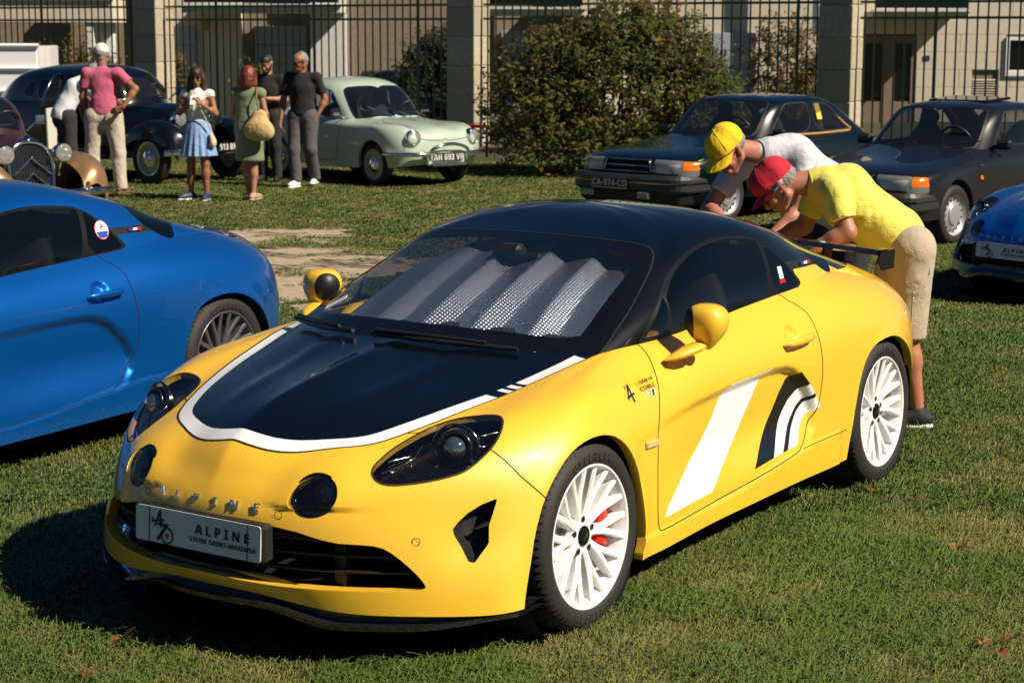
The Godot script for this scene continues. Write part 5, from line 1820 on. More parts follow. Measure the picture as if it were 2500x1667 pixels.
	if green:
		plate_part(car, "CA-974-CO", Vector3(-0.12, 0.46, 2.235), Vector2(0.52, 0.115), M.ink, M.plate_white, 0.075)
		var st := Buf.new()
		for s in [-1.0, 1.0]:
			var pp := curve_pts([Vector3(0.725 * s, 0.952, 0.1), Vector3(0.742 * s, 0.948, -0.3), Vector3(0.735 * s, 0.955, -0.9), Vector3(0.70 * s, 0.965, -1.32)], 16)
			st.tube(pp, 0.017, 6, true, 1.0)
			var p2 := curve_pts([Vector3(0.70 * s, 0.98, -1.34), Vector3(0.655 * s, 1.12, -1.13), Vector3(0.60 * s, 1.27, -0.96)], 10)
			st.tube(p2, 0.016, 6)
			st.tube(curve_pts([Vector3(0.81 * s, 0.722, 1.80), Vector3(0.80 * s, 0.785, 1.35), Vector3(0.785 * s, 0.85, 0.9)], 12), 0.009, 6)
		part("coach_line", st, M.gold_line, sh)
		var dec := Buf.new()
		dec.ellipsoid(Vector3(0.535, 1.235, 0.24), Vector3(0.055, 0.042, 0.004), Basis(Y, 0.25) * Basis(X, -0.7))
		part("window_sticker", dec, M.cyan_print, car)
		dec = Buf.new()
		dec.box(Vector3(0.655, 1.21, -0.70), Vector3(0.005, 0.2, 0.10), Basis(Z, 0.33))
		part("window_sticker", dec, M.yellow_print, car)
	else:
		var sr := Buf.new()
		sr.rbox(Vector3(0, 1.424, -0.40), Vector3(0.72, 0.03, 0.55), 0.012, Basis(X, 0.05))
		part("sunroof", sr, M.black_gloss, car)
		plate_part(car, "", Vector3(-0.12, 0.46, 2.235), Vector2(0.52, 0.115), M.ink, M.plate_white, 0.075)
		var wd := Buf.new()
		for k in 3: wd.rbox(Vector3(0.852, 0.79, 0.815 - k * 0.03), Vector3(0.006, 0.018, 0.022), 0.002)
		part("wing_badge", wd, M.chrome, car)

func build_dauphine(car: Node3D, paint: Material):
	var o := loft_car(car, DAU_BODY, DAU_CAB, paint, M.window_glass, [[1.135, 0.31, 0.315], [-1.135, 0.31, 0.30]], "-60,258 330,222 450,160 515,165 555,330 575,520 520,600 390,685 -60,730", ["330,900 20,900 -330,905 -345,1255 -250,1278 -60,1270 80,1200", "-420,908 -900,915 -1030,945 -945,1060 -830,1190 -720,1255 -420,1272"], "-60,-850 250,-880 330,-980 400,-1250 300,-1420 -60,-1480")
	var gap := Buf.new()
	var c := cut(o.body, soft(outline("420,950 380,760 350,500 345,300 -340,300 -350,700 -345,950"), 1), Z, Y, [[-X, -0.5]])
	o.body = c[1]
	ribbon(gap, c[2], 0.004)
	var door: Buf = c[0]
	c = cut(o.body, soft(outline("-60,900 430,880 500,780 500,700 400,640 -60,610"), 1), X, Y, [[-Z, -0.7]])
	ribbon(gap, c[2], 0.004)
	var bonnet: Buf = c[0]
	o.body = c[1]
	var sh := finish_loft(car, o, paint, M.window_glass, M.chrome)
	part("bonnet", bonnet.both(), paint, car)
	part("panel_gap", gap.both(), M.void_black, sh)
	cabin_fill(car, 0.70, 0.24, 0.75, -1.3, 0.66)
	for s in 2:
		var sg := 1.0 if s == 0 else -1.0
		part("door", door if s == 0 else door.mirrored(), paint, car)
		round_lamp(car, Vector3(0.515 * sg, 0.665, 1.765), 0.092, Vector3(0.16 * sg, 0.04, 0.98).normalized(), 0.12)
		var tb := Buf.new()
		tb.ellipsoid(Vector3(0.60 * sg, 0.50, 1.715), Vector3(0.04, 0.04, 0.03))
		part("indicator_lamp", tb, M.lamp_glass, car)
		for z in [1.135, -1.135]: round_wheel(car, Vector3(0.655 * sg, 0.29, z), 0.29, 0.14, 0.20, M.cream, "plain")
		bar_mirror(car, Vector3(0.64 * sg, 0.88, 0.36), Vector3(0.78 * sg, 0.955, 0.34), Vector3(0.14, 0.06, 0.05), M.chrome)
		var hd := Buf.new()
		hd.rbox(Vector3(0.755 * sg, 0.77, -0.22), Vector3(0.03, 0.022, 0.12), 0.008)
		part("door_handle", hd, M.chrome, car)
		var wb := Buf.new()
		wb.tube([Vector3(0.14 * sg + 0.1, 0.90, 0.735), Vector3(0.14 * sg - 0.08, 0.98, 0.63), Vector3(0.14 * sg - 0.24, 1.04, 0.55)], 0.006, 6)
		part("wiper", wb, M.chrome, car)
		# bumper halves and the raised middle
		var bb := Buf.new()
		bb.tube(curve_pts([Vector3(0.78 * sg, 0.45, 1.46), Vector3(0.745 * sg, 0.45, 1.68), Vector3(0.58 * sg, 0.45, 1.81), Vector3(0.32 * sg, 0.45, 1.87)], 14), 0.042, 10, true, 0.75)
		part("bumper", bb, M.chrome, car)
	var mb := Buf.new()
	mb.tube(curve_pts([Vector3(-0.33, 0.44, 1.87), Vector3(-0.31, 0.50, 1.885), Vector3(-0.26, 0.53, 1.895), Vector3(0.26, 0.53, 1.895), Vector3(0.31, 0.50, 1.885), Vector3(0.33, 0.44, 1.87)], 24), 0.024, 10)
	mb.tube([Vector3(-0.32, 0.36, 1.87), Vector3(-0.33, 0.44, 1.87)], 0.02, 8); mb.tube([Vector3(0.32, 0.36, 1.87), Vector3(0.33, 0.44, 1.87)], 0.02, 8)
	mb.tube([Vector3(-0.3, 0.305, 1.87), Vector3(0.3, 0.305, 1.87)], 0.022, 10)
	part("bumper_hoop", mb, M.chrome, car)
	var ap := Buf.new()
	ap.rbox(Vector3(0, 0.39, 1.81), Vector3(0.66, 0.2, 0.05), 0.02)
	part("plate_panel", ap, paint, car)
	plate_part(car, "AH 693 VP", Vector3(0, 0.40, 1.86), Vector2(0.47, 0.12), M.ink, M.plate_white, 0.078)
	var em := Buf.new()
	em.prism(Vector3(0, 0.69, 1.755), X, Vector3(0, 0.85, -0.5).normalized(), PackedVector2Array([Vector2(-0.03, 0.05), Vector2(0.03, 0.05), Vector2(0.03, -0.02), Vector2(0, -0.05), Vector2(-0.03, -0.02)]), 0.012)
	part("bonnet_emblem", em, M.chrome_dark, car)

func fender(front: bool) -> Buf:
	var cols := []
	var path := [[2.06, 0.50, 0.62], [2.03, 0.62, 0.72], [1.88, 0.755, 0.86], [1.55, 0.83, 0.95], [1.22, 0.78, 0.95], [0.95, 0.62, 0.9], [0.76, 0.44, 0.85], [0.62, 0.34, 0.82]] if front else [[-0.9 * stretch_rear, 0.40, 0.8], [-1.05 * stretch_rear, 0.60, 0.88], [-1.3 * stretch_rear, 0.78, 0.95], [-1.55 * stretch_rear, 0.82, 0.97], [-1.85 * stretch_rear, 0.72, 0.92], [-2.1 * stretch_rear, 0.52, 0.8], [-2.22 * stretch_rear, 0.36, 0.7]]
	for q in path:
		var z: float = q[0]; var y: float = q[1]; var k: float = q[2]
		var xi := 0.42 if front else 0.60
		var c := PackedVector3Array()
		for r in [[0.0, -0.10], [0.3, -0.012], [0.55, 0.0], [0.8, -0.035], [0.95, -0.12], [1.0, -0.25]]:
			var x := lerpf(xi, 0.885, r[0])
			x = xi + (x - xi) * k
			c.append(Vector3(x, maxf(y + r[1], 0.30), z - (0.02 if r[0] > 0.7 else 0.0) * signf(z - 1.4)))
		cols.append(c)
	var g := grid(cols, 60, 26, false)
	for i in g.n.size():
		if g.n[i].dot(Vector3(0.4, 1, 0)) < 0: g.n[i] = -g.n[i]
	var b := g.buf()
	var o := Buf.new()
	o.v = b.v; o.n = b.n; o.uv = b.uv
	for i in range(0, b.t.size(), 3): o.wind(b.t[i], b.t[i + 1], b.t[i + 2])
	return o

func build_traction(car: Node3D, paint: Material, fender_paint: Material, open_door: bool, plate: String):
	var o := loft_car(car, TRA_BODY, TRA_CAB, paint, M.window_glass, [[-1.54 * stretch_rear, 0.33, 0.36]], "-60,505 200,480 380,385 420,400 470,500 485,560 420,610 250,660 -60,685", ["350,1035 160,1035 -310,1045 -325,1330 -250,1345 50,1330 190,1270", "-400,1050 -820,1055 -860,1080 -850,1290 -800,1320 -400,1345", "-920,1065 -1150,1075 -1200,1120 -1120,1230 -1040,1290 -920,1305"], "-60,-1400 180,-1380 250,-1440 260,-1560 200,-1650 -60,-1680")
	var left: Buf = o.body
	var right: Buf = o.body.mirrored()
	var rcab: Buf = o.cab.mirrored()
	var opening := soft(outline("360,1020 330,330 -300,330 -350,1020 -350,1350 40,1350 200,1290 380,1040"), 1)
	if open_door:
		right = cut(right, opening, Z, Y, [[X, -0.4]])[1]
		rcab = cut(rcab, opening, Z, Y, [[X, -0.4]])[1]
	var all := left; all.join(right)
	var sh := part("body_shell", all, paint, car)
	var roof := Buf.new(); roof.join(o.cab); roof.join(rcab)
	part("roof", roof, paint, car)
	part("panel_edge", o.lip.both(), paint, sh)
	var ws := part("windscreen", o.screen.both(), M.window_glass, car)
	# bright frame of the windscreen
	part("window_surround", o.rim.both(), M.chrome_dark, sh)
	for i in 3:
		part("side_window", o.windows[i], M.window_glass, car)
		if not (open_door and i == 0): part("side_window", o.windows[i].mirrored(), M.window_glass, car)
	part("rear_window", o.rear.both(), M.window_glass, car)
	cabin_fill(car, 0.66, 0.34, 0.7, -1.7, 0.82)
	var fw := fender(true); var rw := fender(false)
	for s in 2:
		var sg := 1.0 if s == 0 else -1.0
		part("front_wing", fw if s == 0 else fw.mirrored(), fender_paint, car)
		part("rear_wing", rw if s == 0 else rw.mirrored(), fender_paint, car)
		var rbd := Buf.new()
		rbd.rbox(Vector3(0.76 * sg, 0.32, -0.12), Vector3(0.24, 0.05, 1.6), 0.02)
		part("running_board", rbd, fender_paint, car)
		for z in [1.55, -1.54 * stretch_rear]: round_wheel(car, Vector3(0.74 * sg, 0.33, z), 0.33, 0.15, 0.215, M.cream, "chrome")
		# headlamp on its stalk
		var c := Vector3(0.36 * sg, 0.84, 1.74)
		var hb := Buf.new()
		hb.lathe(c, Vector3(0, 0.04, 1), [Vector2(0.0, -0.2), Vector2(0.04, -0.19), Vector2(0.085, -0.13), Vector2(0.108, -0.05), Vector2(0.112, 0.0), Vector2(0.10, 0.012)], 32)
		hb.tube([c + Vector3(0, -0.09, -0.06), c + Vector3(-0.02 * sg, -0.26, -0.1)], 0.02, 8)
		var hl := part("headlight", hb, M.chrome, car)
		var hg := Buf.new()
		hg.lathe(c, Vector3(0, 0.04, 1), [Vector2(0.1, 0.01), Vector2(0.07, 0.03), Vector2(0.0, 0.04)], 28)
		part("lamp_glass", hg, M.lamp_glass, hl)
		bar_mirror(car, Vector3(0.60 * sg, 1.03, 0.52), Vector3(0.76 * sg, 1.16, 0.56), Vector3(0.12, 0.12, 0.03), M.chrome)
		var ov := Buf.new()
		ov.rbox(Vector3(0.42 * sg, 0.44, 2.13), Vector3(0.05, 0.2, 0.05), 0.02)
		part("bumper_overrider", ov, M.chrome, car)
		for q in [-0.22, -0.48]:
			var hd := Buf.new()
			hd.rbox(Vector3(0.755 * sg, 0.95, q), Vector3(0.03, 0.025, 0.11), 0.01)
			if not (open_door and s == 1 and q == -0.22): part("door_handle", hd, M.chrome, car)
	# radiator with its arched frame, bars and two chevrons
	var out := PackedVector2Array([Vector2(-0.25, 0.40), Vector2(-0.275, 0.62), Vector2(-0.26, 0.80), Vector2(-0.2, 0.91), Vector2(-0.1, 0.965), Vector2(0, 0.98), Vector2(0.1, 0.965), Vector2(0.2, 0.91), Vector2(0.26, 0.80), Vector2(0.275, 0.62), Vector2(0.25, 0.40)])
	var tilt := Vector3(0, 1, -0.16).normalized()
	var gp := Buf.new()
	gp.prism(Vector3(0, 0, 1.74), X, tilt, out, 0.05)
	var gr := part("radiator_grille", gp, M.void_black, car)
	var fp := []
	for q in out: fp.append(Vector3(0, 0, 1.75) + X * q.x + tilt * q.y)
	var fb := Buf.new()
	fb.tube(curve_pts(fp, 40), 0.026, 10)
	part("grille_frame", fb, M.chrome, gr)
	for k in 15:
		var x := -0.231 + k * 0.033
		var top := 0.95 - absf(x) * absf(x) * 2.6
		var bb := Buf.new()
		bb.tube([Vector3(0, 0, 1.747) + X * x + tilt * 0.41, Vector3(0, 0, 1.747) + X * x + tilt * top], 0.0065, 5)
		part("grille_bar", bb, M.chrome_dark, gr)
	for k in 2:
		var y0 := 0.44 + k * 0.17
		for s in [-1.0, 1.0]:
			var cb := Buf.new()
			cb.tube([Vector3(0, 0, 1.765) + X * 0.23 * s + tilt * y0, Vector3(0, 0, 1.775) + tilt * (y0 + 0.19)], 0.019, 8, true, 0.6)
			part("chevron", cb, M.chrome, gr)
	var cap := Buf.new()
	cap.lathe(Vector3(0, 0.985, 1.58), Y, [Vector2(0.05, 0.0), Vector2(0.045, 0.02), Vector2(0.02, 0.04), Vector2(0.0, 0.045)], 20)
	part("radiator_cap", cap, M.chrome, car)
	var bmp := Buf.new()
	bmp.tube(curve_pts([Vector3(-0.86, 0.42, 1.92), Vector3(-0.6, 0.42, 2.08), Vector3(0, 0.42, 2.14), Vector3(0.6, 0.42, 2.08), Vector3(0.86, 0.42, 1.92)], 26), 0.045, 10, true, 0.5, Z)
	part("bumper", bmp, M.chrome, car)
	if plate != "": plate_part(car, plate, Vector3(0.16, 0.47, 2.18), Vector2(0.44, 0.11), M.ink, M.plate_white, 0.075)
	if open_door:
		var d := Node3D.new()
		d.name = "open_door"
		car.add_child(d)
		d.position = Vector3(-0.72, 0, -0.33)
		d.rotation.y = deg_to_rad(-62)
		var db := Buf.new()
		var dp := PackedVector2Array()
		for q in [[0.0, 0.36], [0.62, 0.36], [0.66, 0.98], [0.0, 0.98]]: dp.append(Vector2(q[0], q[1]))
		db.prism(Vector3(-0.03, 0, 0), Z, Y, dp, 0.05)
		part("door_skin", db, paint, d)
		var ib := Buf.new()
		ib.prism(Vector3(0.032, 0, 0), Y, Z, PackedVector2Array([Vector2(0.42, 0.05), Vector2(0.96, 0.05), Vector2(0.96, 0.6), Vector2(0.42, 0.57)]), 0.012)
		part("door_lining", ib, M.door_card, d)
		var fr := Buf.new()
		fr.tube(curve_pts([Vector3(0, 0.98, 0.02), Vector3(0.03, 1.25, 0.03), Vector3(0.08, 1.36, 0.12), Vector3(0.08, 1.36, 0.42), Vector3(0.04, 1.2, 0.58), Vector3(0, 0.98, 0.66)], 24), 0.022, 8)
		part("door_window_frame", fr, M.chrome_dark, d)
		var pn := Buf.new()
		pn.face([Vector3(0, 0.98, 0.04), Vector3(0.05, 1.33, 0.1), Vector3(0.05, 1.33, 0.44), Vector3(0, 0.98, 0.64)], X)
		part("door_window", pn, M.window_glass, d)
		var hk := Buf.new()
		hk.tube([Vector3(0.05, 0.82, 0.35), Vector3(0.08, 0.81, 0.42)], 0.012, 6)
		part("door_handle", hk, M.chrome, d)
# ---------------------------------------------------------------- the place
const EYE := Vector3(3.8773, 1.9148, 6.2064)
const FWD := Vector3(-0.5530, 0, -0.8332)
const RIGHT := Vector3(0.8332, 0, -0.5530)

# the lawn falls gently away behind the parked cars
func ground_y(p: Vector3) -> float:
	var d := (p - EYE).dot(FWD)
	return -0.1 * smoothstep(10.5, 15.5, d)

# a point on the lawn, so far ahead and so far to the right of where one stands
func spot(ahead: float, aside: float) -> Vector3:
	var p := EYE + FWD * ahead + RIGHT * aside
	p.y = 0.0
	p.y = ground_y(p)
	return p

var bare := [[Vector2(16.5, -2.2), Vector2(0.75, 1.0)], [Vector2(16.2, -1.2), Vector2(0.6, 0.75)], [Vector2(18.4, -3.0), Vector2(0.7, 1.0)], [Vector2(17.4, -3.9), Vector2(0.8, 1.0)], [Vector2(17.3, -2.0), Vector2(0.45, 0.7)], [Vector2(14.4, -1.65), Vector2(0.55, 0.55)], [Vector2(15.2, -2.1), Vector2(0.45, 0.6)], [Vector2(19.0, -2.2), Vector2(0.4, 0.5)], [Vector2(13.4, -1.2), Vector2(0.4, 0.35)], [Vector2(7.45, 1.55), Vector2(0.16, 0.14)], [Vector2(7.25, 1.75), Vector2(0.13, 0.1)]]

func bareness(ahead: float, aside: float, f: FastNoiseLite) -> float:
	var b := 0.0
	for q in bare:
		var e: Vector2 = (Vector2(ahead, aside) - q[0]) / q[1]
		b = maxf(b, 1.25 - e.length() + f.get_noise_2d(ahead * 14.0, aside * 14.0) * 0.9)
	return b

func make_ground():
	var xs := PackedFloat32Array([-260.0, -120.0]); var zs := PackedFloat32Array([-260.0, -120.0])
	for k in 131: xs.append(-48.0 + k * 0.5)
	for k in 121: zs.append(-50.0 + k * 0.5)
	for q in [60.0, 260.0]:
		xs.append(q); zs.append(q)
	var g := Grid.new(); g.nu = xs.size(); g.nv = zs.size()
	for x in xs:
		for z in zs: g.p.append(Vector3(x, ground_y(Vector3(x, 0, z)), z))
	g.normals(false)
	for i in g.n.size():
		if g.n[i].y < 0: g.n[i] = -g.n[i]
	var b := g.buf()
	var gm := mat(Color.WHITE, 0.95)
	gm.albedo_texture = noise_tex(5, 0.03, [lin(0.03, 0.042, 0.010), lin(0.05, 0.066, 0.016), lin(0.08, 0.09, 0.027), lin(0.13, 0.115, 0.045)], 1024, 5)
	gm.uv1_triplanar = true; gm.uv1_world_triplanar = true
	gm.uv1_scale = Vector3.ONE * 0.35
	gm.detail_enabled = true
	gm.detail_blend_mode = BaseMaterial3D.BLEND_MODE_MUL
	gm.detail_albedo = noise_tex(9, 0.09, [Color(0.55, 0.55, 0.5), Color(1, 1, 0.95)], 512, 4)
	tag(part("lawn", b, gm, self), "mown green lawn with worn patches under the cars and people", "lawn", "", "structure")
	# worn soil
	var f := FastNoiseLite.new(); f.seed = 4; f.frequency = 0.05
	var db := Buf.new()
	for q in bare:
		var c: Vector2 = q[0]; var r: Vector2 = q[1]
		if c.x < 9.0: continue
		var o := db.v.size()
		db.add(spot(c.x, c.y) + Y * 0.006, Y)
		for k in 49:
			var a := TAU * (k % 48) / 48.0
			var rr := 1.0 + f.get_noise_2d(cos(a) * 30.0 + c.x * 9, sin(a) * 30.0) * 0.7
			db.add(spot(c.x + cos(a) * r.x * rr * 1.1, c.y + sin(a) * r.y * rr * 1.1) + Y * 0.006, Y)
		for k in 48: db.wind(o, o + 1 + k, o + 2 + k)
	var dm := mat(Color.WHITE, 0.95)
	dm.albedo_texture = noise_tex(12, 0.02, [lin(0.27, 0.205, 0.14), lin(0.36, 0.285, 0.20), lin(0.42, 0.34, 0.25)], 512, 5)
	dm.uv1_triplanar = true; dm.uv1_world_triplanar = true; dm.uv1_scale = Vector3.ONE * 0.8
	tag(part("bare_ground", db, dm, self), "dry worn soil showing through the lawn beside the blue car", "soil", "", "structure")

func tuft(blades: int, h0: float, h1: float, w: float, spread: float) -> ArrayMesh:
	var b := Buf.new()
	for k in blades:
		var a := rng.randf() * TAU
		var base := Vector3(rng.randf_range(-spread, spread), 0, rng.randf_range(-spread, spread))
		var lean := rng.randf_range(0.2, 1.65)
		var h := rng.randf_range(h0, h1)
		var out := Vector3(cos(a), 0, sin(a)); var side := Vector3(-sin(a), 0, cos(a)) * w * rng.randf_range(0.7, 1.3)
		var p1 := base + Y * h * 0.6 + out * h * lean * 0.28; var p2 := base + Y * h * (1.0 - 0.42 * lean) + out * h * lean * 0.85
		var n0 := (out * 0.3 + Y).normalized()
		var o := b.v.size()
		b.add(base - side, n0); b.add(base + side, n0); b.add(p1 - side * 0.75, n0); b.add(p1 + side * 0.75, n0); b.add(p2, (n0 + Y).normalized())
		b.wind(o, o + 1, o + 3); b.wind(o, o + 3, o + 2); b.wind(o + 2, o + 3, o + 4)
	return b.mesh()

func make_grass():
	var f := FastNoiseLite.new(); f.seed = 4; f.frequency = 0.05
	var f2 := FastNoiseLite.new(); f2.seed = 8; f2.frequency = 0.9
	var gm := mat(Color.WHITE, 0.5)
	gm.metallic_specular = 0.35
	gm.vertex_color_use_as_albedo = true
	gm.cull_mode = BaseMaterial3D.CULL_DISABLED
	gm.backlight_enabled = true
	gm.backlight = Color(0.35, 0.35, 0.35)
	var bands := [[4.3, 7.2, 2100.0, 9, 0.018, 0.060, 0.0016, 0.028], [7.2, 11.0, 1300.0, 8, 0.016, 0.050, 0.0020, 0.03], [11.0, 18.0, 560.0, 8, 0.016, 0.034, 0.003, 0.035], [18.0, 30.0, 210.0, 9, 0.018, 0.036, 0.005, 0.06]]
	bands.append([4.3, 9.5, 150.0, 5, 0.045, 0.085, 0.0017, 0.03])
	for q in bands:
		var tr := []; var cs := []
		var d0: float = q[0]; var d1: float = q[1]
		var step := 1.0 / sqrt(q[2])
		var meshes := 1
		var d := d0
		while d < d1:
			var half := d * 0.2767 + 0.25
			var s := -half
			while s < half:
				var dd := d + rng.randf_range(-0.7, 0.7) * step; var ss := s + rng.randf_range(-0.7, 0.7) * step
				s += step
				var b := bareness(dd, ss, f) if d > 6.5 else 0.0
				if b > rng.randf_range(0.15, 0.6) and (d > 9.0 or rng.randf() < 0.75): continue
				var p := spot(dd, ss)
				var v := f2.get_noise_2d(p.x * 1.3, p.z * 1.3) + 0.6 * f2.get_noise_2d(p.x * 6.0 + 40.0, p.z * 6.0)
				var k := rng.randf_range(0.65, 1.3) * (1.0 + 0.5 * v)
				tr.append(Transform3D(Basis(Y, rng.randf() * TAU) * Basis.from_scale(Vector3.ONE * k), p))
				var t := clampf(0.40 - 1.0 * v + rng.randf_range(-0.3, 0.35), 0.0, 1.0)
				var dry := smoothstep(13.0, 20.0, dd) * 0.25
				t = clampf(t + dry, 0.0, 1.0)
				var c := Color(0.098, 0.165, 0.034).lerp(Color(0.29, 0.27, 0.09), t * t * t)
				if rng.randf() < 0.05: c = Color(0.22, 0.18, 0.09)
				cs.append(c)
			d += step
		var mm := MultiMesh.new()
		mm.transform_format = MultiMesh.TRANSFORM_3D
		mm.use_colors = true
		mm.mesh = tuft(q[3], q[4], q[5], q[6], q[7])
		mm.instance_count = tr.size()
		for i in tr.size():
			mm.set_instance_transform(i, tr[i])
			mm.set_instance_color(i, cs[i])
		var mi := MultiMeshInstance3D.new()
		mi.name = numbered("grass")
		mi.multimesh = mm
		mi.material_override = gm
		add_child(mi)
		tag(mi, "short green and straw-coloured grass blades of the lawn", "grass", "", "stuff")

# loose foliage: leaf-sized faces in clumps along bent twigs
func foliage(n: Node3D, blobs: Array, count: int, leaf: float, tints: Array, sd: int, top_tint := -1):
	rng.seed = sd
	var bufs := []
	for t in tints: bufs.append(Buf.new())
	var tw := Buf.new()
	var total := 0.0
	for b in blobs: total += (b[1] as Vector3).x * (b[1] as Vector3).y
	for b in blobs:
		var c: Vector3 = b[0]; var r: Vector3 = b[1]
		var clumps := int(count * r.x * r.y / total / 14.0)
		for k in clumps:
			var d := Vector3(rng.randfn(), rng.randfn(), rng.randfn()).normalized()
			var rad := pow(rng.randf(), 0.38)
			if d.y < -0.3 and rng.randf() < 0.5: d.y = -d.y
			var cc := c + d * r * rad * rng.randf_range(0.82, 1.12)
			var grow := (d * 0.6 + Vector3(0, 0.55, 0) + Vector3(rng.randfn(), rng.randfn(), rng.randfn()) * 0.35).normalized()
			var tint: int = [0, 0, 1, 1, 2, tints.size() - 1][rng.randi() % 6] % tints.size()
			if top_tint >= 0 and cc.y > c.y + r.y * 0.45 and rng.randf() < 0.32: tint = top_tint
			var ln := rng.randf_range(0.10, 0.34)
			if rad > 0.8: tw.tube([cc - grow * 0.05, cc + grow * ln], 0.003, 3, false)
			for q in 14:
				var t := rng.randf()
				var p := cc + grow * ln * t + Vector3(rng.randfn(), rng.randfn(), rng.randfn()) * leaf * 0.9
				var nn := (Vector3(rng.randfn(), rng.randfn() + 0.6, rng.randfn()) + d).normalized()
				var ax := nn.cross(Vector3(rng.randfn(), rng.randfn(), rng.randfn())).normalized()
				var ay := nn.cross(ax)
				var sz := leaf * rng.randf_range(0.6, 1.25)
				var tt := tint if rng.randf() < 0.86 else rng.randi() % tints.size()
				var bb: Buf = bufs[tt]
				bb.face([p - ax * sz, p + ay * sz * 0.45 + nn * sz * 0.12, p + ax * sz, p - ay * sz * 0.45 + nn * sz * 0.12], nn)
	for i in tints.size():
		var o := part("foliage", bufs[i], tints[i], n)
		o.set_meta("kind", "stuff")
	part("twigs", tw, M.twig, n).set_meta("kind", "stuff")

func leaf_mat(r: float, g: float, b: float) -> StandardMaterial3D:
	var m := mat(lin(r, g, b), 0.75)
	m.metallic_specular = 0.25
	m.cull_mode = BaseMaterial3D.CULL_DISABLED
	m.backlight_enabled = true
	m.backlight = Color(0.4, 0.4, 0.35)
	return m

func make_bushes():
	var greens := [leaf_mat(0.045, 0.068, 0.010), leaf_mat(0.075, 0.088, 0.012), leaf_mat(0.115, 0.098, 0.014), leaf_mat(0.11, 0.066, 0.02), leaf_mat(0.025, 0.042, 0.009)]
	var c := spot(27.4, 1.5)
	var n := thing("bush", "large rounded bush with green and reddish leaves in front of the railing", "bush", c)
	n.rotation.y = 0.586
	n.scale = Vector3(1.12, 1.09, 1.08)
	foliage(n, [[Vector3(0.1, 1.15, 0), Vector3(1.35, 0.95, 1.0)], [Vector3(-0.95, 0.8, 0.1), Vector3(0.75, 0.8, 0.8)], [Vector3(1.1, 0.95, -0.1), Vector3(0.7, 0.65, 0.7)], [Vector3(0.3, 1.75, -0.1), Vector3(0.8, 0.55, 0.6)], [Vector3(-0.75, 1.45, 0), Vector3(0.55, 0.5, 0.5)], [Vector3(-0.6, 0.45, 0.45), Vector3(1.0, 0.45, 0.5)], [Vector3(0.8, 0.45, 0.4), Vector3(0.8, 0.45, 0.5)]], 30000, 0.045, greens, 21, 3)
	var st := Buf.new()
	for k in 9:
		var a := TAU * k / 9.0
		var e := Vector3(cos(a) * 0.8, 1.3 + 0.3 * sin(k * 2.0), sin(a) * 0.6)
		st.tube([Vector3(cos(a) * 0.12, 0, sin(a) * 0.12), e * Vector3(0.5, 0.5, 0.5), e], [0.03, 0.02, 0.008], 6)
	part("stem", st, M.twig, n)
	var ochre := [leaf_mat(0.13, 0.08, 0.018), leaf_mat(0.10, 0.085, 0.02), leaf_mat(0.16, 0.09, 0.04), leaf_mat(0.05, 0.055, 0.015)]
	var sp := [[35.5, 5.2, "ochre shrub behind the railing beside the pale garage door", Vector3(0.75, 1.05, 0.5), 1.3, 5200], [35.0, 4.0, "low yellowing shrub at the foot of the railing near the large bush", Vector3(0.9, 0.5, 0.5), 0.5, 3200], [38.0, -9.0, "yellow-green shrub behind the railing above the black car", Vector3(1.2, 0.6, 0.6), 1.2, 4200], [38.5, -7.1, "small yellow shrub beside the left stone pillar", Vector3(0.6, 0.6, 0.5), 1.0, 2200], [35.5, -4.9, "narrow green shrub behind the railing over the bearded man", Vector3(0.35, 0.55, 0.35), 0.9, 1400]]
	for q in sp:
		var m := thing("shrub", q[2], "shrub", spot(q[0], q[1]), 0.586)
		foliage(m, [[Vector3(0, q[4], 0), q[3]], [Vector3(0.2, q[4] * 0.5, 0), q[3] * Vector3(0.9, 0.7, 0.9)]], q[5], 0.05, ochre, 31 + int(q[0] * 10), 0)
		var s2 := Buf.new()
		for k in 4: s2.tube([Vector3(0.05 * k, 0, 0), Vector3(0.15 * (k - 1.5), q[4], 0.05 * k)], [0.025, 0.01], 5)
		part("stem", s2, M.twig, m)
	var dark := [leaf_mat(0.012, 0.022, 0.010), leaf_mat(0.02, 0.032, 0.013)]
	var hd := thing("hedge", "dark clipped evergreen bush behind the railing beside the middle pillar", "hedge", spot(37.0, -1.55), 0.586)
	foliage(hd, [[Vector3(0, 0.9, 0), Vector3(0.75, 1.1, 0.5)], [Vector3(0.1, 1.5, 0), Vector3(0.55, 0.6, 0.4)]], 6000, 0.05, dark, 77)
	var s3 := Buf.new()
	s3.tube([Vector3(0, 0, 0), Vector3(0, 1.2, 0)], [0.06, 0.03], 6)
	part("stem", s3, M.twig, hd)

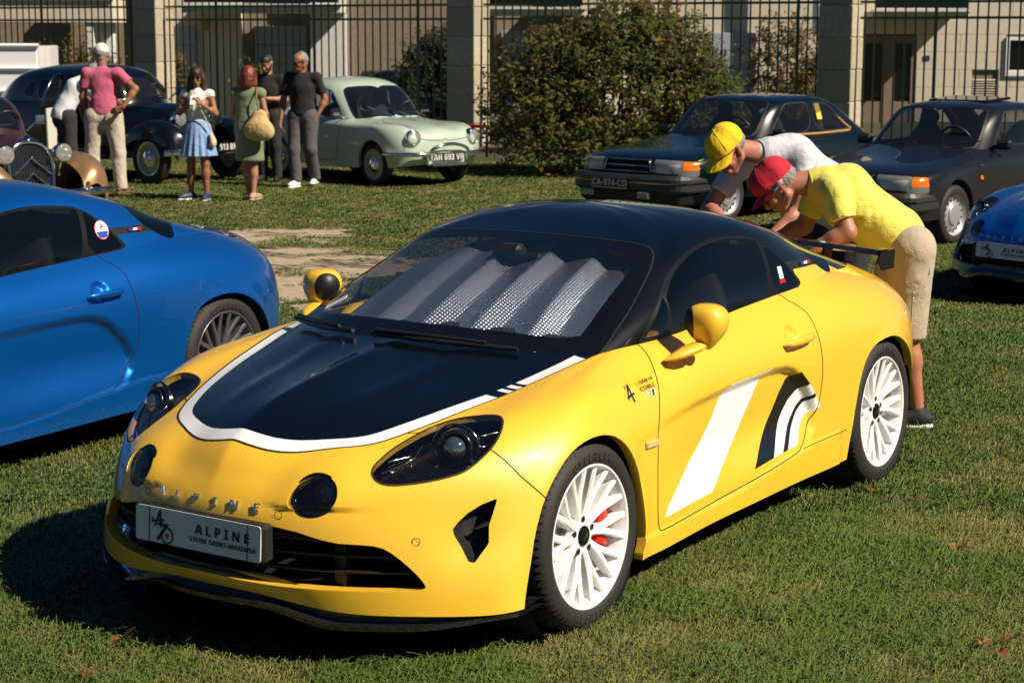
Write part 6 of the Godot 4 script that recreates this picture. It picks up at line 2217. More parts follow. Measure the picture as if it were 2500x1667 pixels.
func make_fence():
	var A := Vector3(-21.776, -0.1, -19.975); var dir := Vector3(0.99576, 0, -0.09195)
	var out := Vector3(0.09195, 0, 0.99576)
	var turn := atan2(out.x, out.z)
	var at := [-6.6, 0.0, 6.95, 13.7, 20.4]
	var names := ["", "stone pillar of pale weathered blocks behind the black car", "stone pillar of weathered blocks between the mint green car and the bush", "stone pillar of weathered blocks behind the two dark saloons", ""]
	var stone := [mottled(lin(0.30, 0.25, 0.17), lin(0.48, 0.42, 0.32), 0.9, 0.025, 1.2, 3), mottled(lin(0.26, 0.23, 0.17), lin(0.42, 0.38, 0.29), 0.9, 0.03, 1.5, 4), mottled(lin(0.34, 0.29, 0.21), lin(0.5, 0.45, 0.36), 0.9, 0.02, 1.0, 6)]
	for k in [1, 2, 3]:
		var p := thing("stone_pillar", names[k], "pillar", A + dir * at[k], turn)
		for i in 7:
			var b := Buf.new()
			var j: float = 0.004 * ((i * 7 + k) % 3)
			b.rbox(Vector3(0, 0.25 + i * 0.5, 0), Vector3(0.56 - j, 0.492, 0.56 - j), 0.012)
			part("stone_block", b, stone[(i * 5 + k) % 3], p)
		var core := Buf.new()
		core.box(Vector3(0, 1.7, 0), Vector3(0.53, 3.3, 0.53))
		part("mortar", core, M.mortar, p)
	var what := ["green iron railing of thin upright bars left of the pale pillar", "green iron railing of thin upright bars behind the walking people", "green iron railing of thin upright bars behind the large bush", "green iron railing of thin upright bars in front of the entrance door"]
	var bar := Buf.new()
	bar.tube([Vector3(0, 0.1, 0), Vector3(0, 3.4, 0)], 0.0145, 6, true)
	var bar_mesh := bar.mesh()
	for k in 4:
		var t0: float = at[k] + 0.31; var t1: float = at[k + 1] - 0.31
		var n := thing("railing", what[k], "railing", A + dir * t0, turn)
		var len := t1 - t0
		for y in [2.30, 2.545, 0.16]:
			var r := Buf.new()
			r.box(Vector3(len * 0.5, y, 0), Vector3(len, 0.04, 0.028))
			part("rail", r, M.fence_green, n)
		var cnt := int(len / 0.158)
		for i in cnt:
			var x := (i + 0.5) * len / cnt
			var o := part("bar", bar_mesh, M.fence_green, n)
			o.position = Vector3(x, 0, 0)
			if i % 14 == 7: o.scale = Vector3(1.9, 1, 1.9)
		var wl := Buf.new()
		wl.rbox(Vector3(len * 0.5, 0.05, 0), Vector3(len, 0.12, 0.3), 0.01)
		part("plinth", wl, M.mortar, n)
	# small red and white barrier at the foot of the middle pillar
	var rb := thing("barrier", "low red barrier bar on dark posts beside the middle pillar", "barrier", A + dir * 7.75 + out * 1.3, turn)
	var b2 := Buf.new()
	b2.rbox(Vector3(0, 0.52, 0), Vector3(0.7, 0.06, 0.03), 0.01)
	part("bar", b2, M.red_gloss, rb)
	for x in [-0.28, 0.28]:
		var b3 := Buf.new()
		b3.box(Vector3(x, 0.25, -0.03), Vector3(0.04, 0.5, 0.03))
		part("post", b3, M.black_satin, rb)

func make_building():
	var n := thing("apartment_building", "beige apartment building with balconies, garage doors and a glazed entrance behind the railing", "building", Vector3(-20.455, -0.1, -30.45), 0.586)
	var px := func(u: float) -> float: return (u - 1176.0) / 96.6
	var py := func(v: float) -> float: return 2.015 + (82.0 - v) / 96.6
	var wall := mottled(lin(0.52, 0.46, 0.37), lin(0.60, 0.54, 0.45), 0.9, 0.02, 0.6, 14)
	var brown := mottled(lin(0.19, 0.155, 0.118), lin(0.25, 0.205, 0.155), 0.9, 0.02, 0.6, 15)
	var white := mottled(lin(0.55, 0.55, 0.55), lin(0.64, 0.64, 0.63), 0.9, 0.02, 0.6, 16)
	var grey := mat(lin(0.30, 0.33, 0.38), 0.7)
	# the wall behind everything, in bays
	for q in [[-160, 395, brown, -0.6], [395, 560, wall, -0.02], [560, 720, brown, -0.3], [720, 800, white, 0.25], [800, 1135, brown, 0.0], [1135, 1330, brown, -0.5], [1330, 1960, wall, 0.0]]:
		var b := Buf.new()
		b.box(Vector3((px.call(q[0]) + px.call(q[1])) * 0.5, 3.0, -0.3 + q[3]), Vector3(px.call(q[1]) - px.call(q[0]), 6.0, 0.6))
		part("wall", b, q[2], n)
	# stone panels of the entrance bay, one by one
	var panels := [wall, mottled(lin(0.55, 0.49, 0.40), lin(0.62, 0.56, 0.47), 0.9, 0.02, 0.6, 18)]
	var back := Buf.new()
	back.box(Vector3((px.call(1960) + px.call(2900)) * 0.5, 3.0, -0.32), Vector3(px.call(2900) - px.call(1960), 6.0, 0.5))
	part("wall", back, M.mortar, n)
	for row in 14:
		var y0 := 0.02 + row * 0.41
		var x: float = px.call(1960) + (0.0 if row % 2 == 0 else -0.6)
		while x < px.call(2900):
			var x0 := maxf(x, px.call(1960)); var x1 := x + 1.2
			x += 1.2
			# leave the door and window openings free
			var spans := [[x0, x1]]
			for hole in [[px.call(1966), px.call(2094), 0.0, py.call(82)], [px.call(2296), px.call(2410), py.call(168), py.call(82)], [px.call(2222), px.call(2282), py.call(228), py.call(176)]]:
				if y0 + 0.2 > hole[2] and y0 + 0.2 < hole[3]:
					var nx := []
					for s in spans:
						if hole[0] > s[0]: nx.append([s[0], minf(s[1], hole[0])])
						if hole[1] < s[1]: nx.append([maxf(s[0], hole[1]), s[1]])
					spans = nx
			for s in spans:
				if s[1] - s[0] < 0.03: continue
				var b := Buf.new()
				b.rbox(Vector3((s[0] + s[1]) * 0.5, y0 + 0.2, -0.05), Vector3(s[1] - s[0] - 0.008, 0.402, 0.1), 0.006)
				part("wall_panel", b, panels[(row * 3 + int(x * 2.0)) % 2], n)
	# entrance
	var dr := Buf.new()
	for q in [[1966, 1977], [2018, 2046], [2083, 2094]]: dr.box(Vector3((px.call(q[0]) + px.call(q[1])) * 0.5, 1.0, -0.06), Vector3(px.call(q[1]) - px.call(q[0]), 2.02, 0.08))
	dr.box(Vector3((px.call(1966) + px.call(2094)) * 0.5, py.call(89), -0.055), Vector3(px.call(2094) - px.call(1966), 0.17, 0.085))
	dr.box(Vector3((px.call(1966) + px.call(2094)) * 0.5, 0.25, -0.07), Vector3(px.call(2094) - px.call(1966), 0.5, 0.06))
	var door := part("entrance_door", dr, mat(lin(0.20, 0.14, 0.10), 0.6), n)
	for q in [[1977, 2018], [2046, 2083]]:
		var g := Buf.new()
		g.box(Vector3((px.call(q[0]) + px.call(q[1])) * 0.5, 1.15, -0.075), Vector3(px.call(q[1]) - px.call(q[0]), 1.4, 0.02))
		part("door_pane", g, M.black_gloss, door)
	var dh := Buf.new()
	dh.rbox(Vector3(px.call(2021), 1.15, -0.005), Vector3(0.03, 0.16, 0.04), 0.008)
	part("door_handle", dh, M.chrome, door)
	var hn := Buf.new()
	hn.box(Vector3(px.call(2117), py.call(130), 0.012), Vector3(0.15, 0.11, 0.015))
	part("house_number_plate", hn, mat(lin(0.02, 0.035, 0.12), 0.4), n)
	# window with white frame
	var wf := Buf.new()
	for q in [[2296, 2410, 82, 90], [2296, 2410, 160, 170], [2296, 2304, 90, 160], [2402, 2410, 90, 160]]: wf.box(Vector3((px.call(q[0]) + px.call(q[1])) * 0.5, (py.call(q[2]) + py.call(q[3])) * 0.5, 0.0), Vector3(px.call(q[1]) - px.call(q[0]), py.call(q[2]) - py.call(q[3]), 0.12))
	var win := part("window", wf, mat(lin(0.75, 0.76, 0.78), 0.5), n)
	var wp := Buf.new()
	wp.box(Vector3(px.call(2353), py.call(125), -0.05), Vector3(1.02, 0.74, 0.02))
	part("pane", wp, M.black_gloss, win)
	for k in 9:
		var v := Buf.new()
		v.box(Vector3(px.call(2252), py.call(180 + k * 5.6), -0.03), Vector3(0.6, 0.03, 0.05), Basis(X, 0.6))
		part("vent_slat", v, mat(lin(0.42, 0.38, 0.32), 0.7), n)
	# balconies: slab, rim and a dark glazed front above
	for q in [[-160, 300, 1.4, 56, 6], [452, 800, 1.5, 34, 19], [1065, 1335, 1.3, 38, 24], [1960, 2170, 1.7, 42, 28]]:
		var x0: float = px.call(q[0]); var x1: float = px.call(q[1])
		var b := Buf.new()
		b.rbox(Vector3((x0 + x1) * 0.5, (py.call(q[3]) + py.call(q[4])) * 0.5, q[2] * 0.5), Vector3(x1 - x0, py.call(q[4]) - py.call(q[3]), q[2]), 0.01)
		var bl := part("balcony", b, wall, n)
		var rim := Buf.new()
		rim.box(Vector3((x0 + x1) * 0.5, py.call(q[4]) + 0.02, q[2] + 0.02), Vector3(x1 - x0 + 0.06, 0.05, 0.1))
		part("balcony_edge", rim, white, bl)
		var gl := Buf.new()
		gl.box(Vector3((x0 + x1) * 0.5, py.call(q[4]) + 0.55, q[2] - 0.06), Vector3(x1 - x0 - 0.1, 0.95, 0.03))
		part("balcony_front", gl, M.black_gloss, bl)
	for q in [[222, 276, 0.3, white], [238, 254, 1.35, white], [1326, 1364, 0.9, wall]]:
		var b := Buf.new()
		b.box(Vector3((px.call(q[0]) + px.call(q[1])) * 0.5, 1.9, q[2] * 0.5), Vector3(px.call(q[1]) - px.call(q[0]), 3.8, q[2]))
		part("pier", b, q[3], n)
	# garage doors, each of horizontal leaves
	for q in [[588, 705, 60, -0.25], [1622, 1728, 74, 0.06], [418, 455, 62, 0.03], [1150, 1300, 70, -0.44]]:
		for k in 5:
			var b := Buf.new()
			var top: float = py.call(q[2])
			var h := top / 5.0
			b.rbox(Vector3((px.call(q[0]) + px.call(q[1])) * 0.5, h * (k + 0.5), q[3]), Vector3(px.call(q[1]) - px.call(q[0]), h - 0.012, 0.08), 0.008)
			part("garage_door_leaf", b, grey, n)
	var pipe := Buf.new()
	pipe.tube([Vector3(px.call(1853), py.call(78), 0.9), Vector3(px.call(1853), 5.5, 0.9)], 0.13, 14)
	part("canopy_post", pipe, mat(lin(0.62, 0.66, 0.72), 0.5), n)
	var lampb := Buf.new()
	lampb.lathe(Vector3(px.call(479), py.call(60), 0.1), Z, [Vector2(0.0, 0.06), Vector2(0.12, 0.04), Vector2(0.14, 0.0)], 20)
	part("wall_lamp", lampb, mat(lin(0.32, 0.24, 0.06), 0.5), n)

func make_trailer():
	# white slatted box body standing behind the black car
	var n := thing("box_trailer", "white box trailer with ribbed side standing behind the black car", "trailer", spot(30.0, -7.45), 0.586 + 0.06)
	for k in 4:
		var b := Buf.new()
		b.rbox(Vector3(-2.0, 0.62 + k * 0.35, 0), Vector3(4.0, 0.344, 1.8), 0.015)
		part("side_panel", b, M.white_paint, n)
		var r := Buf.new()
		r.tube([Vector3(-4.02, 0.80 + k * 0.35, 0.92), Vector3(0.03, 0.80 + k * 0.35, 0.92)], 0.032, 8)
		part("rib", r, M.white_paint, n)
	var ch := Buf.new()
	ch.box(Vector3(-2.0, 0.36, 0), Vector3(3.9, 0.12, 1.5))
	part("chassis", ch, M.black_satin, n)
	for x in [-1.0, -2.6]: round_wheel(n, Vector3(x, 0.3, 0.8), 0.3, 0.18, 0.18, M.alloy, "plain")

func make_leaves():
	var mats := [leaf_mat(0.22, 0.075, 0.02), leaf_mat(0.16, 0.06, 0.022), leaf_mat(0.25, 0.12, 0.05)]
	var list := [[Vector3(-0.265, 0, 2.19), 0.06, "curled orange-brown maple leaf on the grass in front of the yellow bumper"], [Vector3(-0.12, 0, 2.50), 0.022, "small brown leaf scrap in the grass near the lower edge"], [Vector3(0.80, 0, 2.22), 0.035, "dark brown leaf lying flat in the grass before the splitter"], [Vector3(0.62, 0, -4.4), 0.06, "orange leaf on the grass right of the man's shorts"], [Vector3(1.05, 0, -3.55), 0.055, "brown leaf on the grass beside the man's knee"], [Vector3(0.42, 0, -4.9), 0.03, "tan leaf close to the shadow of the blue car"], [Vector3(0.92, 0, -0.98), 0.03, "reddish leaf in the grass by the rear white wheel"], [Vector3(1.62, 0, 0.28), 0.028, "small brown leaf on the open lawn beside the car"], [Vector3(2.02, 0, 0.72), 0.035, "tan leaf on the lawn in the lower right corner"], [Vector3(2.08, 0, 0.62), 0.03, "second tan leaf close to the lower right corner"], [Vector3(2.10, 0, 0.78), 0.028, "yellowish leaf nearest the lower right corner"], [Vector3(1.56, 0, -0.32), 0.04, "brown leaf on the worn spot of the lawn"], [Vector3(0.9, 0, -6.6), 0.045, "leaf on the lawn between the shorts and the grey saloon"]]
	var i := 0
	for q in list:
		var b := Buf.new()
		var s: float = q[1]
		rng.seed = 50 + i
		var o := b.v.size()
		var ring := []
		for k in 21:
			var a := TAU * k / 20.0
			var lobes := 0.62 + 0.38 * pow(absf(cos(a * 2.5)), 1.6)
			if k % 2 == 1: lobes *= 0.86
			var p := Vector3(cos(a) * s * lobes, 0, sin(a) * s * lobes)
			p.y = 0.35 * s * sin(p.x / s * 2.0 + i) + 0.3 * s * cos(p.z / s * 2.6) + s * 0.25 * pow(absf(p.x) / s, 2.0)
			ring.append(p)
		for k in 20:
			var c := Vector3(0, 0.12 * s, 0)
			b.face([c, ring[k], ring[k + 1]], Y)
		var pos: Vector3 = q[0]
		pos.y = ground_y(pos) + 0.028
		var n := thing("fallen_leaf", q[2], "leaf", pos, i * 1.7)
		part("blade", b, mats[i % 3], n)
		var stalk := Buf.new()
		stalk.tube([Vector3(0, 0.1 * s, 0), Vector3(s * 0.9, 0.3 * s, s * 0.5), Vector3(s * 1.5, 0.02, s * 0.9)], 0.0018, 5)
		part("stalk", stalk, mats[i % 3], n)
		i += 1

func make_sunshade():
	# folded silver shade standing behind the windscreen
	var cg := grid(table(CAB), 300, 90)
	var n := thing("windscreen_shade", "silver quilted sun shade folded behind the windscreen of the yellow car", "sun shade")
	var m := mat(lin(0.62, 0.71, 0.82), 0.26, 0.9)
	var im := Image.create(64, 64, false, Image.FORMAT_RGBA8)
	for y in 64:
		for x in 64:
			var u := (x / 64.0 - 0.5) * 2.0; var v := (y / 64.0 - 0.5) * 2.0
			var h := sqrt(maxf(0.0, 1.0 - (u * u + v * v)))
			im.set_pixel(x, y, Color(h, h, h))
	im.bump_map_to_normal_map(6.0)
	m.normal_enabled = true
	m.normal_texture = ImageTexture.create_from_image(im)
	m.normal_scale = 1.15
	m.uv1_scale = Vector3(98, 57, 1)
	var g := Grid.new(); g.nu = 121; g.nv = 41
	var ia := 0
	for i in 300:
		if cg.at(i, 0).x < 0.545 and i < 120: ia = i
	for a in 121:
		var s := lerpf(-0.80, 1.04, a / 120.0)
		for b in 41:
			var t := b / 40.0
			# the shade sags at its far upper corner
			var top := lerpf(0.55, 0.84, smoothstep(-0.8, -0.35, s)) - 0.08 * smoothstep(0.2, 1.0, s)
			var q := lerpf(0.07, top, t)
			var i := clampi(int(absf(s) * ia), 0, 298)
			var fr := absf(s) * ia - i
			var j := clampi(int(q * 0.58 / 0.60 * 60.0), 0, 88)
			var fj := q * 0.58 / 0.60 * 60.0 - j
			var p := cg.at(i, j).lerp(cg.at(i + 1, j), fr).lerp(cg.at(i, j + 1).lerp(cg.at(i + 1, j + 1), fr), fj)
			var nn := cg.n[i * 90 + j]
			if s < 0.0:
				p.x = -p.x; nn.x = -nn.x
			if nn.y < 0: nn = -nn
			var f := fposmod(s * 2.55 + 0.12 + 0.25 * t, 1.0)
			var fold := f / 0.38 if f < 0.38 else (1.0 - f) / 0.62
			g.p.append(p - nn * (0.035 + 0.06 * fold * (0.3 + 0.7 * smoothstep(-0.6, 0.0, s)) * (1.0 - 0.55 * t)))
	g.normals(false)
	for i in g.n.size():
		if g.n[i].y < 0: g.n[i] = -g.n[i]
	part("shade_sheet", g.buf(), m, n)
	var tp := Buf.new()
	var e0 := []
	for a in range(0, 121, 2): e0.append(g.at(a, 0))
	tp.tube(e0, 0.006, 6)
	part("shade_binding", tp, M.black_satin, n)
class Mats:
	var yellow; var white_paint; var black_paint; var black_gloss; var black_satin; var void_black; var rubber; var rubber_raised
	var chrome; var chrome_dark; var steel; var red_gloss; var carbon; var plate; var ink; var gap; var screen_glass; var dark_glass
	var eye_white; var window_glass; var lamp_glass; var lamp_grey; var amber; var alloy; var bumper; var cream; var seat_old; var plate_white; var gold_line; var cyan_print; var yellow_print; var door_card; var twig; var fence_green; var mortar; var trim_black; var lamp_cover; var lamp_black; var lamp_ring; var lens; var marker; var wheel_white; var seat; var flag_blue
var M := Mats.new()

func materials():
	M.yellow = mat(lin(0.85, 0.495, 0.032), 0.42, 0.0, 1.0)
	M.white_paint = mat(lin(0.8, 0.81, 0.84), 0.4, 0.0, 0.8)
	M.black_paint = mat(lin(0.0015, 0.0017, 0.0022), 0.3, 0.0, 1.0)
	M.black_gloss = mat(lin(0.004, 0.0045, 0.006), 0.06)
	M.black_satin = mat(lin(0.012, 0.012, 0.013), 0.45)
	M.void_black = mat(lin(0.006, 0.006, 0.006), 0.9)
	M.rubber = mat(lin(0.014, 0.0135, 0.013), 0.7)
	M.rubber_raised = mat(lin(0.035, 0.034, 0.032), 0.6)
	M.chrome = mat(lin(0.75, 0.76, 0.78), 0.08, 1.0)
	M.chrome_dark = mat(lin(0.25, 0.26, 0.28), 0.15, 1.0)
	M.steel = mat(lin(0.35, 0.35, 0.36), 0.35, 1.0)
	M.red_gloss = mat(lin(0.55, 0.015, 0.012), 0.3)
	M.carbon = mat(lin(0.012, 0.012, 0.014), 0.25, 0.0, 1.0)
	M.plate = mat(lin(0.62, 0.64, 0.66), 0.45)
	M.ink = mat(lin(0.012, 0.012, 0.012), 0.5)
	M.gap = mat(lin(0.03, 0.016, 0.002), 0.8)
	M.screen_glass = pane(lin(0.01, 0.014, 0.018), 0.28)
	M.dark_glass = pane(lin(0.003, 0.006, 0.009), 0.62)
	M.lamp_cover = pane(lin(0.004, 0.005, 0.007), 0.42)
	M.lamp_black = mat(lin(0.008, 0.009, 0.011), 0.2)
	M.lamp_ring = mat(lin(0.05, 0.055, 0.06), 0.2, 0.8)
	M.lens = mat(lin(0.35, 0.4, 0.45), 0.03, 0.9)
	M.marker = mat(lin(0.55, 0.42, 0.2), 0.15)
	M.wheel_white = mat(lin(0.8, 0.8, 0.81), 0.3, 0.0, 0.6)
	M.seat = mat(lin(0.015, 0.015, 0.017), 0.7)
	M.eye_white = mat(lin(0.6, 0.58, 0.55), 0.3)
	M.window_glass = pane(lin(0.012, 0.016, 0.018), 0.42)
	M.lamp_glass = pane(lin(0.5, 0.52, 0.5), 0.3, 0.04)
	M.lamp_grey = mat(lin(0.6, 0.6, 0.58), 0.35, 0.3)
	M.amber = mat(lin(0.75, 0.16, 0.008), 0.12)
	M.alloy = mat(lin(0.5, 0.51, 0.53), 0.35, 0.6)
	M.bumper = mat(lin(0.028, 0.029, 0.031), 0.4)
	M.cream = mat(lin(0.42, 0.38, 0.27), 0.4)
	M.seat_old = mat(lin(0.03, 0.028, 0.027), 0.8)
	M.plate_white = mat(lin(0.6, 0.6, 0.58), 0.5)
	M.gold_line = mat(lin(0.42, 0.24, 0.07), 0.3)
	M.cyan_print = mat(lin(0.03, 0.35, 0.55), 0.4)
	M.yellow_print = mat(lin(0.7, 0.55, 0.05), 0.5)
	M.door_card = mat(lin(0.55, 0.53, 0.48), 0.8)
	M.twig = mat(lin(0.08, 0.05, 0.03), 0.9)
	M.fence_green = mat(lin(0.06, 0.11, 0.04), 0.5)
	M.mortar = mat(lin(0.20, 0.18, 0.15), 0.95)
	M.trim_black = mat(lin(0.0025, 0.0026, 0.003), 0.4)
	M.flag_blue = mat(lin(0.02, 0.06, 0.4), 0.4)

func sky_and_camera():
	var cam := Camera3D.new()
	cam.name = "camera"
	add_child(cam)
	cam.position = Vector3(3.8773, 1.9148, 6.2064)
	cam.basis = Basis(Y, 0.585962) * Basis(X, -0.163729) * Basis(Z, 0.002138)
	cam.fov = rad_to_deg(2.0 * atan(784.0 / 4250.0))
	cam.near = 0.1
	cam.far = 800.0
	cam.current = true
	var lens := CameraAttributesPhysical.new()
	lens.frustum_focal_length = 12.0 * 4250.0 / 784.0
	lens.frustum_focus_distance = 7.3
	lens.exposure_aperture = 8.0
	lens.frustum_near = 0.1
	lens.frustum_far = 800.0
	cam.attributes = lens
	var we := WorldEnvironment.new()
	we.name = "world_environment"
	var env := Environment.new()
	env.background_mode = Environment.BG_SKY
	var sky := Sky.new()
	var pm := ProceduralSkyMaterial.new()
	pm.sky_top_color = Color(0.085, 0.24, 0.40)
	pm.sky_horizon_color = Color(0.45, 0.56, 0.66)
	pm.sky_curve = 0.12
	pm.ground_bottom_color = Color(0.10, 0.11, 0.06)
	pm.ground_horizon_color = Color(0.20, 0.21, 0.14)
	pm.sky_energy_multiplier = 1.0
	sky.sky_material = pm
	env.sky = sky
	env.background_energy_multiplier = SKY
	env.ambient_light_source = Environment.AMBIENT_SOURCE_SKY
	env.tonemap_mode = Environment.TONE_MAPPER_LINEAR
	env.tonemap_exposure = EXPO
	env.sdfgi_enabled = true
	env.ssao_enabled = true
	env.ssil_enabled = true
	we.environment = env
	add_child(we)
	var sun := DirectionalLight3D.new()
	sun.name = "sun"
	add_child(sun)
	sun.look_at_from_position(Vector3(1.1, 1.0, -0.13) * 30.0, Vector3.ZERO, Y)
	sun.light_color = Color(1.0, 0.95, 0.86)
	sun.light_energy = 1.6
	sun.light_angular_distance = 0.5
	sun.shadow_enabled = true

const EXPO := 1.45
const SKY := 0.6

func _ready():
	rng.seed = 7
	materials()
	sky_and_camera()
	make_ground()
	make_building()
	make_fence()
	make_bushes()
	make_trailer()
	make_cars()
	make_people()
	make_leaves()
	make_grass()

# a thing that somebody carries, built in the carrier's own axes
func carried(who: Node3D, called: String, label: String, category: String) -> Node3D:
	var o := thing(called, label, category)
	o.transform = who.transform
	return o

func repaint(car: Node3D, from: Array, to: Material):
	for o in car.find_children("*", "MeshInstance3D", true, false):
		if o.material_override in from: o.material_override = to

func make_cars():
	var car := thing("sports_car", "bright yellow two-seat sports car with black bonnet, black roof and white wheels", "car")
	build_alpine(car)
	make_sunshade()
	var blue := mat(lin(0.002, 0.135, 0.56), 0.34, 0.68, 1.0)
	var dark_rim := mat(lin(0.16, 0.165, 0.17), 0.3, 0.6)
	var names := ["metallic blue sports coupe seen from its side beside the yellow car", "metallic blue sports car cut off by the frame beside the grey saloon"]
	for k in 2:
		var c: Node3D = car.duplicate()
		c.name = numbered("sports_car")
		add_child(c)
		tag(c, names[k], "car", "blue sports cars of the same make")
		c.position = [Vector3(-3.16, 0, 0.65), Vector3(0.05, -0.07, -9.3)][k]
		c.rotation.y = deg_to_rad([3.6, -19.8][k])
		for nm in ["rear_wing", "wing_badge", "badge_lettering", "badge_lettering_001", "badge_lettering_002", "badge_bar", "badge_bar_001", "badge_bar_002"]:
			var o := c.get_node(nm)
			c.remove_child(o); o.free()
		repaint(c, [M.yellow, M.black_paint], blue)
		for o in c.find_children("*stripe*", "MeshInstance3D", true, false): o.material_override = blue
		repaint(c, [M.wheel_white], dark_rim)
		repaint(c, [M.gap], M.void_black)
		for nm in ["window_sticker", "window_sticker_001"]:
			var o := c.get_node(nm)
			c.remove_child(o); o.free()
		if k == 0:
			for q in [[0.047, 0.0, M.red_gloss], [0.043, 0.001, M.white_paint]]:
				var st := Buf.new()
				st.lathe(Vector3(0.703, 1.015, -0.515), Vector3(0.95, 0.30, 0), [Vector2(0.0, q[1] + 0.004), Vector2(q[0], q[1] + 0.004)], 30)
				part("window_sticker", st, q[2], c)
			var sb := Buf.new()
			sb.prism(Vector3(0.7085, 1.0165, -0.515), -Z, Vector3(-0.30, 0.95, 0).normalized(), PackedVector2Array([Vector2(-0.040, -0.008), Vector2(0.040, -0.008), Vector2(0.026, -0.035), Vector2(0.0, -0.041), Vector2(-0.026, -0.035)]), 0.001)
			part("window_sticker_print", sb, M.flag_blue, c)
			var sl := Buf.new()
			alpha_logo(sl, Vector3(0.7035, 1.033, -0.515), -Z, Vector3(-0.30, 0.95, 0).normalized(), 0.028, 0.001)
			part("window_sticker_emblem", sl, M.ink, c)
	var saab := thing("saloon_car", "dark green saloon with amber corner lamps and gold coach line", "car", Vector3(-5.887, -0.1, -13.279), -0.191)
	build_saab(saab, mat(lin(0.002, 0.006, 0.006), 0.25, 0.0, 1.0), true)
	saab.scale = Vector3.ONE * 0.955
	var grey := thing("saloon_car", "dark grey saloon with silver wheels behind the man in the yellow shirt", "car", Vector3(-3.094, -0.1, -12.61), -0.172)
	build_saab(grey, mat(lin(0.016, 0.0165, 0.019), 0.28, 0.5, 1.0), false)
	grey.scale = Vector3.ONE * 0.955
	var dau := thing("vintage_car", "pale mint green rounded vintage saloon with chrome bumper", "car", Vector3(-12.459, -0.1, -14.663), 1.294)
	build_dauphine(dau, mat(lin(0.43, 0.51, 0.415), 0.3, 0.0, 1.0))
	var blk := thing("vintage_car", "black vintage saloon with an open side door and separate wings", "car", Vector3(-15.735, -0.1, -12.962), 1.538)
	var black := mat(lin(0.002, 0.0023, 0.003), 0.25, 0.0, 1.0)
	stretch_rear = 1.22
	build_traction(blk, black, black, true, "513 BMB")
	stretch_rear = 1.0
	blk.scale = Vector3(0.99, 1.05, 0.98)
	var gold := thing("vintage_car", "gold and brown vintage saloon with chevrons on its chrome grille", "car", Vector3(-12.4, -0.08, -7.36), 1.36)
	build_traction(gold, mat(lin(0.035, 0.012, 0.008), 0.3, 0.0, 1.0), mat(lin(0.42, 0.24, 0.11), 0.35, 0.6, 1.0), false, "")
	gold.scale = Vector3.ONE * 0.93
	var far := thing("parked_car", "dark blue car parked beyond the railing beside the middle pillar", "car", Vector3(-18.6, -0.15, -24.6), 1.35)
	build_saab(far, mat(lin(0.008, 0.012, 0.03), 0.3, 0.0, 1.0), false)

var folds: NoiseTexture2D
func cloth(r: float, g: float, b: float) -> StandardMaterial3D:
	var m := mat(lin(r, g, b), 0.9)
	m.rim_enabled = true; m.rim = 0.25; m.rim_tint = 0.6
	m.normal_enabled = true
	if not folds:
		var f := FastNoiseLite.new(); f.seed = 6; f.frequency = 0.01; f.fractal_octaves = 3; f.domain_warp_enabled = true; f.domain_warp_amplitude = 40.0
		folds = NoiseTexture2D.new(); folds.noise = f; folds.width = 512; folds.height = 512; folds.seamless = true; folds.as_normal_map = true; folds.bump_strength = 14.0
	m.normal_texture = folds
	m.normal_scale = 0.45
	m.uv1_triplanar = true
	m.uv1_scale = Vector3(0.75, 0.55, 0.75)
	return m

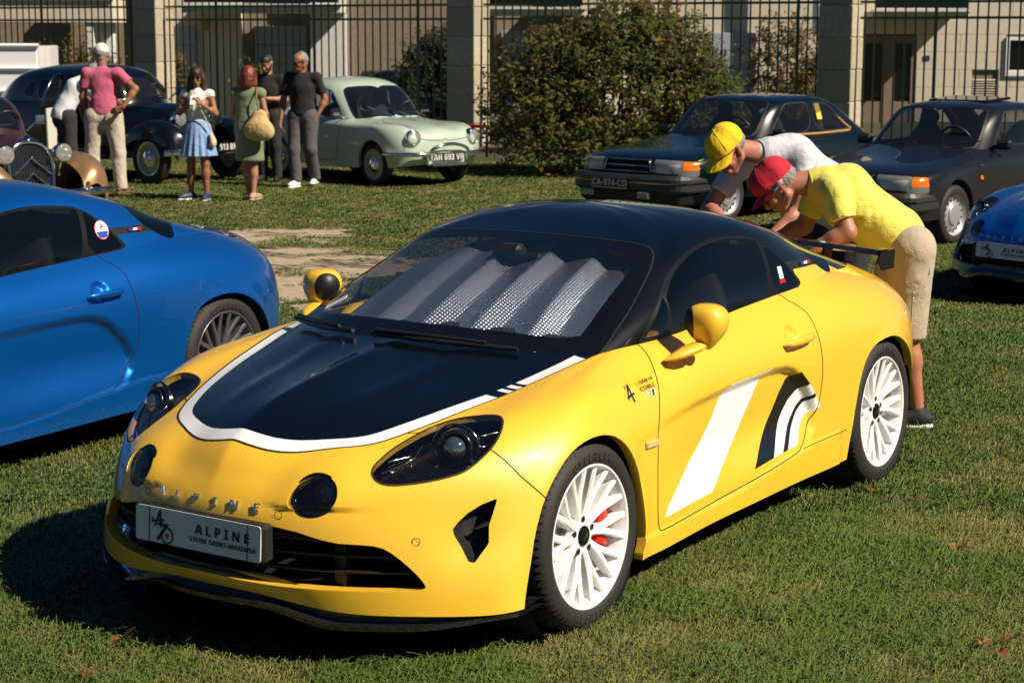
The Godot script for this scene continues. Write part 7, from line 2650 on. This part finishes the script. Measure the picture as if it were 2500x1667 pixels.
func make_people():
	cloth(0.5, 0.5, 0.5)
	var skin := mat(lin(0.36, 0.17, 0.10), 0.5); var tan := mat(lin(0.27, 0.115, 0.06), 0.5); var red_skin := mat(lin(0.40, 0.16, 0.10), 0.5)
	for m in [skin, tan, red_skin]:
		m.subsurf_scatter_enabled = true; m.subsurf_scatter_strength = 0.15
	var lips := mat(lin(0.30, 0.08, 0.06), 0.45)
	var grey_hair := mat(lin(0.22, 0.21, 0.20), 0.7); var dark_hair := mat(lin(0.012, 0.009, 0.007), 0.5); var brown_hair := mat(lin(0.035, 0.018, 0.010), 0.45); var red_hair := mat(lin(0.13, 0.022, 0.010), 0.5)
	for m in [grey_hair, dark_hair, brown_hair, red_hair]:
		m.normal_enabled = true; m.normal_texture = folds; m.normal_scale = 0.8; m.uv1_triplanar = true; m.uv1_scale = Vector3(7, 0.8, 7)
	var away := 3.7275
	# man in the pink polo shirt, seen from behind
	person("man in pink polo shirt and pale trousers seen from behind, hand on hip", spot(23.76, -5.22), away, 1.08, joints({
		"hip_l": Vector3(0.11, 0.90, 0), "hip_r": Vector3(-0.11, 0.90, 0), "knee_l": Vector3(0.15, 0.49, 0.02), "knee_r": Vector3(-0.155, 0.49, 0.02), "ank_l": Vector3(0.155, 0.085, -0.02), "ank_r": Vector3(-0.17, 0.085, 0.02), "toe_l": Vector3(0.20, 0.035, 0.15), "toe_r": Vector3(-0.22, 0.035, 0.18),
		"chest": Vector3(0.0, 1.29, 0.03), "neck": Vector3(0.01, 1.46, 0.03), "head": Vector3(0.02, 1.62, 0.09), "face": Vector3(0.1, -0.25, 1),
		"el_l": Vector3(0.25, 1.14, 0.03), "wr_l": Vector3(0.22, 0.92, 0.14), "el_r": Vector3(-0.40, 1.24, -0.09), "wr_r": Vector3(-0.27, 1.03, -0.19), "pt_r": Vector3(0.9, -0.35, -0.1), "palm_r": Vector3(0.1, 0.2, 1), "th_r": 1.0}),
		{"skin": tan, "hair": grey_hair, "lips": lips, "shirt": cloth(0.46, 0.095, 0.175), "collar": cloth(0.46, 0.095, 0.175), "legs": cloth(0.48, 0.42, 0.35), "leg_grow": 0.024, "leg_wrinkle": 0.009, "shoes": mat(lin(0.18, 0.08, 0.04), 0.6), "soles": mat(lin(0.15, 0.09, 0.05), 0.7), "cap": cloth(0.66, 0.62, 0.58), "girth": 1.08, "no_face": true, "hair_cut": "cropped"})
	# man in white bending into the black car
	person("man in white T-shirt and dark jeans leaning into the open black car", spot(24.9, -5.98), away - 1.05, 1.02, joints({
		"pelvis": Vector3(0, 0.93, -0.06), "waist": Vector3(0, 1.05, 0.0), "chest": Vector3(0, 1.25, 0.13), "neck": Vector3(0, 1.39, 0.26), "head": Vector3(0, 1.46, 0.41), "face": Vector3(0, -0.6, 1), "crown": Vector3(0, 0.9, 0.4),
		"sh_l": Vector3(0.185, 1.34, 0.2), "sh_r": Vector3(-0.185, 1.34, 0.2), "el_l": Vector3(0.2, 1.1, 0.42), "el_r": Vector3(-0.2, 1.1, 0.42), "wr_l": Vector3(0.12, 1.12, 0.62), "wr_r": Vector3(-0.12, 1.12, 0.62), "pt_l": Vector3(0, 0.1, 1), "pt_r": Vector3(0, 0.1, 1), "palm_l": Vector3(0, -1, 0), "palm_r": Vector3(0, -1, 0)}),
		{"skin": skin, "hair": grey_hair, "lips": lips, "shirt": cloth(0.62, 0.63, 0.68), "legs": cloth(0.022, 0.022, 0.024), "leg_grow": 0.024, "hem": 1.15, "shoes": mat(lin(0.12, 0.06, 0.05), 0.7), "soles": M.cream, "girth": 1.05, "no_face": true})
	# woman with long hair
	var w1 := person("woman with long brown hair, sunglasses, white top and light blue pleated skirt", spot(22.83, -3.86), 0.50, 0.925, joints({
		"hip_l": Vector3(0.085, 0.92, 0), "hip_r": Vector3(-0.085, 0.92, 0), "knee_l": Vector3(0.09, 0.50, 0.03), "knee_r": Vector3(-0.11, 0.50, 0.0), "ank_l": Vector3(0.10, 0.085, 0.02), "ank_r": Vector3(-0.13, 0.085, -0.05), "toe_l": Vector3(0.10, 0.035, 0.18), "toe_r": Vector3(-0.26, 0.035, 0.06),
		"sh_l": Vector3(0.165, 1.41, -0.01), "sh_r": Vector3(-0.165, 1.41, -0.01), "el_l": Vector3(0.245, 1.15, 0.03), "el_r": Vector3(-0.245, 1.16, 0.02), "wr_l": Vector3(0.10, 1.28, 0.20), "wr_r": Vector3(-0.09, 1.26, 0.20), "pt_l": Vector3(-0.4, 0.7, 0.3), "pt_r": Vector3(0.4, 0.7, 0.3), "palm_l": Vector3(-0.7, -0.1, -0.5), "palm_r": Vector3(0.7, -0.1, -0.5), "curl_l": 1.0, "curl_r": 1.0, "face": Vector3(0.05, -0.12, 1)}),
		{"female": true, "skin": tan, "hair": brown_hair, "hair_cut": "long", "lips": lips, "shirt": cloth(0.72, 0.71, 0.70), "sleeve": 0.2, "hem": 0.8, "grow": 0.008, "skirt": cloth(0.22, 0.36, 0.62), "glasses": true, "shoes": mat(lin(0.03, 0.04, 0.09), 0.5)})
	# woman in the green dress
	var w2 := person("woman with red bob in sage green dress seen from behind", spot(22.85, -3.24), away - 0.2, 0.93, joints({
		"knee_l": Vector3(0.05, 0.49, 0.02), "knee_r": Vector3(-0.06, 0.49, 0.0), "ank_l": Vector3(0.03, 0.085, 0.03), "ank_r": Vector3(-0.05, 0.085, -0.03), "toe_l": Vector3(0.06, 0.035, 0.2), "toe_r": Vector3(-0.09, 0.035, 0.14), "sh_l": Vector3(0.17, 1.41, -0.01), "sh_r": Vector3(-0.17, 1.41, -0.01), "el_l": Vector3(0.23, 1.14, 0.05), "wr_l": Vector3(0.16, 0.98, 0.2), "el_r": Vector3(-0.235, 1.14, 0.0), "wr_r": Vector3(-0.2, 0.95, 0.14), "face": Vector3(0.15, -0.15, 1)}),
		{"female": true, "skin": skin, "hair": red_hair, "hair_cut": "bob", "lips": lips, "dress": cloth(0.17, 0.21, 0.13), "shoes": mat(lin(0.4, 0.24, 0.17), 0.6), "soles": M.cream, "no_face": true})
	# bearded man with phone
	var m1 := person("bearded man in black T-shirt looking down at a phone", spot(25.74, -3.37), 0.586 - 0.25, 1.0, joints({
		"face": Vector3(-0.1, -0.42, 1), "head": Vector3(0, 1.62, 0.05), "el_r": Vector3(-0.255, 1.15, 0.0), "wr_r": Vector3(-0.12, 1.18, 0.24), "pt_r": Vector3(0.5, 0.15, 0.8), "palm_r": Vector3(0.3, 0.9, -0.3), "el_l": Vector3(0.25, 1.14, 0.0), "wr_l": Vector3(0.07, 1.16, 0.25), "pt_l": Vector3(-0.5, 0.15, 0.8), "palm_l": Vector3(-0.3, 0.9, -0.3), "curl_l": 0.9, "curl_r": 0.9}),
		{"skin": skin, "hair": dark_hair, "beard": true, "lips": lips, "shirt": cloth(0.012, 0.012, 0.014), "legs": cloth(0.018, 0.019, 0.023), "shoes": mat(lin(0.012, 0.012, 0.012), 0.6), "soles": M.black_satin, "sleeve": 0.72})
	# grey-haired man walking
	person("grey-haired man in black T-shirt, grey trousers and white shoes, hand in pocket", spot(24.86, -2.80), 0.586 - 0.25, 1.03, joints({
		"knee_l": Vector3(0.11, 0.50, 0.05), "knee_r": Vector3(-0.09, 0.49, 0.10), "ank_l": Vector3(0.09, 0.12, -0.16), "ank_r": Vector3(-0.07, 0.085, 0.10), "toe_l": Vector3(0.10, 0.04, -0.02), "toe_r": Vector3(-0.09, 0.035, 0.28), "face": Vector3(-0.75, -0.4, 1), "head": Vector3(-0.01, 1.62, 0.05), "el_l": Vector3(0.28, 1.14, -0.07), "wr_l": Vector3(0.21, 0.93, 0.03), "pt_l": Vector3(-0.3, -1, 0.2), "el_r": Vector3(-0.27, 1.12, 0.0), "wr_r": Vector3(-0.27, 0.88, 0.10)}),
		{"skin": tan, "hair": grey_hair, "hair_cut": "cropped", "lips": lips, "shirt": cloth(0.012, 0.012, 0.014), "legs": cloth(0.075, 0.073, 0.082), "shoes": mat(lin(0.75, 0.75, 0.76), 0.5), "glasses": true, "sleeve": 0.75, "girth": 1.08, "leg_grow": 0.024})
	# man with the yellow cap bending over the tail
	person("man in yellow cap and pale grey polo shirt bending over the yellow car", Vector3(-0.76, 0, -3.27), 0.15, 1.03, joints({
		"pelvis": Vector3(0.40, 0.90, -0.30), "waist": Vector3(0.33, 1.02, -0.18), "chest": Vector3(0.19, 1.17, 0.02), "neck": Vector3(0.06, 1.25, 0.20), "head": Vector3(-0.04, 1.26, 0.37), "face": Vector3(-0.3, -0.72, 0.6), "crown": Vector3(-0.35, 0.7, 0.6), "hip_l": Vector3(0.49, 0.88, -0.33), "hip_r": Vector3(0.31, 0.88, -0.28),
		"knee_l": Vector3(0.48, 0.47, -0.22), "knee_r": Vector3(0.28, 0.47, -0.2), "ank_l": Vector3(0.48, 0.085, -0.33), "ank_r": Vector3(0.26, 0.085, -0.3), "toe_l": Vector3(0.50, 0.035, -0.16), "toe_r": Vector3(0.22, 0.035, -0.13),
		"sh_l": Vector3(0.30, 1.22, 0.12), "sh_r": Vector3(-0.08, 1.15, 0.10), "el_l": Vector3(0.33, 0.96, 0.24), "el_r": Vector3(-0.20, 0.93, 0.20), "wr_l": Vector3(0.20, 0.80, 0.42), "wr_r": Vector3(-0.02, 0.86, 0.40), "pt_l": Vector3(-0.2, -0.3, 1), "pt_r": Vector3(0.5, -0.2, 0.8), "palm_l": Vector3(0, -1, 0), "palm_r": Vector3(0, -1, 0), "front": Vector3(-0.3, -0.5, 0.8)}),
		{"cell": 0.013, "head_cell": 0.005, "hand_cell": 0.005, "skin": red_skin, "hair": grey_hair, "hair_cut": "cropped", "lips": lips, "shirt": cloth(0.52, 0.54, 0.60), "collar": cloth(0.3, 0.32, 0.36), "legs": cloth(0.02, 0.021, 0.025), "shoes": mat(lin(0.03, 0.03, 0.03), 0.6), "cap": cloth(0.80, 0.55, 0.01), "cap_logo": true, "glasses": true, "sleeve": 0.6, "girth": 1.12})
	# man with the red cap, bent forward at the hips
	person("man in red cap, yellow polo shirt and beige shorts bending over the car's tail", Vector3(0.475, 0, -2.42), -0.985, 1.0, joints({
		"pelvis": Vector3(0, 0.90, 0.0), "waist": Vector3(0, 0.995, 0.12), "chest": Vector3(0, 1.13, 0.29), "neck": Vector3(0.0, 1.215, 0.47), "head": Vector3(0.0, 1.185, 0.635), "face": Vector3(0.05, -0.75, 0.66), "crown": Vector3(0, 0.66, 0.75),
		"hip_l": Vector3(0.10, 0.88, -0.01), "hip_r": Vector3(-0.10, 0.88, -0.01), "knee_l": Vector3(0.105, 0.48, 0.0), "knee_r": Vector3(-0.12, 0.48, 0.05), "ank_l": Vector3(0.105, 0.085, -0.07), "ank_r": Vector3(-0.13, 0.085, -0.02), "toe_l": Vector3(0.12, 0.035, 0.10), "toe_r": Vector3(-0.16, 0.035, 0.16),
		"sh_l": Vector3(0.19, 1.18, 0.39), "sh_r": Vector3(-0.19, 1.17, 0.40), "el_l": Vector3(0.25, 0.99, 0.33), "el_r": Vector3(-0.24, 0.97, 0.46), "wr_l": Vector3(0.22, 0.895, 0.52), "wr_r": Vector3(-0.12, 0.90, 0.66), "pt_l": Vector3(-0.15, -0.4, 0.9), "pt_r": Vector3(0.2, -0.1, 0.9), "palm_l": Vector3(-0.2, -0.9, -0.3), "palm_r": Vector3(0, -1, 0), "curl_l": 0.8, "front": Vector3(0, -0.8, 0.6)}),
		{"cell": 0.012, "head_cell": 0.0045, "hand_cell": 0.0045, "skin": red_skin, "hair": grey_hair, "hair_cut": "cropped", "lips": lips, "shirt": cloth(0.72, 0.66, 0.12), "collar": cloth(0.72, 0.66, 0.12), "legs": cloth(0.42, 0.35, 0.26), "leg_end": 0.52, "watch": true, "leg_grow": 0.022, "leg_wrinkle": 0.004, "shoes": mat(lin(0.006, 0.008, 0.02), 0.7), "cap": cloth(0.50, 0.012, 0.03), "glasses": true, "glasses_arm": mat(lin(0.02, 0.25, 0.5), 0.4), "sleeve": 0.7, "girth": 1.05, "wrinkle": 0.005})
	var beige := cloth(0.55, 0.38, 0.18)
	var bag := carried(w2, "shoulder_bag", "large beige shoulder bag on the back of the woman in green", "bag")
	part("bag_body", nets([[Vector3(-0.20, 0.98, -0.17), Vector3(-0.20, 1.10, -0.15), 0.17, 0.11, Vector3(1, 1, 0.5)], [Vector3(-0.30, 0.92, -0.16), Vector3(-0.10, 0.92, -0.18), 0.10, 0.10, Vector3(1, 1, 0.6)]], 0.012, 0.05, [], 0.006, 7.0), beige, bag)
	var st := Buf.new()
	st.tube([Vector3(-0.20, 1.20, -0.17), Vector3(-0.16, 1.36, -0.15), Vector3(-0.14, 1.49, -0.06), Vector3(-0.14, 1.48, 0.04), Vector3(-0.17, 1.36, 0.14)], 0.010, 6)
	part("bag_strap", st, mat(lin(0.22, 0.13, 0.06), 0.7), bag)
	var cb := carried(w1, "crossbody_bag", "small cream bag hanging at the hip of the woman with the blue skirt", "bag")
	part("bag_body", nets([[Vector3(0.20, 0.86, 0.10), Vector3(0.22, 0.78, 0.10), 0.05, 0.075, Vector3(0.6, 1, 1)]], 0.01, 0.02), cloth(0.58, 0.48, 0.32), cb)
	var s2 := Buf.new()
	s2.tube([Vector3(0.20, 0.93, 0.12), Vector3(0.13, 1.12, 0.165), Vector3(0.05, 1.28, 0.18), Vector3(-0.06, 1.44, 0.10), Vector3(-0.09, 1.48, 0.0)], 0.008, 6)
	part("bag_strap", s2, cloth(0.5, 0.42, 0.3), cb)
	var p1 := carried(w1, "phone", "pale phone held up by the woman with the blue skirt", "phone")
	var pb := Buf.new()
	pb.rbox(Vector3(0.0, 1.34, 0.245), Vector3(0.075, 0.15, 0.01), 0.004, Basis(X, -0.5))
	part("phone_case", pb, M.white_paint, p1)
	var p2 := carried(m1, "phone", "dark phone in the hands of the bearded man", "phone")
	pb = Buf.new()
	pb.rbox(Vector3(-0.02, 1.205, 0.33), Vector3(0.075, 0.15, 0.01), 0.004, Basis(X, -0.9))
	part("phone_case", pb, M.black_gloss, p2)
